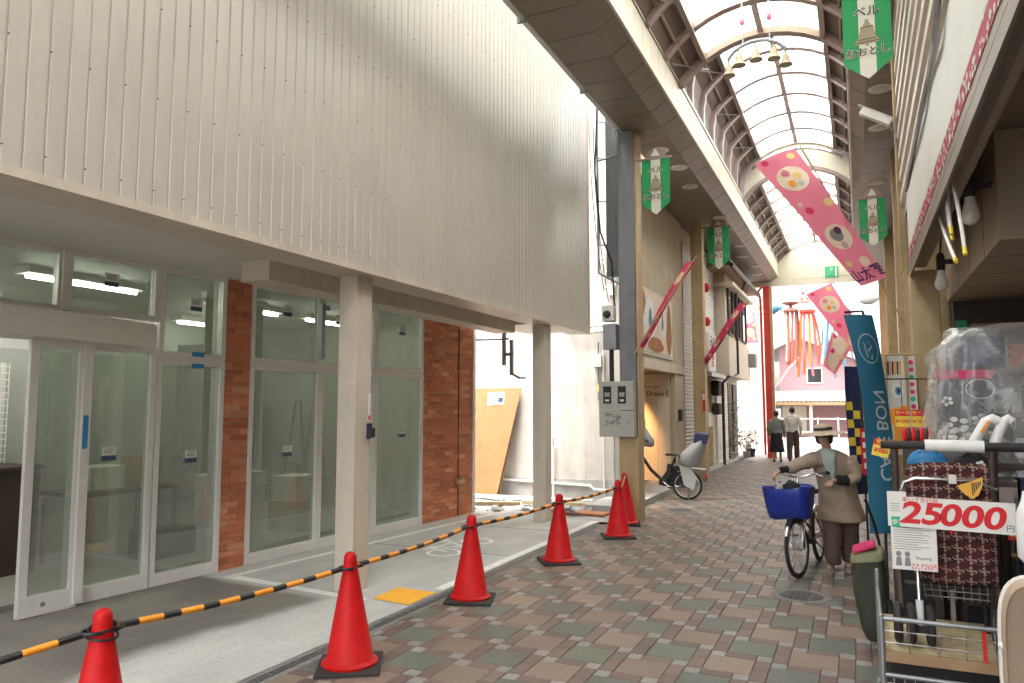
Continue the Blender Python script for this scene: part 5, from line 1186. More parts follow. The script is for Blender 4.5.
def bicycle(label, loc, rot, r, wb, frame_m, steer=0, rim='chrome', kind=0):
    t = thing('bicycle', label, 'bicycle', loc, rot)
    hx = wb - .02; head = Vector((wb - .16, 0, .80)); hb = Vector((wb - .11, 0, .62))
    SX = Matrix.Translation((wb - .08, 0, 0)) @ Matrix.Rotation(steer, 4, 'Z') @ Matrix.Translation((-(wb - .08), 0, 0))
    wheel(t, 0, r, 'rear_wheel', rim); wheel(t, wb, r, 'front_wheel', rim, SX)
    bb = Vector((.42, 0, .27)); st = Vector((.28, 0, .62))
    a = MB(); a.tube([bb, st, st + Vector((-.03, 0, .10))], .017); 
    if kind == 0: a.tube([hb, Vector((.72, 0, .42)), bb + Vector((.03, 0, .03))], .022); a.tube([hb + Vector((-.02, 0, .08)), Vector((.66, 0, .52)), Vector((.38, 0, .40))], .016)
    else: a.tube([head, Vector((.66, 0, .45)), bb], .030)
    for s_ in (-1, 1): a.tube([bb, (.0, s_ * .055, r)], .011); a.tube([(.0, s_ * .055, r), st + Vector((0, s_ * .02, -.05))], .010)
    a.tube([hb - Vector((-.02, 0, .06)), head + Vector((0, 0, .04))], .021); a.build('frame', frame_m, t, smooth=60, local=True)
    a = MB(SX)
    for s_ in (-1, 1): a.tube([(wb, s_ * .05, r), (wb - .07, s_ * .05, .56), (wb - .10, s_ * .02, .60)], .012)
    a.build('fork', 'chrome', t, smooth=60, local=True)
    a = MB(SX); a.tube([(wb - .14, 0, .78), (wb - .17, 0, .96)], .013); hy = .27
    a.tube([(wb - .36, -hy, .97), (wb - .24, -hy * .85, 1.0), (wb - .15, -.06, .96), (wb - .15, .06, .96), (wb - .24, hy * .85, 1.0), (wb - .36, hy, .97)], .011); hb_ = a.build('handlebar', 'chrome', t, smooth=60, local=True)
    for s_ in (-1, 1):
        a = MB(SX); a.cyl((wb - .27, s_ * hy * .9, .993), (wb - .39, s_ * (hy + .005), .967), .017); a.build('grip', 'black', hb_, smooth=40, local=True)
        a = MB(SX); a.tube([(wb - .2, s_ * .16, .985), (wb - .19, s_ * .24, .96), (wb - .27, s_ * .29, .955)], .006); a.build('brake_lever', 'chrome', hb_, smooth=50, local=True)
    a = MB(); st2 = st + Vector((-.03, 0, .12)); rings = []
    for k, (x, w_, h) in enumerate([(q0 * (1.25 if kind else 1), q1 * (1.2 if kind else 1), q2) for q0, q1, q2 in ((-.13, .085, .0), (-.10, .105, .02), (-.04, .10, .03), (.04, .05, .028), (.11, .024, .022), (.14, .012, .012))]):
        rings.append([st2 + Vector((x, w_ * math.cos(q), h + .022 * math.sin(q))) for q in [2 * math.pi * j / 12 for j in range(12)]])
    a.loft(rings); a.cyl(st2 - Vector((0, 0, .12)), st2, .014); a.build('saddle', 'saddle', t, smooth=60, local=True)
    for (x0, nm, X) in ((0, 'rear_mudguard', None), (wb, 'front_mudguard', SX)):
        a = MB(X); lo, hi = ((-.2, 2.3) if x0 == 0 else (.5, 2.2)); rr = r + .025
        ring = [[(x0 + (rr + e) * math.cos(q), y_, r + (rr + e) * math.sin(q)) for y_, e in ((-.03, -.012), (-.016, .004), (.016, .004), (.03, -.012), (.016, -.002), (-.016, -.002))] for q in ([math.pi - (lo + (hi - lo) * k / 14) if x0 == 0 else lo + (hi - lo) * k / 14 for k in range(15)])]
        a.loft(ring); a.build(nm, 'bike_grey' if kind else 'chrome', t, smooth=60, local=True)
    a = MB(); a.cyl(bb + Vector((0, -.05, 0)), bb + Vector((0, .05, 0)), .03); a.lathe([(.085, -.004), (.085, .004)], n=24, xf=Matrix.Translation(bb + Vector((0, -.05, 0))) @ Euler((math.pi / 2, 0, 0)).to_matrix().to_4x4()); ck = a.build('chainset', 'rubber', t, smooth=40, local=True)
    for s_, q in ((-1, .5), (1, .5 + math.pi)):
        e = bb + Vector((.16 * math.cos(q), s_ * .07, .16 * math.sin(q))); a = MB(); a.tube([bb + Vector((0, s_ * .055, 0)), e], .009); a.build('crank', 'chrome', ck, local=True)
        a = MB(); a.box(e + Vector((0, s_ * .055, 0)), (.08, .085, .022)); a.build('pedal', 'black', ck, local=True, bevel=.004)
    a = MB(); a.loft([[(.0, -.062, r + .05), (.0, -.062, r - .05), (.0, -.045, r - .05), (.0, -.045, r + .05)], [(.46, -.062, .36), (.46, -.062, .19), (.46, -.045, .19), (.46, -.045, .36)]]); a.build('chain_guard', 'black' if kind else 'bike_grey', t, local=True, bevel=.005)
    a = MB(); 
    for s_ in (-1, 1): a.tube([(.0, s_ * .07, r), (-.06, s_ * .10, .012)], .009)
    a.tube([(-.06, -.10, .012), (-.06, .10, .012)], .009); 
    if kind: a.build('kickstand', 'chrome', t, local=True)
    return t, SX
# bicycle pushed by the woman in the hat
front, rear = Vector((-.56, 7.82, 0)), Vector((-.43, 8.80, 0)); d = front - rear; ang = math.atan2(d.y, d.x)
t, SX = bicycle('city bicycle with a blue covered basket, pushed by the woman in the hat', rear, (R(3), 0, ang), .285, d.length, 'bike_frame', R(-9))
wb = d.length
a = MB(SX); rings = []
for k, (z, sx_, sy_) in enumerate(((.585, .11, .16), (.60, .135, .19), (.68, .155, .205), (.80, .175, .22), (.875, .185, .232), (.885, .18, .226), (.87, .172, .216), (.74, .15, .19))):
    rings.append([(wb + .09 + sx_ * (abs(math.cos(q)) ** .55) * (1 if math.cos(q) > 0 else -1), sy_ * (abs(math.sin(q)) ** .55) * (1 if math.sin(q) > 0 else -1), z + .012 * math.sin(3 * q + k)) for q in [2 * math.pi * j / 28 for j in range(28)]])
a.loft(rings); bk = a.build('basket_cover', 'blue_vinyl', t, smooth=60, local=True)
a = MB(SX); a.tube([(wb - .08, s_ * .17, .87) for s_ in (-1, 1)], .006); a.tube([(wb - .05, -.1, .58), (wb + .02, -.05, .285)], .006); a.tube([(wb - .05, .1, .58), (wb + .02, .05, .285)], .006); a.build('basket_stay', 'chrome', t, local=True)
X = Matrix.Translation(rear) @ Matrix.Rotation(ang, 4, 'Z') @ Matrix.Rotation(R(3), 4, 'X') @ SX
def bagitem(c, r_, m, label):
    a = MB(); a.ell(X @ Vector(c), r_, 12, 8); rnd = random.Random(len(label)); a.V = [v + Vector((rnd.uniform(-.012, .012), rnd.uniform(-.012, .012), rnd.uniform(-.012, .012))) for v in a.V]
    tag(a.build('shopping_bag', m, smooth=70), label, 'bag')
bagitem((wb + .08, .03, .865), (.08, .08, .07), 'black_cloth', 'black crumpled bag lying in the blue bicycle basket'); bagitem((wb + .08, -.09, .865), (.055, .06, .06), 'mauve', 'pinkish bag beside the black one in the blue bicycle basket')
# parked child seat bicycle
rear = Vector((-2.84, 13.45, .0)); front = Vector((-3.93, 13.33, .11)); d = front - rear
ang = math.atan2(d.y, d.x); pit = -math.atan2(.11, math.hypot(d.x, d.y))
t, SX = bicycle('parked white and black bicycle with grey child seats behind the meter pillar', rear, (0, pit, ang), .262, d.length, 'black', 0, 'white', 1); wb = d.length
def seat(xc, zc, s_, flip, nm):
    rings = []
    for k, (z, x0, x1, w_) in enumerate(((0, -.12, .15, .12), (.04, -.16, .20, .16), (.16, -.20, .20, .18), (.28, -.24, .10, .19), (.40, -.27, .0, .19), (.50, -.29, -.08, .16))):
        c_ = (x0 + x1) / 2; h_ = (x1 - x0) / 2
        rings.append([(xc + flip * (c_ + h_ * math.cos(q)) * s_, w_ * math.sin(q) * s_, zc + z * s_) for q in [2 * math.pi * j / 16 for j in range(16)]])
    a = MB(); a.loft(rings); st = a.build(nm, 'bike_grey', t, smooth=50, local=True)
    a = MB(); a.loft([[(xc + flip * x_ * s_, y_ * s_, zc + z_ * s_) for x_, y_ in ((x - .06, -.16), (x - .06, .16), (x + .17, .16), (x + .17, -.16))] for z_, x in ((.44, -.22), (.62, -.24))]); a.build('hood', 'navy', st, local=True, bevel=.02)
    a = MB(); 
    for q in (-.07, .05): a.ell((xc + flip * (q - .05) * s_, -.158 * s_, zc + .28 * s_), (.03, .01, .018), 8, 6)
    a.build('slot', 'black', st, local=True)
seat(.0, .59, 1.0, 1, 'rear_child_seat'); seat(wb - .30, .86, .8, -1, 'front_child_seat')
a = MB(); a.bx(-.30, .12, -.09, .09, .575, .60); 
for s_ in (-1, 1): a.tube([(-.22, s_ * .08, .58), (0, s_ * .07, .262)], .009)
a.build('carrier', 'chrome', t, local=True)
for s_ in (-1, 1):
    a = MB(); a.prism([(-.12, .20), (.05, .26), (.16, .60), (-.02, .60), (-.17, .42)], .012, Matrix(((1, 0, 0, 0), (0, 0, 1, s_ * .10 - .006), (0, 1, 0, .0), (0, 0, 0, 1)))); a.build('foot_guard', 'bike_white', t, local=True, bevel=.004)
MB().bx(.30, .38, -.05, .05, .34, .60).build('battery', 'black', t, local=True, bevel=.012)
a = MB(); a.prism([(.02, .30), (.46, .34), (.36, .52), (.20, .58), (.10, .50)], .012, Matrix(((1, 0, 0, 0), (0, 0, 1, -.075), (0, 1, 0, .0), (0, 0, 0, 1)))); a.build('skirt_guard', 'black', t, local=True)
MB().bx(.34, .50, -.06, .06, .20, .34).build('motor', 'black', t, local=True, bevel=.03)
MB().cyl((-.30, 0, .45), (-.34, 0, .45), .03).build('reflector', 'red_ink', t, local=True)

# ================================================================== people
def skin_body(parent, J, E_, m='skin', sub=2, name='body'):
    names = list(J); me = bpy.data.meshes.new(name); off = parent.location
    me.from_pydata([Vector(J[k][0]) - off for k in names], [(names.index(a), names.index(b)) for a, b in E_], [])
    o = bpy.data.objects.new(name, me); COL.objects.link(o); o.parent = parent
    lay = me.skin_vertices[0] if me.skin_vertices else None
    md = o.modifiers.new('skin', 'SKIN'); md.use_smooth_shade = True; md.branch_smoothing = .6
    if not me.skin_vertices:
        bpy.context.view_layer.objects.active = o; o.select_set(True); bpy.ops.mesh.customdata_skin_add(); o.select_set(False)
    for i, k in enumerate(names):
        r_ = J[k][1]; me.skin_vertices[0].data[i].radius = r_ if isinstance(r_, tuple) else (r_, r_)
        me.skin_vertices[0].data[i].use_root = (k == 'pelvis')
    s_ = o.modifiers.new('sub', 'SUBSURF'); s_.levels = sub; s_.render_levels = sub
    me.materials.append(MATS[m]); return o
def hand(J, E_, wrist, d, curl, side, pre):
    # palm and five fingers as branches of the same surface
    d = Vector(d).normalized(); c = Vector(curl).normalized(); s_ = Vector(side).normalized(); w_ = Vector(wrist)
    J[pre + 'palm'] = (w_ + d * .055, (.030, .018)); E_.append((pre + 'wrist', pre + 'palm'))
    for i, (o, L) in enumerate(((-.030, .030), (-.010, .036), (.010, .034), (.030, .026))):
        b = w_ + d * .085 + s_ * o; J[pre + 'k%d' % i] = (b, .0095); J[pre + 'm%d' % i] = (b + d * L * .7 + c * L * .6, .0085); J[pre + 't%d' % i] = (b + d * L * .5 + c * L * 1.4, .007)
        E_ += [(pre + 'palm', pre + 'k%d' % i), (pre + 'k%d' % i, pre + 'm%d' % i), (pre + 'm%d' % i, pre + 't%d' % i)]
    b = w_ + d * .035 - s_ * .035; J[pre + 'th0'] = (b, .011); J[pre + 'th1'] = (b + d * .03 - s_ * .012 + c * .02, .009); J[pre + 'th2'] = (b + d * .05 + c * .042, .0075)
    E_ += [(pre + 'palm', pre + 'th0'), (pre + 'th0', pre + 'th1'), (pre + 'th1', pre + 'th2')]
def loftz(parent, name, m, rings, n=24, fold=0, kf=7, sub=1):
    a = MB(); R_ = []
    if fold:
        rr_ = []
        for A_, B_ in zip(rings, rings[1:]):
            nn = max(1, int(abs(B_[2] - A_[2]) / .035))
            rr_ += [tuple(A_[k] + (B_[k] - A_[k]) * q / nn for k in range(5)) for q in range(nn)]
        rings = rr_ + [rings[-1]]
    for i, (cx_, cy_, z, rx, ry) in enumerate(rings):
        s_ = i / (len(rings) - 1); R_.append([(cx_ + rx * math.cos(q) * (1 + fold * (1 - s_) * math.sin(kf * q + 1.3 * i * .2)), cy_ + ry * math.sin(q) * (1 + fold * (1 - s_) * math.sin(kf * q + .26 * i)), z) for q in [2 * math.pi * j / n for j in range(n)]])
    a.loft(R_)
    if fold:
        c0 = Vector((rings[0][0], rings[0][1], 0))
        for i_, v in enumerate(a.V):
            r_ = Vector((v.x - c0.x, v.y - c0.y, 0)); d_ = r_.normalized() if r_.length > 1e-4 else r_
            w_ = mnoise.noise(Vector((v.x * 9, v.y * 9, v.z * 5))) * .5 + (abs(mnoise.noise(Vector((v.x * 14, v.y * 14, v.z * 9 + 3)))) - .25)
            a.V[i_] = v + d_ * w_ * fold * .75
    return a.build(name, m, parent, smooth=70, sub=sub)
def sleeve(parent, name, m, pts, r, sub=1):
    P_ = [Vector(p) for p in pts]; Q = []; rr = []
    for i in range(len(P_) - 1):
        for k in range(4):
            s_ = k / 4; Q.append(P_[i].lerp(P_[i + 1], s_)); rr.append((r[i] + (r[i + 1] - r[i]) * s_) * (1 + .05 * math.sin(5 * i + 2.2 * k)))
    Q.append(P_[-1]); rr.append(r[-1])
    for _ in range(2): Q = [Q[0]] + [(Q[i - 1] + Q[i] * 2 + Q[i + 1]) / 4 for i in range(1, len(Q) - 1)] + [Q[-1]]
    a = MB(); a.tube(Q, rr, 18)
    for i_, v in enumerate(a.V):
        q_ = Q[min(len(Q) - 1, i_ // 18)]; d_ = (v - q_); w_ = abs(mnoise.noise(v * 16)) - .22 + .5 * mnoise.noise(v * 9)
        a.V[i_] = v + d_ * w_ * .6
    return a.build(name, m, parent, smooth=70, sub=sub)
def face(parent, c, fwd, s_=1.0):
    # eyes, brows and mouth sit on the body surface (which carries nose and ears)
    c = Vector(c); f_ = Vector(fwd).normalized(); u_ = Vector((0, 0, 1)); r_ = f_.cross(u_).normalized()
    for sg in (-1, 1):
        e = c + f_ * .083 * s_ + r_ * sg * .031 * s_ + u_ * .008; a = MB(); a.ell(e, (.013, .010, .008)); ey = a.build('eye', 'white', parent, smooth=60)
        a = MB(); a.ell(e + f_ * .008, (.006, .005, .006)); a.build('iris', 'ink', ey, smooth=60)
        a = MB(); a.tube([e + u_ * .018 - r_ * .018, e + u_ * .022 + f_ * .004, e + u_ * .018 + r_ * .018], .004, 6); a.build('eyebrow', 'hair', parent, smooth=60)
    a = MB(); a.tube([c + f_ * .078 * s_ - u_ * .052 - r_ * .02, c + f_ * .086 * s_ - u_ * .05, c + f_ * .078 * s_ - u_ * .052 + r_ * .02], .005, 6); a.build('mouth', 'mauve', parent, smooth=60)

# woman in the hat
t = thing('person', 'woman in a wide straw hat and beige coat pushing the bicycle with the blue basket', 'person', (-.22, 8.25, 0)); lady = t
hc = Vector((-.32, 8.08, 1.335)); J = {}
J['pelvis'] = ((-.20, 8.26, .74), (.135, .10)); J['waist'] = ((-.22, 8.24, .92), (.125, .09)); J['chest'] = ((-.26, 8.19, 1.10), (.15, .10)); J['neckb'] = ((-.285, 8.15, 1.20), .052); J['neck'] = ((-.30, 8.12, 1.25), .046)
J['jaw'] = ((-.315, 8.085, 1.29), (.055, .062)); J['head'] = ((-.32, 8.08, 1.36), (.074, .086)); J['crown'] = ((-.32, 8.09, 1.41), (.06, .068)); J['nose'] = ((-.335, 7.985, 1.325), .012)
E_ = [('pelvis', 'waist'), ('waist', 'chest'), ('chest', 'neckb'), ('neckb', 'neck'), ('neck', 'jaw'), ('jaw', 'head'), ('head', 'crown'), ('head', 'nose')]
J['Rsh'] = ((-.41, 8.14, 1.15), .058); J['Rel'] = ((-.60, 8.02, 1.05), .042); J['Rwrist'] = ((-.735, 7.93, 1.02), .026)
J['Lsh'] = ((-.12, 8.20, 1.15), .058); J['Lel'] = ((-.05, 8.12, .94), .042); J['Lwrist'] = ((-.235, 7.99, .935), .026)
J['Rhip'] = ((-.27, 8.27, .66), .085); J['Rkn'] = ((-.28, 8.24, .37), .055); J['Ran'] = ((-.30, 8.28, .08), .036); J['Rto'] = ((-.32, 8.14, .035), (.034, .022))
J['Lhip'] = ((-.12, 8.30, .66), .085); J['Lkn'] = ((-.13, 8.36, .37), .055); J['Lan'] = ((-.14, 8.44, .08), .036); J['Lto'] = ((-.15, 8.30, .035), (.034, .022))
for s_ in 'RL': E_ += [('chest', s_ + 'sh'), (s_ + 'sh', s_ + 'el'), (s_ + 'el', s_ + 'wrist'), ('pelvis', s_ + 'hip'), (s_ + 'hip', s_ + 'kn'), (s_ + 'kn', s_ + 'an'), (s_ + 'an', s_ + 'to')]
hand(J, E_, J['Rwrist'][0], (-.45, -.35, -.45), (.3, .5, -.8), (.35, -.95, 0), 'R'); hand(J, E_, J['Lwrist'][0], (-.5, -.75, -.3), (-.2, .5, -.8), (.85, -.5, 0), 'L')
skin_body(t, J, E_)
face(t, (-.322, 8.075, 1.34), (-.15, -1, -.12), .95)
loftz(t, 'trousers', 'trousers', [(-.28, 8.23, .075, .075, .085), (-.285, 8.23, .2, .088, .095), (-.275, 8.24, .4, .10, .105), (-.27, 8.26, .62, .11, .12), (-.25, 8.26, .72, .12, .13)], 20, .05, 5)
loftz(t, 'trousers', 'trousers', [(-.14, 8.42, .075, .072, .085), (-.135, 8.39, .2, .085, .095), (-.13, 8.36, .4, .098, .105), (-.13, 8.30, .62, .11, .12), (-.15, 8.28, .72, .12, .13)], 20, .05, 5)
co = loftz(t, 'coat', 'coat', [(-.195, 8.27, .50, .222, .185), (-.195, 8.27, .525, .224, .187), (-.20, 8.265, .66, .205, .17), (-.215, 8.25, .82, .178, .145), (-.235, 8.22, .96, .178, .135), (-.255, 8.195, 1.06, .19, .130), (-.265, 8.18, 1.13, .195, .118), (-.275, 8.165, 1.18, .160, .095), (-.288, 8.15, 1.215, .095, .075), (-.295, 8.14, 1.235, .065, .06)], 36, .05, 6)
sleeve(t, 'sleeve', 'coat', [(-.36, 8.15, 1.13), (-.47, 8.10, 1.12), (-.60, 8.02, 1.05), (-.675, 7.97, 1.03)], [.085, .078, .064, .05])
sleeve(t, 'sleeve', 'coat', [(-.13, 8.19, 1.13), (-.07, 8.17, 1.05), (-.05, 8.12, .945), (-.13, 8.06, .93)], [.085, .078, .066, .052])
sleeve(t, 'arm_cover', 'black_cloth', [(-.66, 7.975, 1.03), (-.70, 7.95, 1.025), (-.745, 7.925, 1.015)], [.044, .042, .033]); sleeve(t, 'arm_cover', 'black_cloth', [(-.11, 8.07, .935), (-.18, 8.03, .93), (-.235, 7.99, .933)], [.05, .048, .034])
a = MB(); a.lathe([(.205, -.012), (.2, -.006), (.15, .006), (.10, .018), (.088, .028), (.082, .07), (.06, .088), (.01, .094)], n=28, xf=Matrix.Translation((-.325, 8.085, 1.392)) @ Euler((R(3), R(-5), 0)).to_matrix().to_4x4(), sy=.95); h_ = a.build('sun_hat', 'straw', t, smooth=60)
a = MB(); a.lathe([(.088, .028), (.09, .034), (.088, .055), (.086, .056)], n=28, xf=Matrix.Translation((-.325, 8.085, 1.392)) @ Euler((R(3), R(-5), 0)).to_matrix().to_4x4()); a.build('hat_band', 'hair', h_, smooth=60)
loftz(t, 'hair', 'hair', [(-.32, 8.115, 1.27, .07, .055), (-.32, 8.12, 1.31, .086, .066), (-.32, 8.115, 1.37, .088, .075), (-.32, 8.11, 1.41, .075, .07)], 16)
loftz(t, 'neck_scarf', 'mint_cloth', [(-.26, 8.075, .93, .03, .012), (-.265, 8.07, .98, .045, .018), (-.27, 8.06, 1.05, .06, .028), (-.28, 8.06, 1.12, .072, .048), (-.288, 8.085, 1.18, .082, .07), (-.297, 8.105, 1.215, .085, .072), (-.303, 8.11, 1.245, .066, .058)], 22, .10, 5)
for (x, y, tx, ty) in ((-.31, 8.19, -.02, 1), (-.145, 8.35, -.02, 1)):
    a = MB(); rings = []
    for k, (d_, w_, h2) in enumerate(((-.125, .022, .03), (-.10, .04, .045), (-.03, .047, .06), (.05, .042, .075), (.10, .04, .08), (.125, .025, .05))):
        rings.append([(x + w_ * math.cos(q), y + d_, max(.002, h2 * .5 + h2 * .5 * math.sin(q))) for q in [2 * math.pi * j / 14 for j in range(14)]])
    a.loft(rings); a.build('shoe', 'shoe', t, smooth=60)
# two walkers seen from behind
def walker(label, x, y, h, top, bottom, skirt, hairm, stride, top_z):
    t = thing('person', label, 'person', (x, y, 0)); s_ = h / 1.6; P_ = lambda a_, b_, c_: (x + a_ * s_, y + b_ * s_, c_ * s_)
    J = {'pelvis': (P_(0, 0, .84), (.14 * s_, .10 * s_)), 'waist': (P_(0, .0, 1.0), (.12 * s_, .09 * s_)), 'chest': (P_(0, 0, 1.2), (.145 * s_, .095 * s_)), 'neck': (P_(0, .01, 1.36), .048 * s_), 'jaw': (P_(0, .03, 1.42), .06 * s_), 'head': (P_(0, .03, 1.50), (.078 * s_, .09 * s_)), 'crown': (P_(0, .025, 1.555), .06 * s_), 'nose': (P_(0, .125, 1.47), .012)}
    E_ = [('pelvis', 'waist'), ('waist', 'chest'), ('chest', 'neck'), ('neck', 'jaw'), ('jaw', 'head'), ('head', 'crown'), ('head', 'nose')]
    for k, sg in (('R', 1), ('L', -1)):
        J[k + 'sh'] = (P_(sg * .17, 0, 1.29), .055 * s_); J[k + 'el'] = (P_(sg * .22, -.02, 1.03), .042 * s_); J[k + 'wrist'] = (P_(sg * .21, .08, .80), .028 * s_)
        st = stride * sg; J[k + 'hip'] = (P_(sg * .09, 0, .78), .085 * s_); J[k + 'kn'] = (P_(sg * .09, st * .5 + .02, .45), .056 * s_); J[k + 'an'] = (P_(sg * .09, st, .08), .036 * s_); J[k + 'to'] = (P_(sg * .09, st + .15, .035), (.034, .024))
        E_ += [('chest', k + 'sh'), (k + 'sh', k + 'el'), (k + 'el', k + 'wrist'), ('pelvis', k + 'hip'), (k + 'hip', k + 'kn'), (k + 'kn', k + 'an'), (k + 'an', k + 'to')]
        hand(J, E_, J[k + 'wrist'][0], (0, .15, -1), (0, .8, -.5), (0, 1, .2), k)
    skin_body(t, J, E_)
    loftz(t, 'top', top, [(*P_(0, 0, top_z), .165 * s_, .125 * s_), (*P_(0, 0, 1.0), .15 * s_, .115 * s_), (*P_(0, 0, 1.15), .17 * s_, .12 * s_), (*P_(0, 0, 1.28), .185 * s_, .105 * s_), (*P_(0, 0, 1.335), .12 * s_, .08 * s_), (*P_(0, .01, 1.365), .06 * s_, .06 * s_)], 24, .04)
    for sg in (-1, 1): sleeve(t, 'sleeve', top, [P_(sg * .14, 0, 1.28), P_(sg * .19, 0, 1.18), P_(sg * .22, -.02, 1.02), P_(sg * .215, .05, .88)], [.075 * s_, .068 * s_, .058 * s_, .045 * s_])
    if skirt: loftz(t, 'skirt', bottom, [(*P_(0, 0, .30), .23 * s_, .2 * s_), (*P_(0, 0, .32), .23 * s_, .2 * s_), (*P_(0, 0, .6), .19 * s_, .16 * s_), (*P_(0, 0, .85), .165 * s_, .13 * s_), (*P_(0, 0, .98), .14 * s_, .11 * s_)], 28, .06)
    else:
        for sg in (-1, 1): loftz(t, 'trousers', bottom, [(*P_(sg * .09, stride * sg, .06), .075 * s_, .085 * s_), (*P_(sg * .09, stride * sg * .8, .22), .08 * s_, .088 * s_), (*P_(sg * .09, stride * sg * .5, .45), .09 * s_, .095 * s_), (*P_(sg * .08, 0, .75), .105 * s_, .115 * s_), (*P_(sg * .06, 0, .92), .10 * s_, .11 * s_)], 18, .04)
    for sg in (-1, 1):
        a = MB(); a.ell(P_(sg * .09, stride * sg + .06, .042), (.047, .13, .042), 14, 8); a.build('shoe', 'black', t, smooth=60)
    loftz(t, 'hair', hairm, [(*P_(0, -.02, 1.41), .07 * s_, .06 * s_), (*P_(0, -.005, 1.47), .09 * s_, .085 * s_), (*P_(0, .005, 1.54), .088 * s_, .09 * s_), (*P_(0, .015, 1.59), .05 * s_, .055 * s_), (*P_(0, .015, 1.602), .01, .01)], 18)
    face(t, P_(0, .045, 1.49), (0, 1, 0), s_)
    return t
walker('woman in a grey top and long black skirt walking away at the arcade end', -2.26, 23.8, 1.55, 'grey_cloth', 'black_cloth', True, 'hair', .10, .86)
walker('person in a white shirt and dark trousers walking away beside the woman in the skirt', -1.84, 24.3, 1.66, 'white_cloth', 'trousers', False, 'hair', .16, .84)
a = MB(); a.loft([[(-2.50, 23.72 + y_, .80) for y_ in (-.13, .13)] + [(-2.42, 23.72 + y_, .80) for y_ in (.13, -.13)], [(-2.54, 23.72 + y_, 1.02) for y_ in (-.16, .16)] + [(-2.43, 23.72 + y_, 1.02) for y_ in (.16, -.16)]]); t = thing('shoulder_bag', 'olive shoulder bag carried by the woman in the black skirt', 'bag', (-2.48, 23.72, .8)); a.build('pouch', 'khaki_cloth', t, bevel=.02)
MB().tube([(-2.47, 23.6, 1.0), (-2.42, 23.75, 1.24), (-2.47, 23.85, 1.0)], .012).build('strap', 'khaki_cloth', t, smooth=60)

# ================================================================== walking frames and goods in front of the right hand shop
t = thing('display_trolley', 'low wire trolley with a rough board deck carrying the plaid walking frame', 'trolley', (.34, 4.55, .02))
TX0, TX1, TY0, TY1 = .065, .66, 4.18, 4.92
a = MB(); a.bx(TX0, TX1, TY0 + .02, TY1, .43, .455, 'osb'); dk = a.build('deck', 'osb', t)
MB().bx(TX0, TX1, TY0, TY0 + .019, .405, .458).build('edge_board', 'wood', dk, bevel=.003)
for (x, y, z1) in ((TX0, TY0, .625), (TX1, TY0, .625), (TX0, TY1, .70), (TX1, TY1, .70)):
    a = MB(); a.cyl((x, y, .09), (x, y, z1), .0135, n=12); a.ell((x, y, z1), (.0135, .0135, .012)); a.build('post', 'grey_metal', t, smooth=60)
    a = MB(); a.cyl((x - .014, y + .01, .05), (x + .014, y + .01, .05), .03); a.bx(x - .02, x + .02, y - .01, y + .03, .06, .095, 'chrome'); a.build('caster', 'rubber', t, smooth=40)
a = MB(); a.cyl((TX0, TY0, .612), (TX1, TY0, .612), .011); a.cyl((TX0, TY0, .345), (TX1, TY0, .345), .011); a.cyl((TX0, TY0, .61), (TX0, TY1, .61), .010); a.cyl((TX0, TY0, .2), (TX1, TY0, .2), .009)
a.build('rail', 'grey_metal', t, smooth=60)
a = MB()
for z in (.50, .555): a.cyl((TX0, TY0, z), (TX1, TY0, z), .003, n=6)
for z in (.52, .57): a.cyl((TX0, TY0, z), (TX0, TY1, z), .003, n=6)
for k in range(1, 5): a.cyl((TX0 + (TX1 - TX0) * k / 5, TY0, .455), (TX0 + (TX1 - TX0) * k / 5, TY0, .612), .003, n=6)
for k in range(13): a.cyl((TX0 + .046 * k, TY0 + .005, .2), (TX0 + .046 * k, TY0 + .005, .345), .002, n=5)
for k in range(5): a.cyl((TX0, TY0 + .005, .2 + .035 * k), (TX1, TY0 + .005, .2 + .035 * k), .002, n=5)
a.build('wire_grid', 'chrome', t)
MB().bx(.49, .505, TY0 - .004, TY0 + .012, .457, .60).build('red_strut', 'red_ink', t)
MB().bx(TX0 + .02, TX1 - .02, TY0 + .2, TY1 - .02, .1, .36).build('crate', 'rubber', t, bevel=.02)

def plaid(mb, x0, x1, z0, z1, y, bul, n=.0068):
    nx_, nz_ = int((x1 - x0) / n), int((z1 - z0) / n); pat = ["...X....", "...XX...", "...X..X.", ".XXXXXX.", "X..X....", "..XX....", "...X....", "........"]
    vs = []; 
    rx = lambda i: x0 + (x1 - x0) * i / nx_
    for j in range(nz_ + 1):
        for i in range(nx_ + 1):
            u_, v_ = 2 * i / nx_ - 1, 2 * j / nz_ - 1; ed = max(0, 1 - u_ ** 6) * max(0, 1 - v_ ** 6)
            vs.append((rx(i) * 1 , y - bul * ed + .004 * math.sin(9 * u_ + 3 * v_), z0 + (z1 - z0) * j / nz_ - .03 * (u_ ** 4 if j > nz_ / 2 else -u_ ** 4) * abs(v_)))
    k = len(mb.V); 
    for j in range(nz_):
        for i in range(nx_):
            q = j * (nx_ + 1) + i; on = pat[j % 8][i % 8] == 'X'
            mb.add([], [], None)
            mb.F.append([k + q, k + q + 1, k + q + nx_ + 2, k + q + nx_ + 1]); mb.M.append('plaid'); mb.C.append((.30, .20, .15) if on else ((.075, .012, .016) if ((i // 16 + j // 16) % 2) else (.04, .01, .012)))
    mb.V += [Vector(v) for v in vs]
t = thing('walking_frame', 'brown walking frame with dark red star patterned seat, standing on the wire trolley', 'walking frame', (.38, 4.45, .456)); wfz = .456
a = MB()
for x in (.165, .60): a.tube([(x, 4.42, 1.44), (x, 4.44, 1.1), (x, 4.50, .75), (x, 4.62, .56)], .019, 10); a.tube([(x, 4.48, .80), (x, 4.34, .56)], .015, 8)
a.tube([(.165, 4.45, 1.03), (.60, 4.45, 1.03)], .013); a.tube([(.165, 4.49, .73), (.60, 4.49, .73)], .013); a.build('frame', 'dark_brown', t, smooth=60)
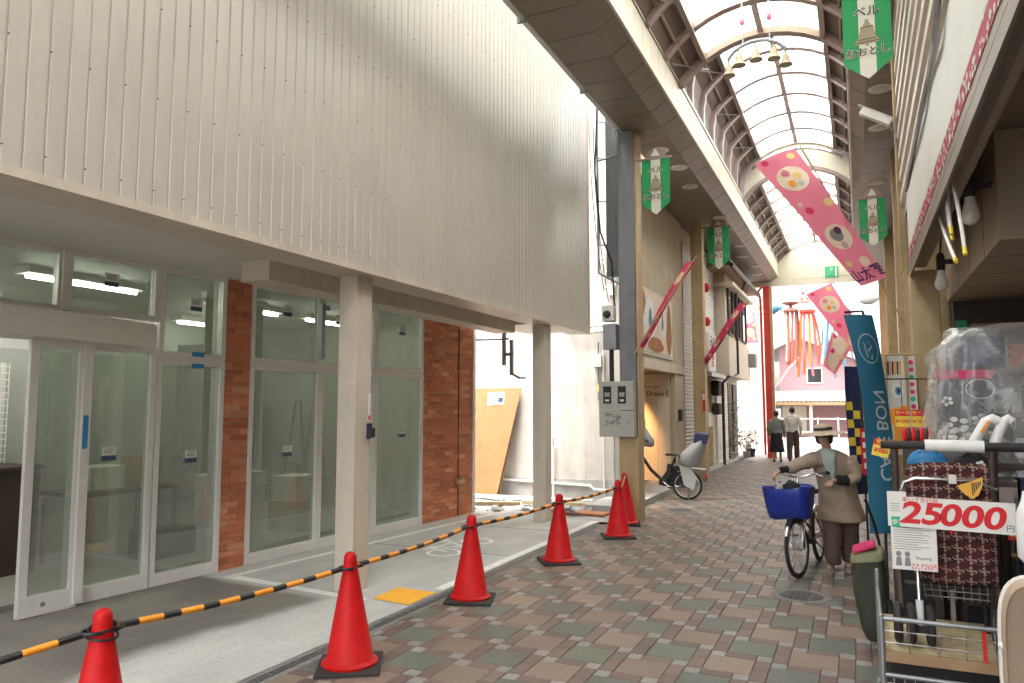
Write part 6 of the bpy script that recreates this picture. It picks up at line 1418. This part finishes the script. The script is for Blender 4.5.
a = MB(); a.tube([(.10, 4.40, 1.452), (.30, 4.40, 1.452), (.58, 4.40, 1.452), (.74, 4.42, 1.448)], [.021, .022, .022, .023], 12); hb_ = a.build('handle', 'rubber', t, smooth=60)
a = MB(); a.tube([(.305, 4.40, 1.452), (.43, 4.40, 1.453), (.565, 4.40, 1.451)], .031, 14); a.build('foam_wrap', 'white', hb_, smooth=60)
a = MB(); plaid(a, .215, .62, 1.10, 1.365, 4.44, .03); a.bx(.22, .61, 4.441, 4.47, 1.11, 1.35, 'dark_brown'); a.build('backrest', 'plaid', t)
a = MB(); plaid(a, .235, .60, .76, 1.04, 4.40, .035); a.bx(.24, .595, 4.402, 4.60, .77, 1.03, 'dark_brown'); a.build('seat_bag', 'plaid', t)
a = MB(); a.tube([(.185, 4.38, 1.12), (.185, 4.37, 1.22), (.20, 4.365, 1.265), (.25, 4.36, 1.285), (.50, 4.36, 1.285), (.56, 4.365, 1.265), (.61, 4.38, 1.24)], .0085, 8); lp = a.build('chrome_loop', 'chrome', t, smooth=60)
MB().bx(.40, .435, 4.345, 4.37, 1.265, 1.31).build('clip', 'offwhite', lp, bevel=.003)
for x in (.145, .205, .29, .585):
    a = MB(); y0 = 4.36 if x < .5 else 4.42; a.tube([(x, y0 + .082 * math.cos(q), wfz + .102 + .082 * math.sin(q)) for q in [2 * math.pi * k / 26 for k in range(26)]], .020, 8, closed=True); wl = a.build('wheel', 'rubber', t, smooth=60)
    a = MB(); a.lathe([(.066, -.012), (.066, .012)], n=22, xf=Matrix.Translation((x, y0, wfz + .102)) @ Euler((0, math.pi / 2, 0)).to_matrix().to_4x4()); a.build('hub', 'grey_metal', wl, smooth=40)
a = MB(); a.cyl((.245, 4.34, .56), (.245, 4.34, .68), .018, n=14); a.build('grip_tube', 'white', t, smooth=40)
a = MB(); a.cyl((.245, 4.345, .68), (.245, 4.40, .95), .009); a.bx(.20, .29, 4.33, 4.36, .52, .555, 'black'); a.build('brake_rod', 'chrome', t)
a = MB()
for k in range(9): a.tube([(.27 + .035 * k, 4.42, .76), (.28 + .034 * k, 4.44, .68), (.29 + .033 * k, 4.5, .66)], .0025, 5)
for z in (.69, .72): a.tube([(.27, 4.425, z), (.56, 4.425, z)], .003, 5)
a.build('under_basket', 'grey_metal', t)
# signs on it
t = thing('price_sign', 'white price sign reading 25000 in big red figures', 'price sign', (.41, 4.17, 1.1)); X = Matrix.Translation((.41, 4.165, 1.132)) @ Euler((0, R(1.2), 0)).to_matrix().to_4x4()
a = MB(X); a.bx(-.242, .236, 0, .004, -.072, .074); a.build('board', 'paper', t)
a = MB(X); sh = lambda u_, v_: (u_ * 1.16 - .012 + v_ * .18, -.0015, v_ * .92 - .006); a.text('25', .155, lambda u_, v_: sh(u_ - .116, v_), 'red_ink', bold=.03); a.text('000', .155, lambda u_, v_: sh(u_ + .066, v_), 'red_ink', bold=.03); a.text(',', .07, lambda u_, v_: (u_ - .026, -.0022, v_ - .058), 'red_ink', bold=.02); a.text('円', .035, lambda u_, v_: (u_ + .215, -.0012, v_ - .045), 'ink')
a.text('車いす歩行器', .026, lambda u_, v_: (u_ - .155, -.0012, v_ + .06), 'red_ink'); a.build('figures', 'red_ink', t)
def sheet_(label, x0, x1, z0, z1, y, head=None, red=None):
    t = thing('notice_sheet', label, 'notice', ((x0 + x1) / 2, y, z0)); MB().bx(x0, x1, y, y + .002, z0, z1).build('sheet', 'paper', t); a = MB(); rnd = random.Random(int(x0 * 1000))
    z = z1 - .05; w_ = x1 - x0
    if head: a.bx(x0 + .005, x0 + w_ * .42, y - .0012, y - .0006, z1 - .07, z1 - .02, 'exit_green'); a.text(head, .03, lambda u_, v_: (x0 + .035 + u_, y - .0018, z1 - .047 + v_), 'paper', bold=.01)
    k = 0
    while z > z0 + (.10 if red else .03):
        z -= .0115; a.bx(x0 + .012, x0 + w_ * rnd.uniform(.6, .95), y - .001, y - .0004, z, z + .0028, 'grey_cloth')
    if red:
        a.text(red, .032, lambda u_, v_: (x1 - .055 + u_ + v_ * .2, y - .0012, z0 + .018 + v_), 'red_ink', bold=.004); a.text('Shopping', .019, lambda u_, v_: (x1 - .06 + u_, y - .0012, z0 + .06 + v_), 'ink')
        for q in (0, 1):
            cx_ = x0 + .03 + .038 * q; a.add([(cx_ + .012 * math.cos(w), y - .001, z0 + .075 + .014 * math.sin(w)) for w in [2 * math.pi * i / 12 for i in range(12)]], [tuple(range(12))], 'grey_cloth'); a.add([(cx_ - .014, y - .001, z0 + .018), (cx_ + .014, y - .001, z0 + .018), (cx_ + .01, y - .001, z0 + .06), (cx_ - .01, y - .001, z0 + .06)], [(0, 1, 2, 3)], 'grey_cloth')
    a.build('print', 'grey_cloth', t)
sheet_('white notice sheet with a green heading and red 27720 price, below the price sign', .125, .322, .855, 1.13, 4.185, '歩行', '27,720円')
sheet_('small white paper with a printed figure, upper left of the price sign', .115, .20, 1.06, 1.23, 4.21)
t = thing('hang_tag', 'yellow hexagonal hang tag tied to the chrome loop of the walking frame', 'tag', (.50, 4.34, 1.25)); X = Matrix.Translation((.495, 4.335, 1.245)) @ Euler((0, R(-14), 0)).to_matrix().to_4x4() @ Matrix(((1, 0, 0, 0), (0, 0, -1, 0), (0, 1, 0, 0), (0, 0, 0, 1)))
MB().prism([(-.058, .028), (-.005, .034), (.062, .046), (.05, .005), (.02, -.036), (-.012, -.048), (-.035, -.02)], .003, X).build('card', 'yellow_tag', t); a = MB(X)
for k in range(5): a.add([(-.005 + .011 * k, -.03 + .010 * k, .0045), (.001 + .011 * k, -.03 + .010 * k, .0045), (.012 + .009 * k, .028, .0045), (.006 + .009 * k, .028, .0045)], [(0, 1, 2, 3)], 'dark_brown')
a.build('print', 'dark_brown', t)
t = thing('price_card', 'small red and yellow card right of the 25000 sign', 'price card', (.66, 4.3, 1.0)); MB().bx(.625, .70, 4.25, 4.254, 1.02, 1.07).build('card', 'red_ink', t); a = MB(); a.text('¥500', .03, lambda u_, v_: (.662 + u_, 4.248, 1.045 + v_), 'yellow', bold=.02); a.build('print', 'yellow', t)
# stand with plastic covered floral cart behind it
t = thing('display_stand', 'dark stand hidden behind the walking frame, carrying the covered cart', 'stand', (.7, 5.2, .02)); MB().bx(.36, 1.1, 4.84 + .1, 5.5, 1.30, 1.34).build('top', 'dark_brown', t, bevel=.005)
for (x, y) in ((.38, 4.96), (1.08, 4.96), (.38, 5.48), (1.08, 5.48)): MB().bx(x - .02, x + .02, y - .02, y + .02, .02, 1.3).build('leg', 'dark_brown', t)
t = thing('floral_cart_bag', 'dark floral shopping cart bag under clear plastic', 'bag', (.62, 5.15, 1.34))
a = MB(); a.loft([[(.62 + sx_ * math.cos(q) * (1 if abs(math.cos(q)) < .8 else .95), 5.18 + sy_ * math.sin(q), z) for q in [2 * math.pi * j / 24 for j in range(24)]] for z, sx_, sy_ in ((1.345, .19, .13), (1.38, .205, .145), (1.6, .20, .15), (1.80, .185, .14), (1.90, .16, .12))]); bd = a.build('body', 'floral', t, smooth=60)
random.seed(31); a = MB()
def fl_pt(q, z, o): k = 1 - .25 * max(0, z - 1.6); return Vector((.62 + (.204 * k + o) * math.cos(q), 5.18 + (.152 * k + o) * math.sin(q), z))
for i in range(15):
    q0, z0 = random.uniform(math.pi + .15, 2 * math.pi - .15), random.uniform(1.42, 1.77); s_ = random.uniform(.034, .06)
    if i % 3:
        for p in range(5):
            w = 2 * math.pi * p / 5 + i; a.add([fl_pt(q0 + s_ * .55 * (math.cos(w) + .5 * math.cos(v)) / .15, z0 + s_ * .55 * (math.sin(w) + .5 * math.sin(v)), .004 + .0004 * i) for v in [2 * math.pi * k / 8 for k in range(8)]], [tuple(range(8))], 'offwhite')
    else:
        a.tube([fl_pt(q0 + s_ * math.cos(w) / .15, z0 + s_ * math.sin(w), .004) for w in [2 * math.pi * k / 14 for k in range(14)]], .003, 4, 'offwhite', True)
a.build('flower_print', 'offwhite', bd)
a = MB(); a.loft([[(.60 + .165 * math.cos(q), 5.165 + .14 * math.sin(q), z) for q in [2 * math.pi * j / 20 for j in range(20)]] for z in (1.815, 1.865)]); a.build('pink_band', 'pink_deep', bd, smooth=40)
a = MB(); a.tube([(.50, 5.25, 1.8), (.50, 5.22, 2.0), (.56, 5.2, 2.08), (.70, 5.2, 2.08), (.74, 5.22, 2.0), (.74, 5.25, 1.8)], .012, 8); a.build('handle', 'grey_metal', t, smooth=60)
a = MB(); a.loft([[(.68 + .12 * math.cos(q), 5.18 + .09 * math.sin(q), z) for q in [2 * math.pi * j / 14 for j in range(14)]] for z in (1.88, 2.0, 2.06)]); a.build('top_flap', 'navy', t, smooth=50)
a = MB(); rings = []; rnd = random.Random(2); n = 120
PC = ((1.26, .50, .25), (1.40, .49, .245), (1.55, .48, .24), (1.70, .475, .235), (1.85, .465, .225), (1.95, .45, .215), (2.03, .41, .20), (2.09, .36, .175), (2.125, .27, .13), (2.14, .13, .07), (2.145, .01, .01))
def cov(z):
    for (z0, a0, b0), (z1, a1, b1) in zip(PC, PC[1:]):
        if z <= z1: k = (z - z0) / (z1 - z0); return a0 + (a1 - a0) * k, b0 + (b1 - b0) * k
    return PC[-1][1:]
for k in range(56):
    z = 1.26 + (2.145 - 1.26) * (k / 55) ** .8; sx_, sy_ = cov(z); ring = []
    for j in range(n):
        q = 2 * math.pi * j / n; c_, s_ = math.cos(q), math.sin(q); ex = .55
        x_ = .855 + sx_ * abs(c_) ** ex * (1 if c_ > 0 else -1); y_ = 5.22 + sy_ * abs(s_) ** ex * (1 if s_ > 0 else -1)
        v = Vector((x_ * 5 + z * 1.5, y_ * 5, z * 2.2)); w1 = abs(mnoise.noise(v)) - .25; w2 = abs(mnoise.noise(v * 2.3 + Vector((7, 3, 1)))) - .25; w3 = abs(mnoise.noise(v * 5)) - .2
        d_ = .085 * w1 + .03 * w2 + .007 * w3; f_ = .02 * (1 - (k / 55)) * math.sin(19 * q + 2 * mnoise.noise(v))
        ring.append((x_ + c_ * (d_ + f_), y_ + s_ * (d_ + f_), z + .05 * w1 * (k > 8) - .10 * max(0, .62 - x_) * (k / 55)))
    rings.append(ring)
a.loft(rings, True, False); tag(a.build('plastic_cover', 'plastic_wrap', smooth=80), 'clear crumpled plastic sheet draped over the floral cart bag', 'cover')
# second walking frame with white grips, behind
t = thing('walking_frame', 'walking frame with upright white handles behind the patterned one', 'walking frame', (.66, 4.7, .02))
for dx, nm in ((0, 0), (.10, 1)):
    a = MB(); a.tube([(.545 + dx, 4.66, 1.44), (.575 + dx * .9, 4.66, 1.50), (.615 + dx * .8, 4.66, 1.572), (.645 + dx * .7, 4.66, 1.588), (.675 + dx * .55, 4.66, 1.572)], [.028, .027, .027, .026, .025], 12); a.build('grip', 'white', t, smooth=60)
    a = MB(); a.tube([(.545 + dx, 4.66, 1.44), (.545 + dx, 4.7, 1.1), (.60 + dx, 4.74, .10)], .013); a.build('upright', 'black', t, smooth=60)
    a = MB(); a.tube([(.60 + dx, 4.74 + .07 * math.cos(q), .11 + .07 * math.sin(q)) for q in [2 * math.pi * k / 20 for k in range(20)]], .016, 6, closed=True); a.build('wheel', 'rubber', t, smooth=60)
a = MB(); a.tube([(.545, 4.7, 1.1), (.645, 4.7, 1.1)], .012); a.tube([(.57, 4.72, .6), (.67, 4.72, .6)], .012); a.build('crossbar', 'black', t, smooth=60)
MB().box((.606, 4.628, 1.545), (.012, .006, .075), (0, R(32), 0)).build('orange_tape', 'orange', t)
# bags on the rail level behind the handle
def softbag(label, c, r_, m, cat='bag', deco=None):
    t = thing('hand_bag', label, cat, (c[0], c[1], c[2] - r_[2])); a = MB(); a.ell(c, r_, 18, 12); rnd = random.Random(len(label)); a.V = [v + Vector((rnd.uniform(-.004, .004), rnd.uniform(-.004, .004), rnd.uniform(-.004, .004))) for v in a.V]; b = a.build('body', m, t, smooth=70, sub=1)
    a = MB(); a.tube([(c[0] - r_[0] * .5, c[1] - r_[1] * .5, c[2] + r_[2] * .7), (c[0], c[1] - r_[1] * .6, c[2] + r_[2] * 1.2), (c[0] + r_[0] * .5, c[1] - r_[1] * .5, c[2] + r_[2] * .7)], .006, 6); a.build('strap', m, t, smooth=60)
    if deco:
        a = MB()
        for p in range(5): w = 2 * math.pi * p / 5; a.ell((c[0] + .03 + .014 * math.cos(w), c[1] - r_[1] - .004, c[2] + .01 + .014 * math.sin(w)), (.010, .004, .010), 8, 6)
        a.build('flower', 'white', t)
softbag('blue fabric bag behind the handle of the patterned walking frame', (.33, 4.62, 1.35), (.10, .07, .075), 'sticker_blue'); softbag('black bag with a white flower on it beside the blue bag', (.535, 4.60, 1.34), (.095, .06, .07), 'black_cloth', 'bag', 1)
tag(MB().bx(.22, .72, 4.55, 4.72, 1.24, 1.27).build('bag_shelf', 'dark_brown', None, bevel=.004), 'dark shelf board under the blue and black bags', 'shelf')
t = thing('fabric_roll', 'rolled red and black plaid cushion above the cart handle', 'cushion', (.33, 5.25, 1.4)); a = MB()
for k in range(7): a.lathe([(.045, -.0115), (.052, 0), (.045, .0115)], n=14, m=('red_ink', 'dark_brown')[k % 2], xf=Matrix.Translation((.255 + .023 * k, 5.2, 1.475)) @ Euler((0, math.pi / 2, 0)).to_matrix().to_4x4())
a.build('roll', 'red_ink', t, smooth=50); MB().bx(.24, .42, 5.15, 5.25, .02, 1.425).build('stand', 'dark_brown', t, bevel=.01)
# green rolling shopping bag left of the trolley
t = thing('rolling_bag', 'dark green rolling shopping bag with a red top, left of the trolley', 'shopping bag', (.02, 5.75, 0)); a = MB()
a.loft([[(cx_ + sx_ * (abs(math.cos(q)) ** .5) * (1 if math.cos(q) > 0 else -1), 5.75 + sy_ * (abs(math.sin(q)) ** .5) * (1 if math.sin(q) > 0 else -1), z + dz * math.cos(q)) for q in [2 * math.pi * j / 28 for j in range(28)]] for z, sx_, sy_, cx_, dz in ((.07, .06, .11, .06, 0), (.12, .075, .12, .055, .0), (.2, .085, .13, .045, 0), (.28, .092, .135, .04, 0), (.35, .10, .135, .03, 0), (.42, .103, .135, .028, 0), (.48, .105, .135, .025, .005), (.55, .105, .135, .022, .01), (.62, .10, .13, .02, .02), (.635, .09, .12, .02, .02))])
for i_, v in enumerate(a.V):
    w_ = mnoise.noise(v * 7) * .5 + abs(mnoise.noise(v * 13)) - .2; d_ = Vector((v.x - .02, v.y - 5.75, 0)); a.V[i_] = v + d_.normalized() * w_ * .03 - Vector((0, 0, .02 * max(0, v.z - .5) * 8 * abs(mnoise.noise(v * 6))))
a.build('body', 'olive_cloth', t, smooth=70, sub=1)
a = MB(); a.loft([[(.02 + sx_ * (abs(math.cos(q)) ** .5) * (1 if math.cos(q) > 0 else -1), 5.75 + sy_ * (abs(math.sin(q)) ** .5) * (1 if math.sin(q) > 0 else -1), z + .025 * math.cos(q)) for q in [2 * math.pi * j / 24 for j in range(24)]] for z, sx_, sy_ in ((.61, .108, .138), (.65, .106, .136), (.675, .08, .11))]); a.build('flap', 'khaki_cloth', t, smooth=60)
a = MB(); a.box((.0, 5.70, .70), (.15, .16, .035), (0, R(-22), 0)); a.build('red_top', 'pink_deep', t, bevel=.012)
a = MB(); a.tube([(.125, 5.88, .12), (.115, 5.86, .62), (.075, 5.84, .82), (.02, 5.82, 1.01)], .021, 8, flat=.5); a.build('handle', 'black', t, smooth=60)
for y in (5.65, 5.86):
    a = MB(); a.cyl((.125, y, .05), (.15, y, .05), .05, n=18); a.build('wheel', 'rubber', t, smooth=40)
# tan seat back and white pouch cut by the right edge
t = thing('padded_seat', 'tan padded seat back cut by the right edge of the photo', 'seat', (.62, 3.55, .02)); a = MB(); pts = []
for k in range(40):
    q = 2 * math.pi * k / 40; c_, s_ = math.cos(q), math.sin(q); pts.append((.66 + .185 * abs(c_) ** .5 * (1 if c_ > 0 else -1), .62 + .37 * abs(s_) ** .42 * (1 if s_ > 0 else -1)))
X = lambda y, k: [(.66 + (x - .66) * k, y, .62 + (z - .62) * k) for x, z in pts]
a.loft([X(3.50, .90), X(3.485, .95), X(3.495, .99), X(3.53, 1.0), X(3.575, .99), X(3.59, .93)]); a.build('cushion', 'tan_vinyl', t, smooth=60)
a = MB(); a.tube([(x, 3.535, z) for x, z in pts], .011, 8, closed=True); a.build('piping', 'offwhite', t, smooth=60)
for z in (.5, .72): MB().ell((.475, 3.52, z), (.013, .013, .013)).build('button', 'white', t, smooth=60)
MB().bx(.50, .82, 3.45, 3.62, .02, .25).build('base', 'rubber', t, bevel=.02)
t = thing('refill_pouch', 'white printed pouch hanging at the right edge above the tan seat', 'pouch', (.66, 3.75, .98)); a = MB(); a.loft([[(.665 + w_ * (1 if c_ > 0 else -1) * abs(c_) ** .6, 3.75 + d_ * s_, z) for c_, s_ in [(math.cos(2 * math.pi * j / 18), math.sin(2 * math.pi * j / 18)) for j in range(18)]] for z, w_, d_ in ((1.0, .06, .035), (1.03, .085, .04), (1.2, .085, .035), (1.27, .06, .02), (1.30, .055, .008))]); pc = a.build('pouch', 'white', t, smooth=50)
a = MB(); 
for k, (m) in enumerate(('stream_blue', 'orange', 'stream_red', 'yellow')): a.bx(.60 + .03 * k, .625 + .03 * k, 3.703, 3.706, 1.04 + .01 * k, 1.13 - .015 * (k % 2), m)
a.build('print', 'orange', pc); MB().cyl((.665, 3.75, 1.3), (.665, 3.75, 1.5), .004).bx(.6, 1.2, 3.74, 3.76, 1.5, 1.52).build('hook', 'grey_metal', t)
# dark stroller frames and folded frames filling the space behind
for i, (x, y, z0, h) in enumerate(((.80, 4.45, .02, 1.2), (.92, 4.9, .02, 1.1))):
    t = thing('walking_frame', ('black folded walking frame right of the price sign', 'black folded walking frame farthest back beside the wall')[i], 'walking frame', (x, y, z0))
    a = MB()
    for dx in (-.06, .06): a.tube([(x + dx, y, z0 + h), (x + dx, y, z0 + .6), (x + dx * 1.4, y + .06, z0 + .08)], .014, 8); a.tube([(x + dx * 1.1, y, z0 + .65), (x + dx * 1.5, y - .12, z0 + .08)], .012, 8)
    for k in range(4): a.tube([(x - .06, y, z0 + .5 + .15 * k), (x + .06, y, z0 + .6 + .15 * k)], .008, 6)
    a.build('frame', 'grey_metal', t, smooth=60); MB().bx(x - .09, x + .09, y - .02, y + .03, z0 + .62, z0 + .95).build('pouch', 'black_cloth', t, bevel=.015)
    for dx in (-.09, .09): MB().cyl((x + dx - .012, y - .1, z0 + .075), (x + dx + .012, y - .1, z0 + .075), .07, n=18).build('wheel', 'rubber', t, smooth=40)
# potted plants near the arcade end
def plant(label, x, y, h, r_, potm, cols, n):
    t = thing('potted_plant', label, 'potted plant', (x, y, .11)); a = MB(); a.lathe([(.09, .11), (.12, .30), (.13, .31), (.115, .315)], (x, y, 0), 18); a.build('pot', potm, t, smooth=40)
    rnd = random.Random(n); a = MB(); st = MB()
    for i in range(10):
        q = rnd.uniform(0, 6.28); st.tube([(x, y, .3), (x + r_ * .4 * math.cos(q), y + r_ * .4 * math.sin(q), .3 + h * .4), (x + r_ * .9 * math.cos(q), y + r_ * .9 * math.sin(q), .3 + h * rnd.uniform(.6, .95))], .006, 5)
    st.build('stem', 'wood', t)
    for i in range(n):
        q = rnd.uniform(0, 6.28); rr = r_ * rnd.uniform(.1, 1) ** .6; c = Vector((x + rr * math.cos(q), y + rr * math.sin(q), .33 + h * rnd.uniform(.05, 1))); d = Vector((rnd.uniform(-1, 1), rnd.uniform(-1, 1), rnd.uniform(-.5, .8))).normalized(); s_ = d.orthogonal().normalized(); L = rnd.uniform(.05, .10)
        a.add([c, c + d * L * .5 + s_ * L * .28, c + d * L, c + d * L * .5 - s_ * L * .28], [(0, 1, 2, 3)], 'leaf', jit(rnd.choice(cols), .25))
    a.build('foliage', 'leaf', t)
plant('tall green climbing plant in a pot by the old house wall', -3.42, 22.9, 1.5, .22, 'plaster', [(.05, .11, .03), (.07, .15, .04)], 260)
plant('round pale flowering plant in a pot at the kerb near the red post', -3.12, 23.6, .62, .33, 'plaster', [(.07, .10, .05), (.30, .28, .26), (.05, .08, .04)], 260)
tag(MB().lathe([(.10, .11), (.14, .36), (.15, .37), (.13, .375)], (-3.05, 24.1, 0), 18).build('flower_pot', 'pot_dark', None, smooth=40), 'empty dark plant pot beside the round flowering plant', 'plant pot')

# shopping cart bags packed under and beside the display stand
def cartbag(label, x, y, w_, h, m, m2):
    t = thing('cart_bag', label, 'shopping cart', (x, y, .02)); a = MB()
    a.loft([[(x + w_ * k * (abs(math.cos(q)) ** .45) * (1 if math.cos(q) > 0 else -1), y + .12 * k * (abs(math.sin(q)) ** .45) * (1 if math.sin(q) > 0 else -1), z) for q in [2 * math.pi * j / 28 for j in range(28)]] for z, k in ((.14, .9), (.18, 1), (h * .6, 1.02), (h - .04, .97), (h, .86))]); b = a.build('bag', m, t, smooth=60)
    MB().bx(x - w_ * .7, x + w_ * .7, y - .145, y - .118, .22, h * .5).build('pocket', m2, b, bevel=.012)
    a = MB(); a.tube([(x - w_ * .8, y + .1, .1), (x - w_ * .8, y + .12, h + .12), (x + w_ * .8, y + .12, h + .12), (x + w_ * .8, y + .1, .1)], .010, 8); a.build('frame', 'grey_metal', t, smooth=60)
    for sx_ in (-1, 1):
        a = MB(); a.tube([(x + sx_ * w_ * .85, y + .06 * math.cos(q), .085 + .06 * math.sin(q)) for q in [2 * math.pi * k / 18 for k in range(18)]], .018, 6, closed=True); a.build('wheel', 'rubber', t, smooth=60)
cartbag('black shopping cart bag standing behind the wire trolley on the left', .30, 5.10, .14, 1.02, 'black_cloth', 'rubber')
cartbag('dark brown shopping cart bag under the display stand', .62, 5.15, .14, 1.05, 'dark_brown', 'black_cloth')
cartbag('navy shopping cart bag under the display stand by the wall side', .93, 5.15, .13, 1.0, 'navy', 'rubber')
cartbag('dark grey shopping cart bag at the right edge beside the tan seat', .86, 4.12, .12, 1.15, 'rubber', 'black_cloth')
# things inside the new shop, seen through the glass
def crate(label, x, y, z, d, m): tag(MB().bx(x - d[0] / 2, x + d[0] / 2, y - d[1] / 2, y + d[1] / 2, z, z + d[2]).build('carton', m, None, bevel=.008), label, 'box')
crate('brown carton on the floor behind the tall glass beside the cream column', -7.0, 8.0, .004, (.5, .45, .4), 'osb'); crate('pale carton stacked on the brown carton behind the glass', -7.02, 8.02, .406, (.4, .4, .32), 'offwhite'); crate('grey tool case on the shop floor behind the first tall window', -7.1, 6.0, .004, (.35, .6, .3), 'rubber')
t = thing('step_ladder', 'aluminium step ladder standing inside behind the tall windows', 'ladder', (-7.6, 8.9, 0)); a = MB()
for dx, s_ in ((-.22, 1), (.22, -1)):
    for dy in (-.35, .35): a.cyl((-7.6 + dx, 8.9 + dy, .003), (-7.6 + dx * .7, 8.9 + dy * .12, 1.75), .022, n=8)
a.build('rails', 'grey_metal', t, smooth=40); a = MB()
for k in range(6): z = .28 + .26 * k; q = 1 - z / 1.75 * .88; a.bx(-7.82, -7.38, 8.9 - .35 * q - .04, 8.9 - .35 * q + .04, z, z + .025)
a.build('tread', 'grey_metal', t)
t = thing('blind', 'pale roller blind half drawn inside behind the first tall window pair', 'blind', (-6.4, 6.6, 2.0)); a = MB()
for k in range(14): a.bx(-6.75, -6.735, 6.15 + .065 * k, 6.15 + .065 * k + .06, .9 + .02 * (k % 2), 2.9)
a.build('slats', 'interior_wall', t); MB().bx(-6.78, -6.7, 6.12, 7.1, 2.9, 2.97).build('headrail', 'white', t)
t = thing('work_table', 'dark work table with clutter inside the shop behind the glass door', 'table', (-7.5, 5.6, 0)); MB().bx(-7.9, -7.2, 5.1, 6.3, .72, .76).build('top', 'dark_brown', t)
for x in (-7.86, -7.24):
    for y in (5.14, 6.26): MB().bx(x - .02, x + .02, y - .02, y + .02, .003, .72).build('leg', 'grey_metal', t)
crate('white carton on the work table inside the shop', -7.55, 5.5, .762, (.35, .4, .25), 'offwhite'); crate('dark carton beside the white one on the work table', -7.5, 6.0, .762, (.3, .3, .35), 'wood')
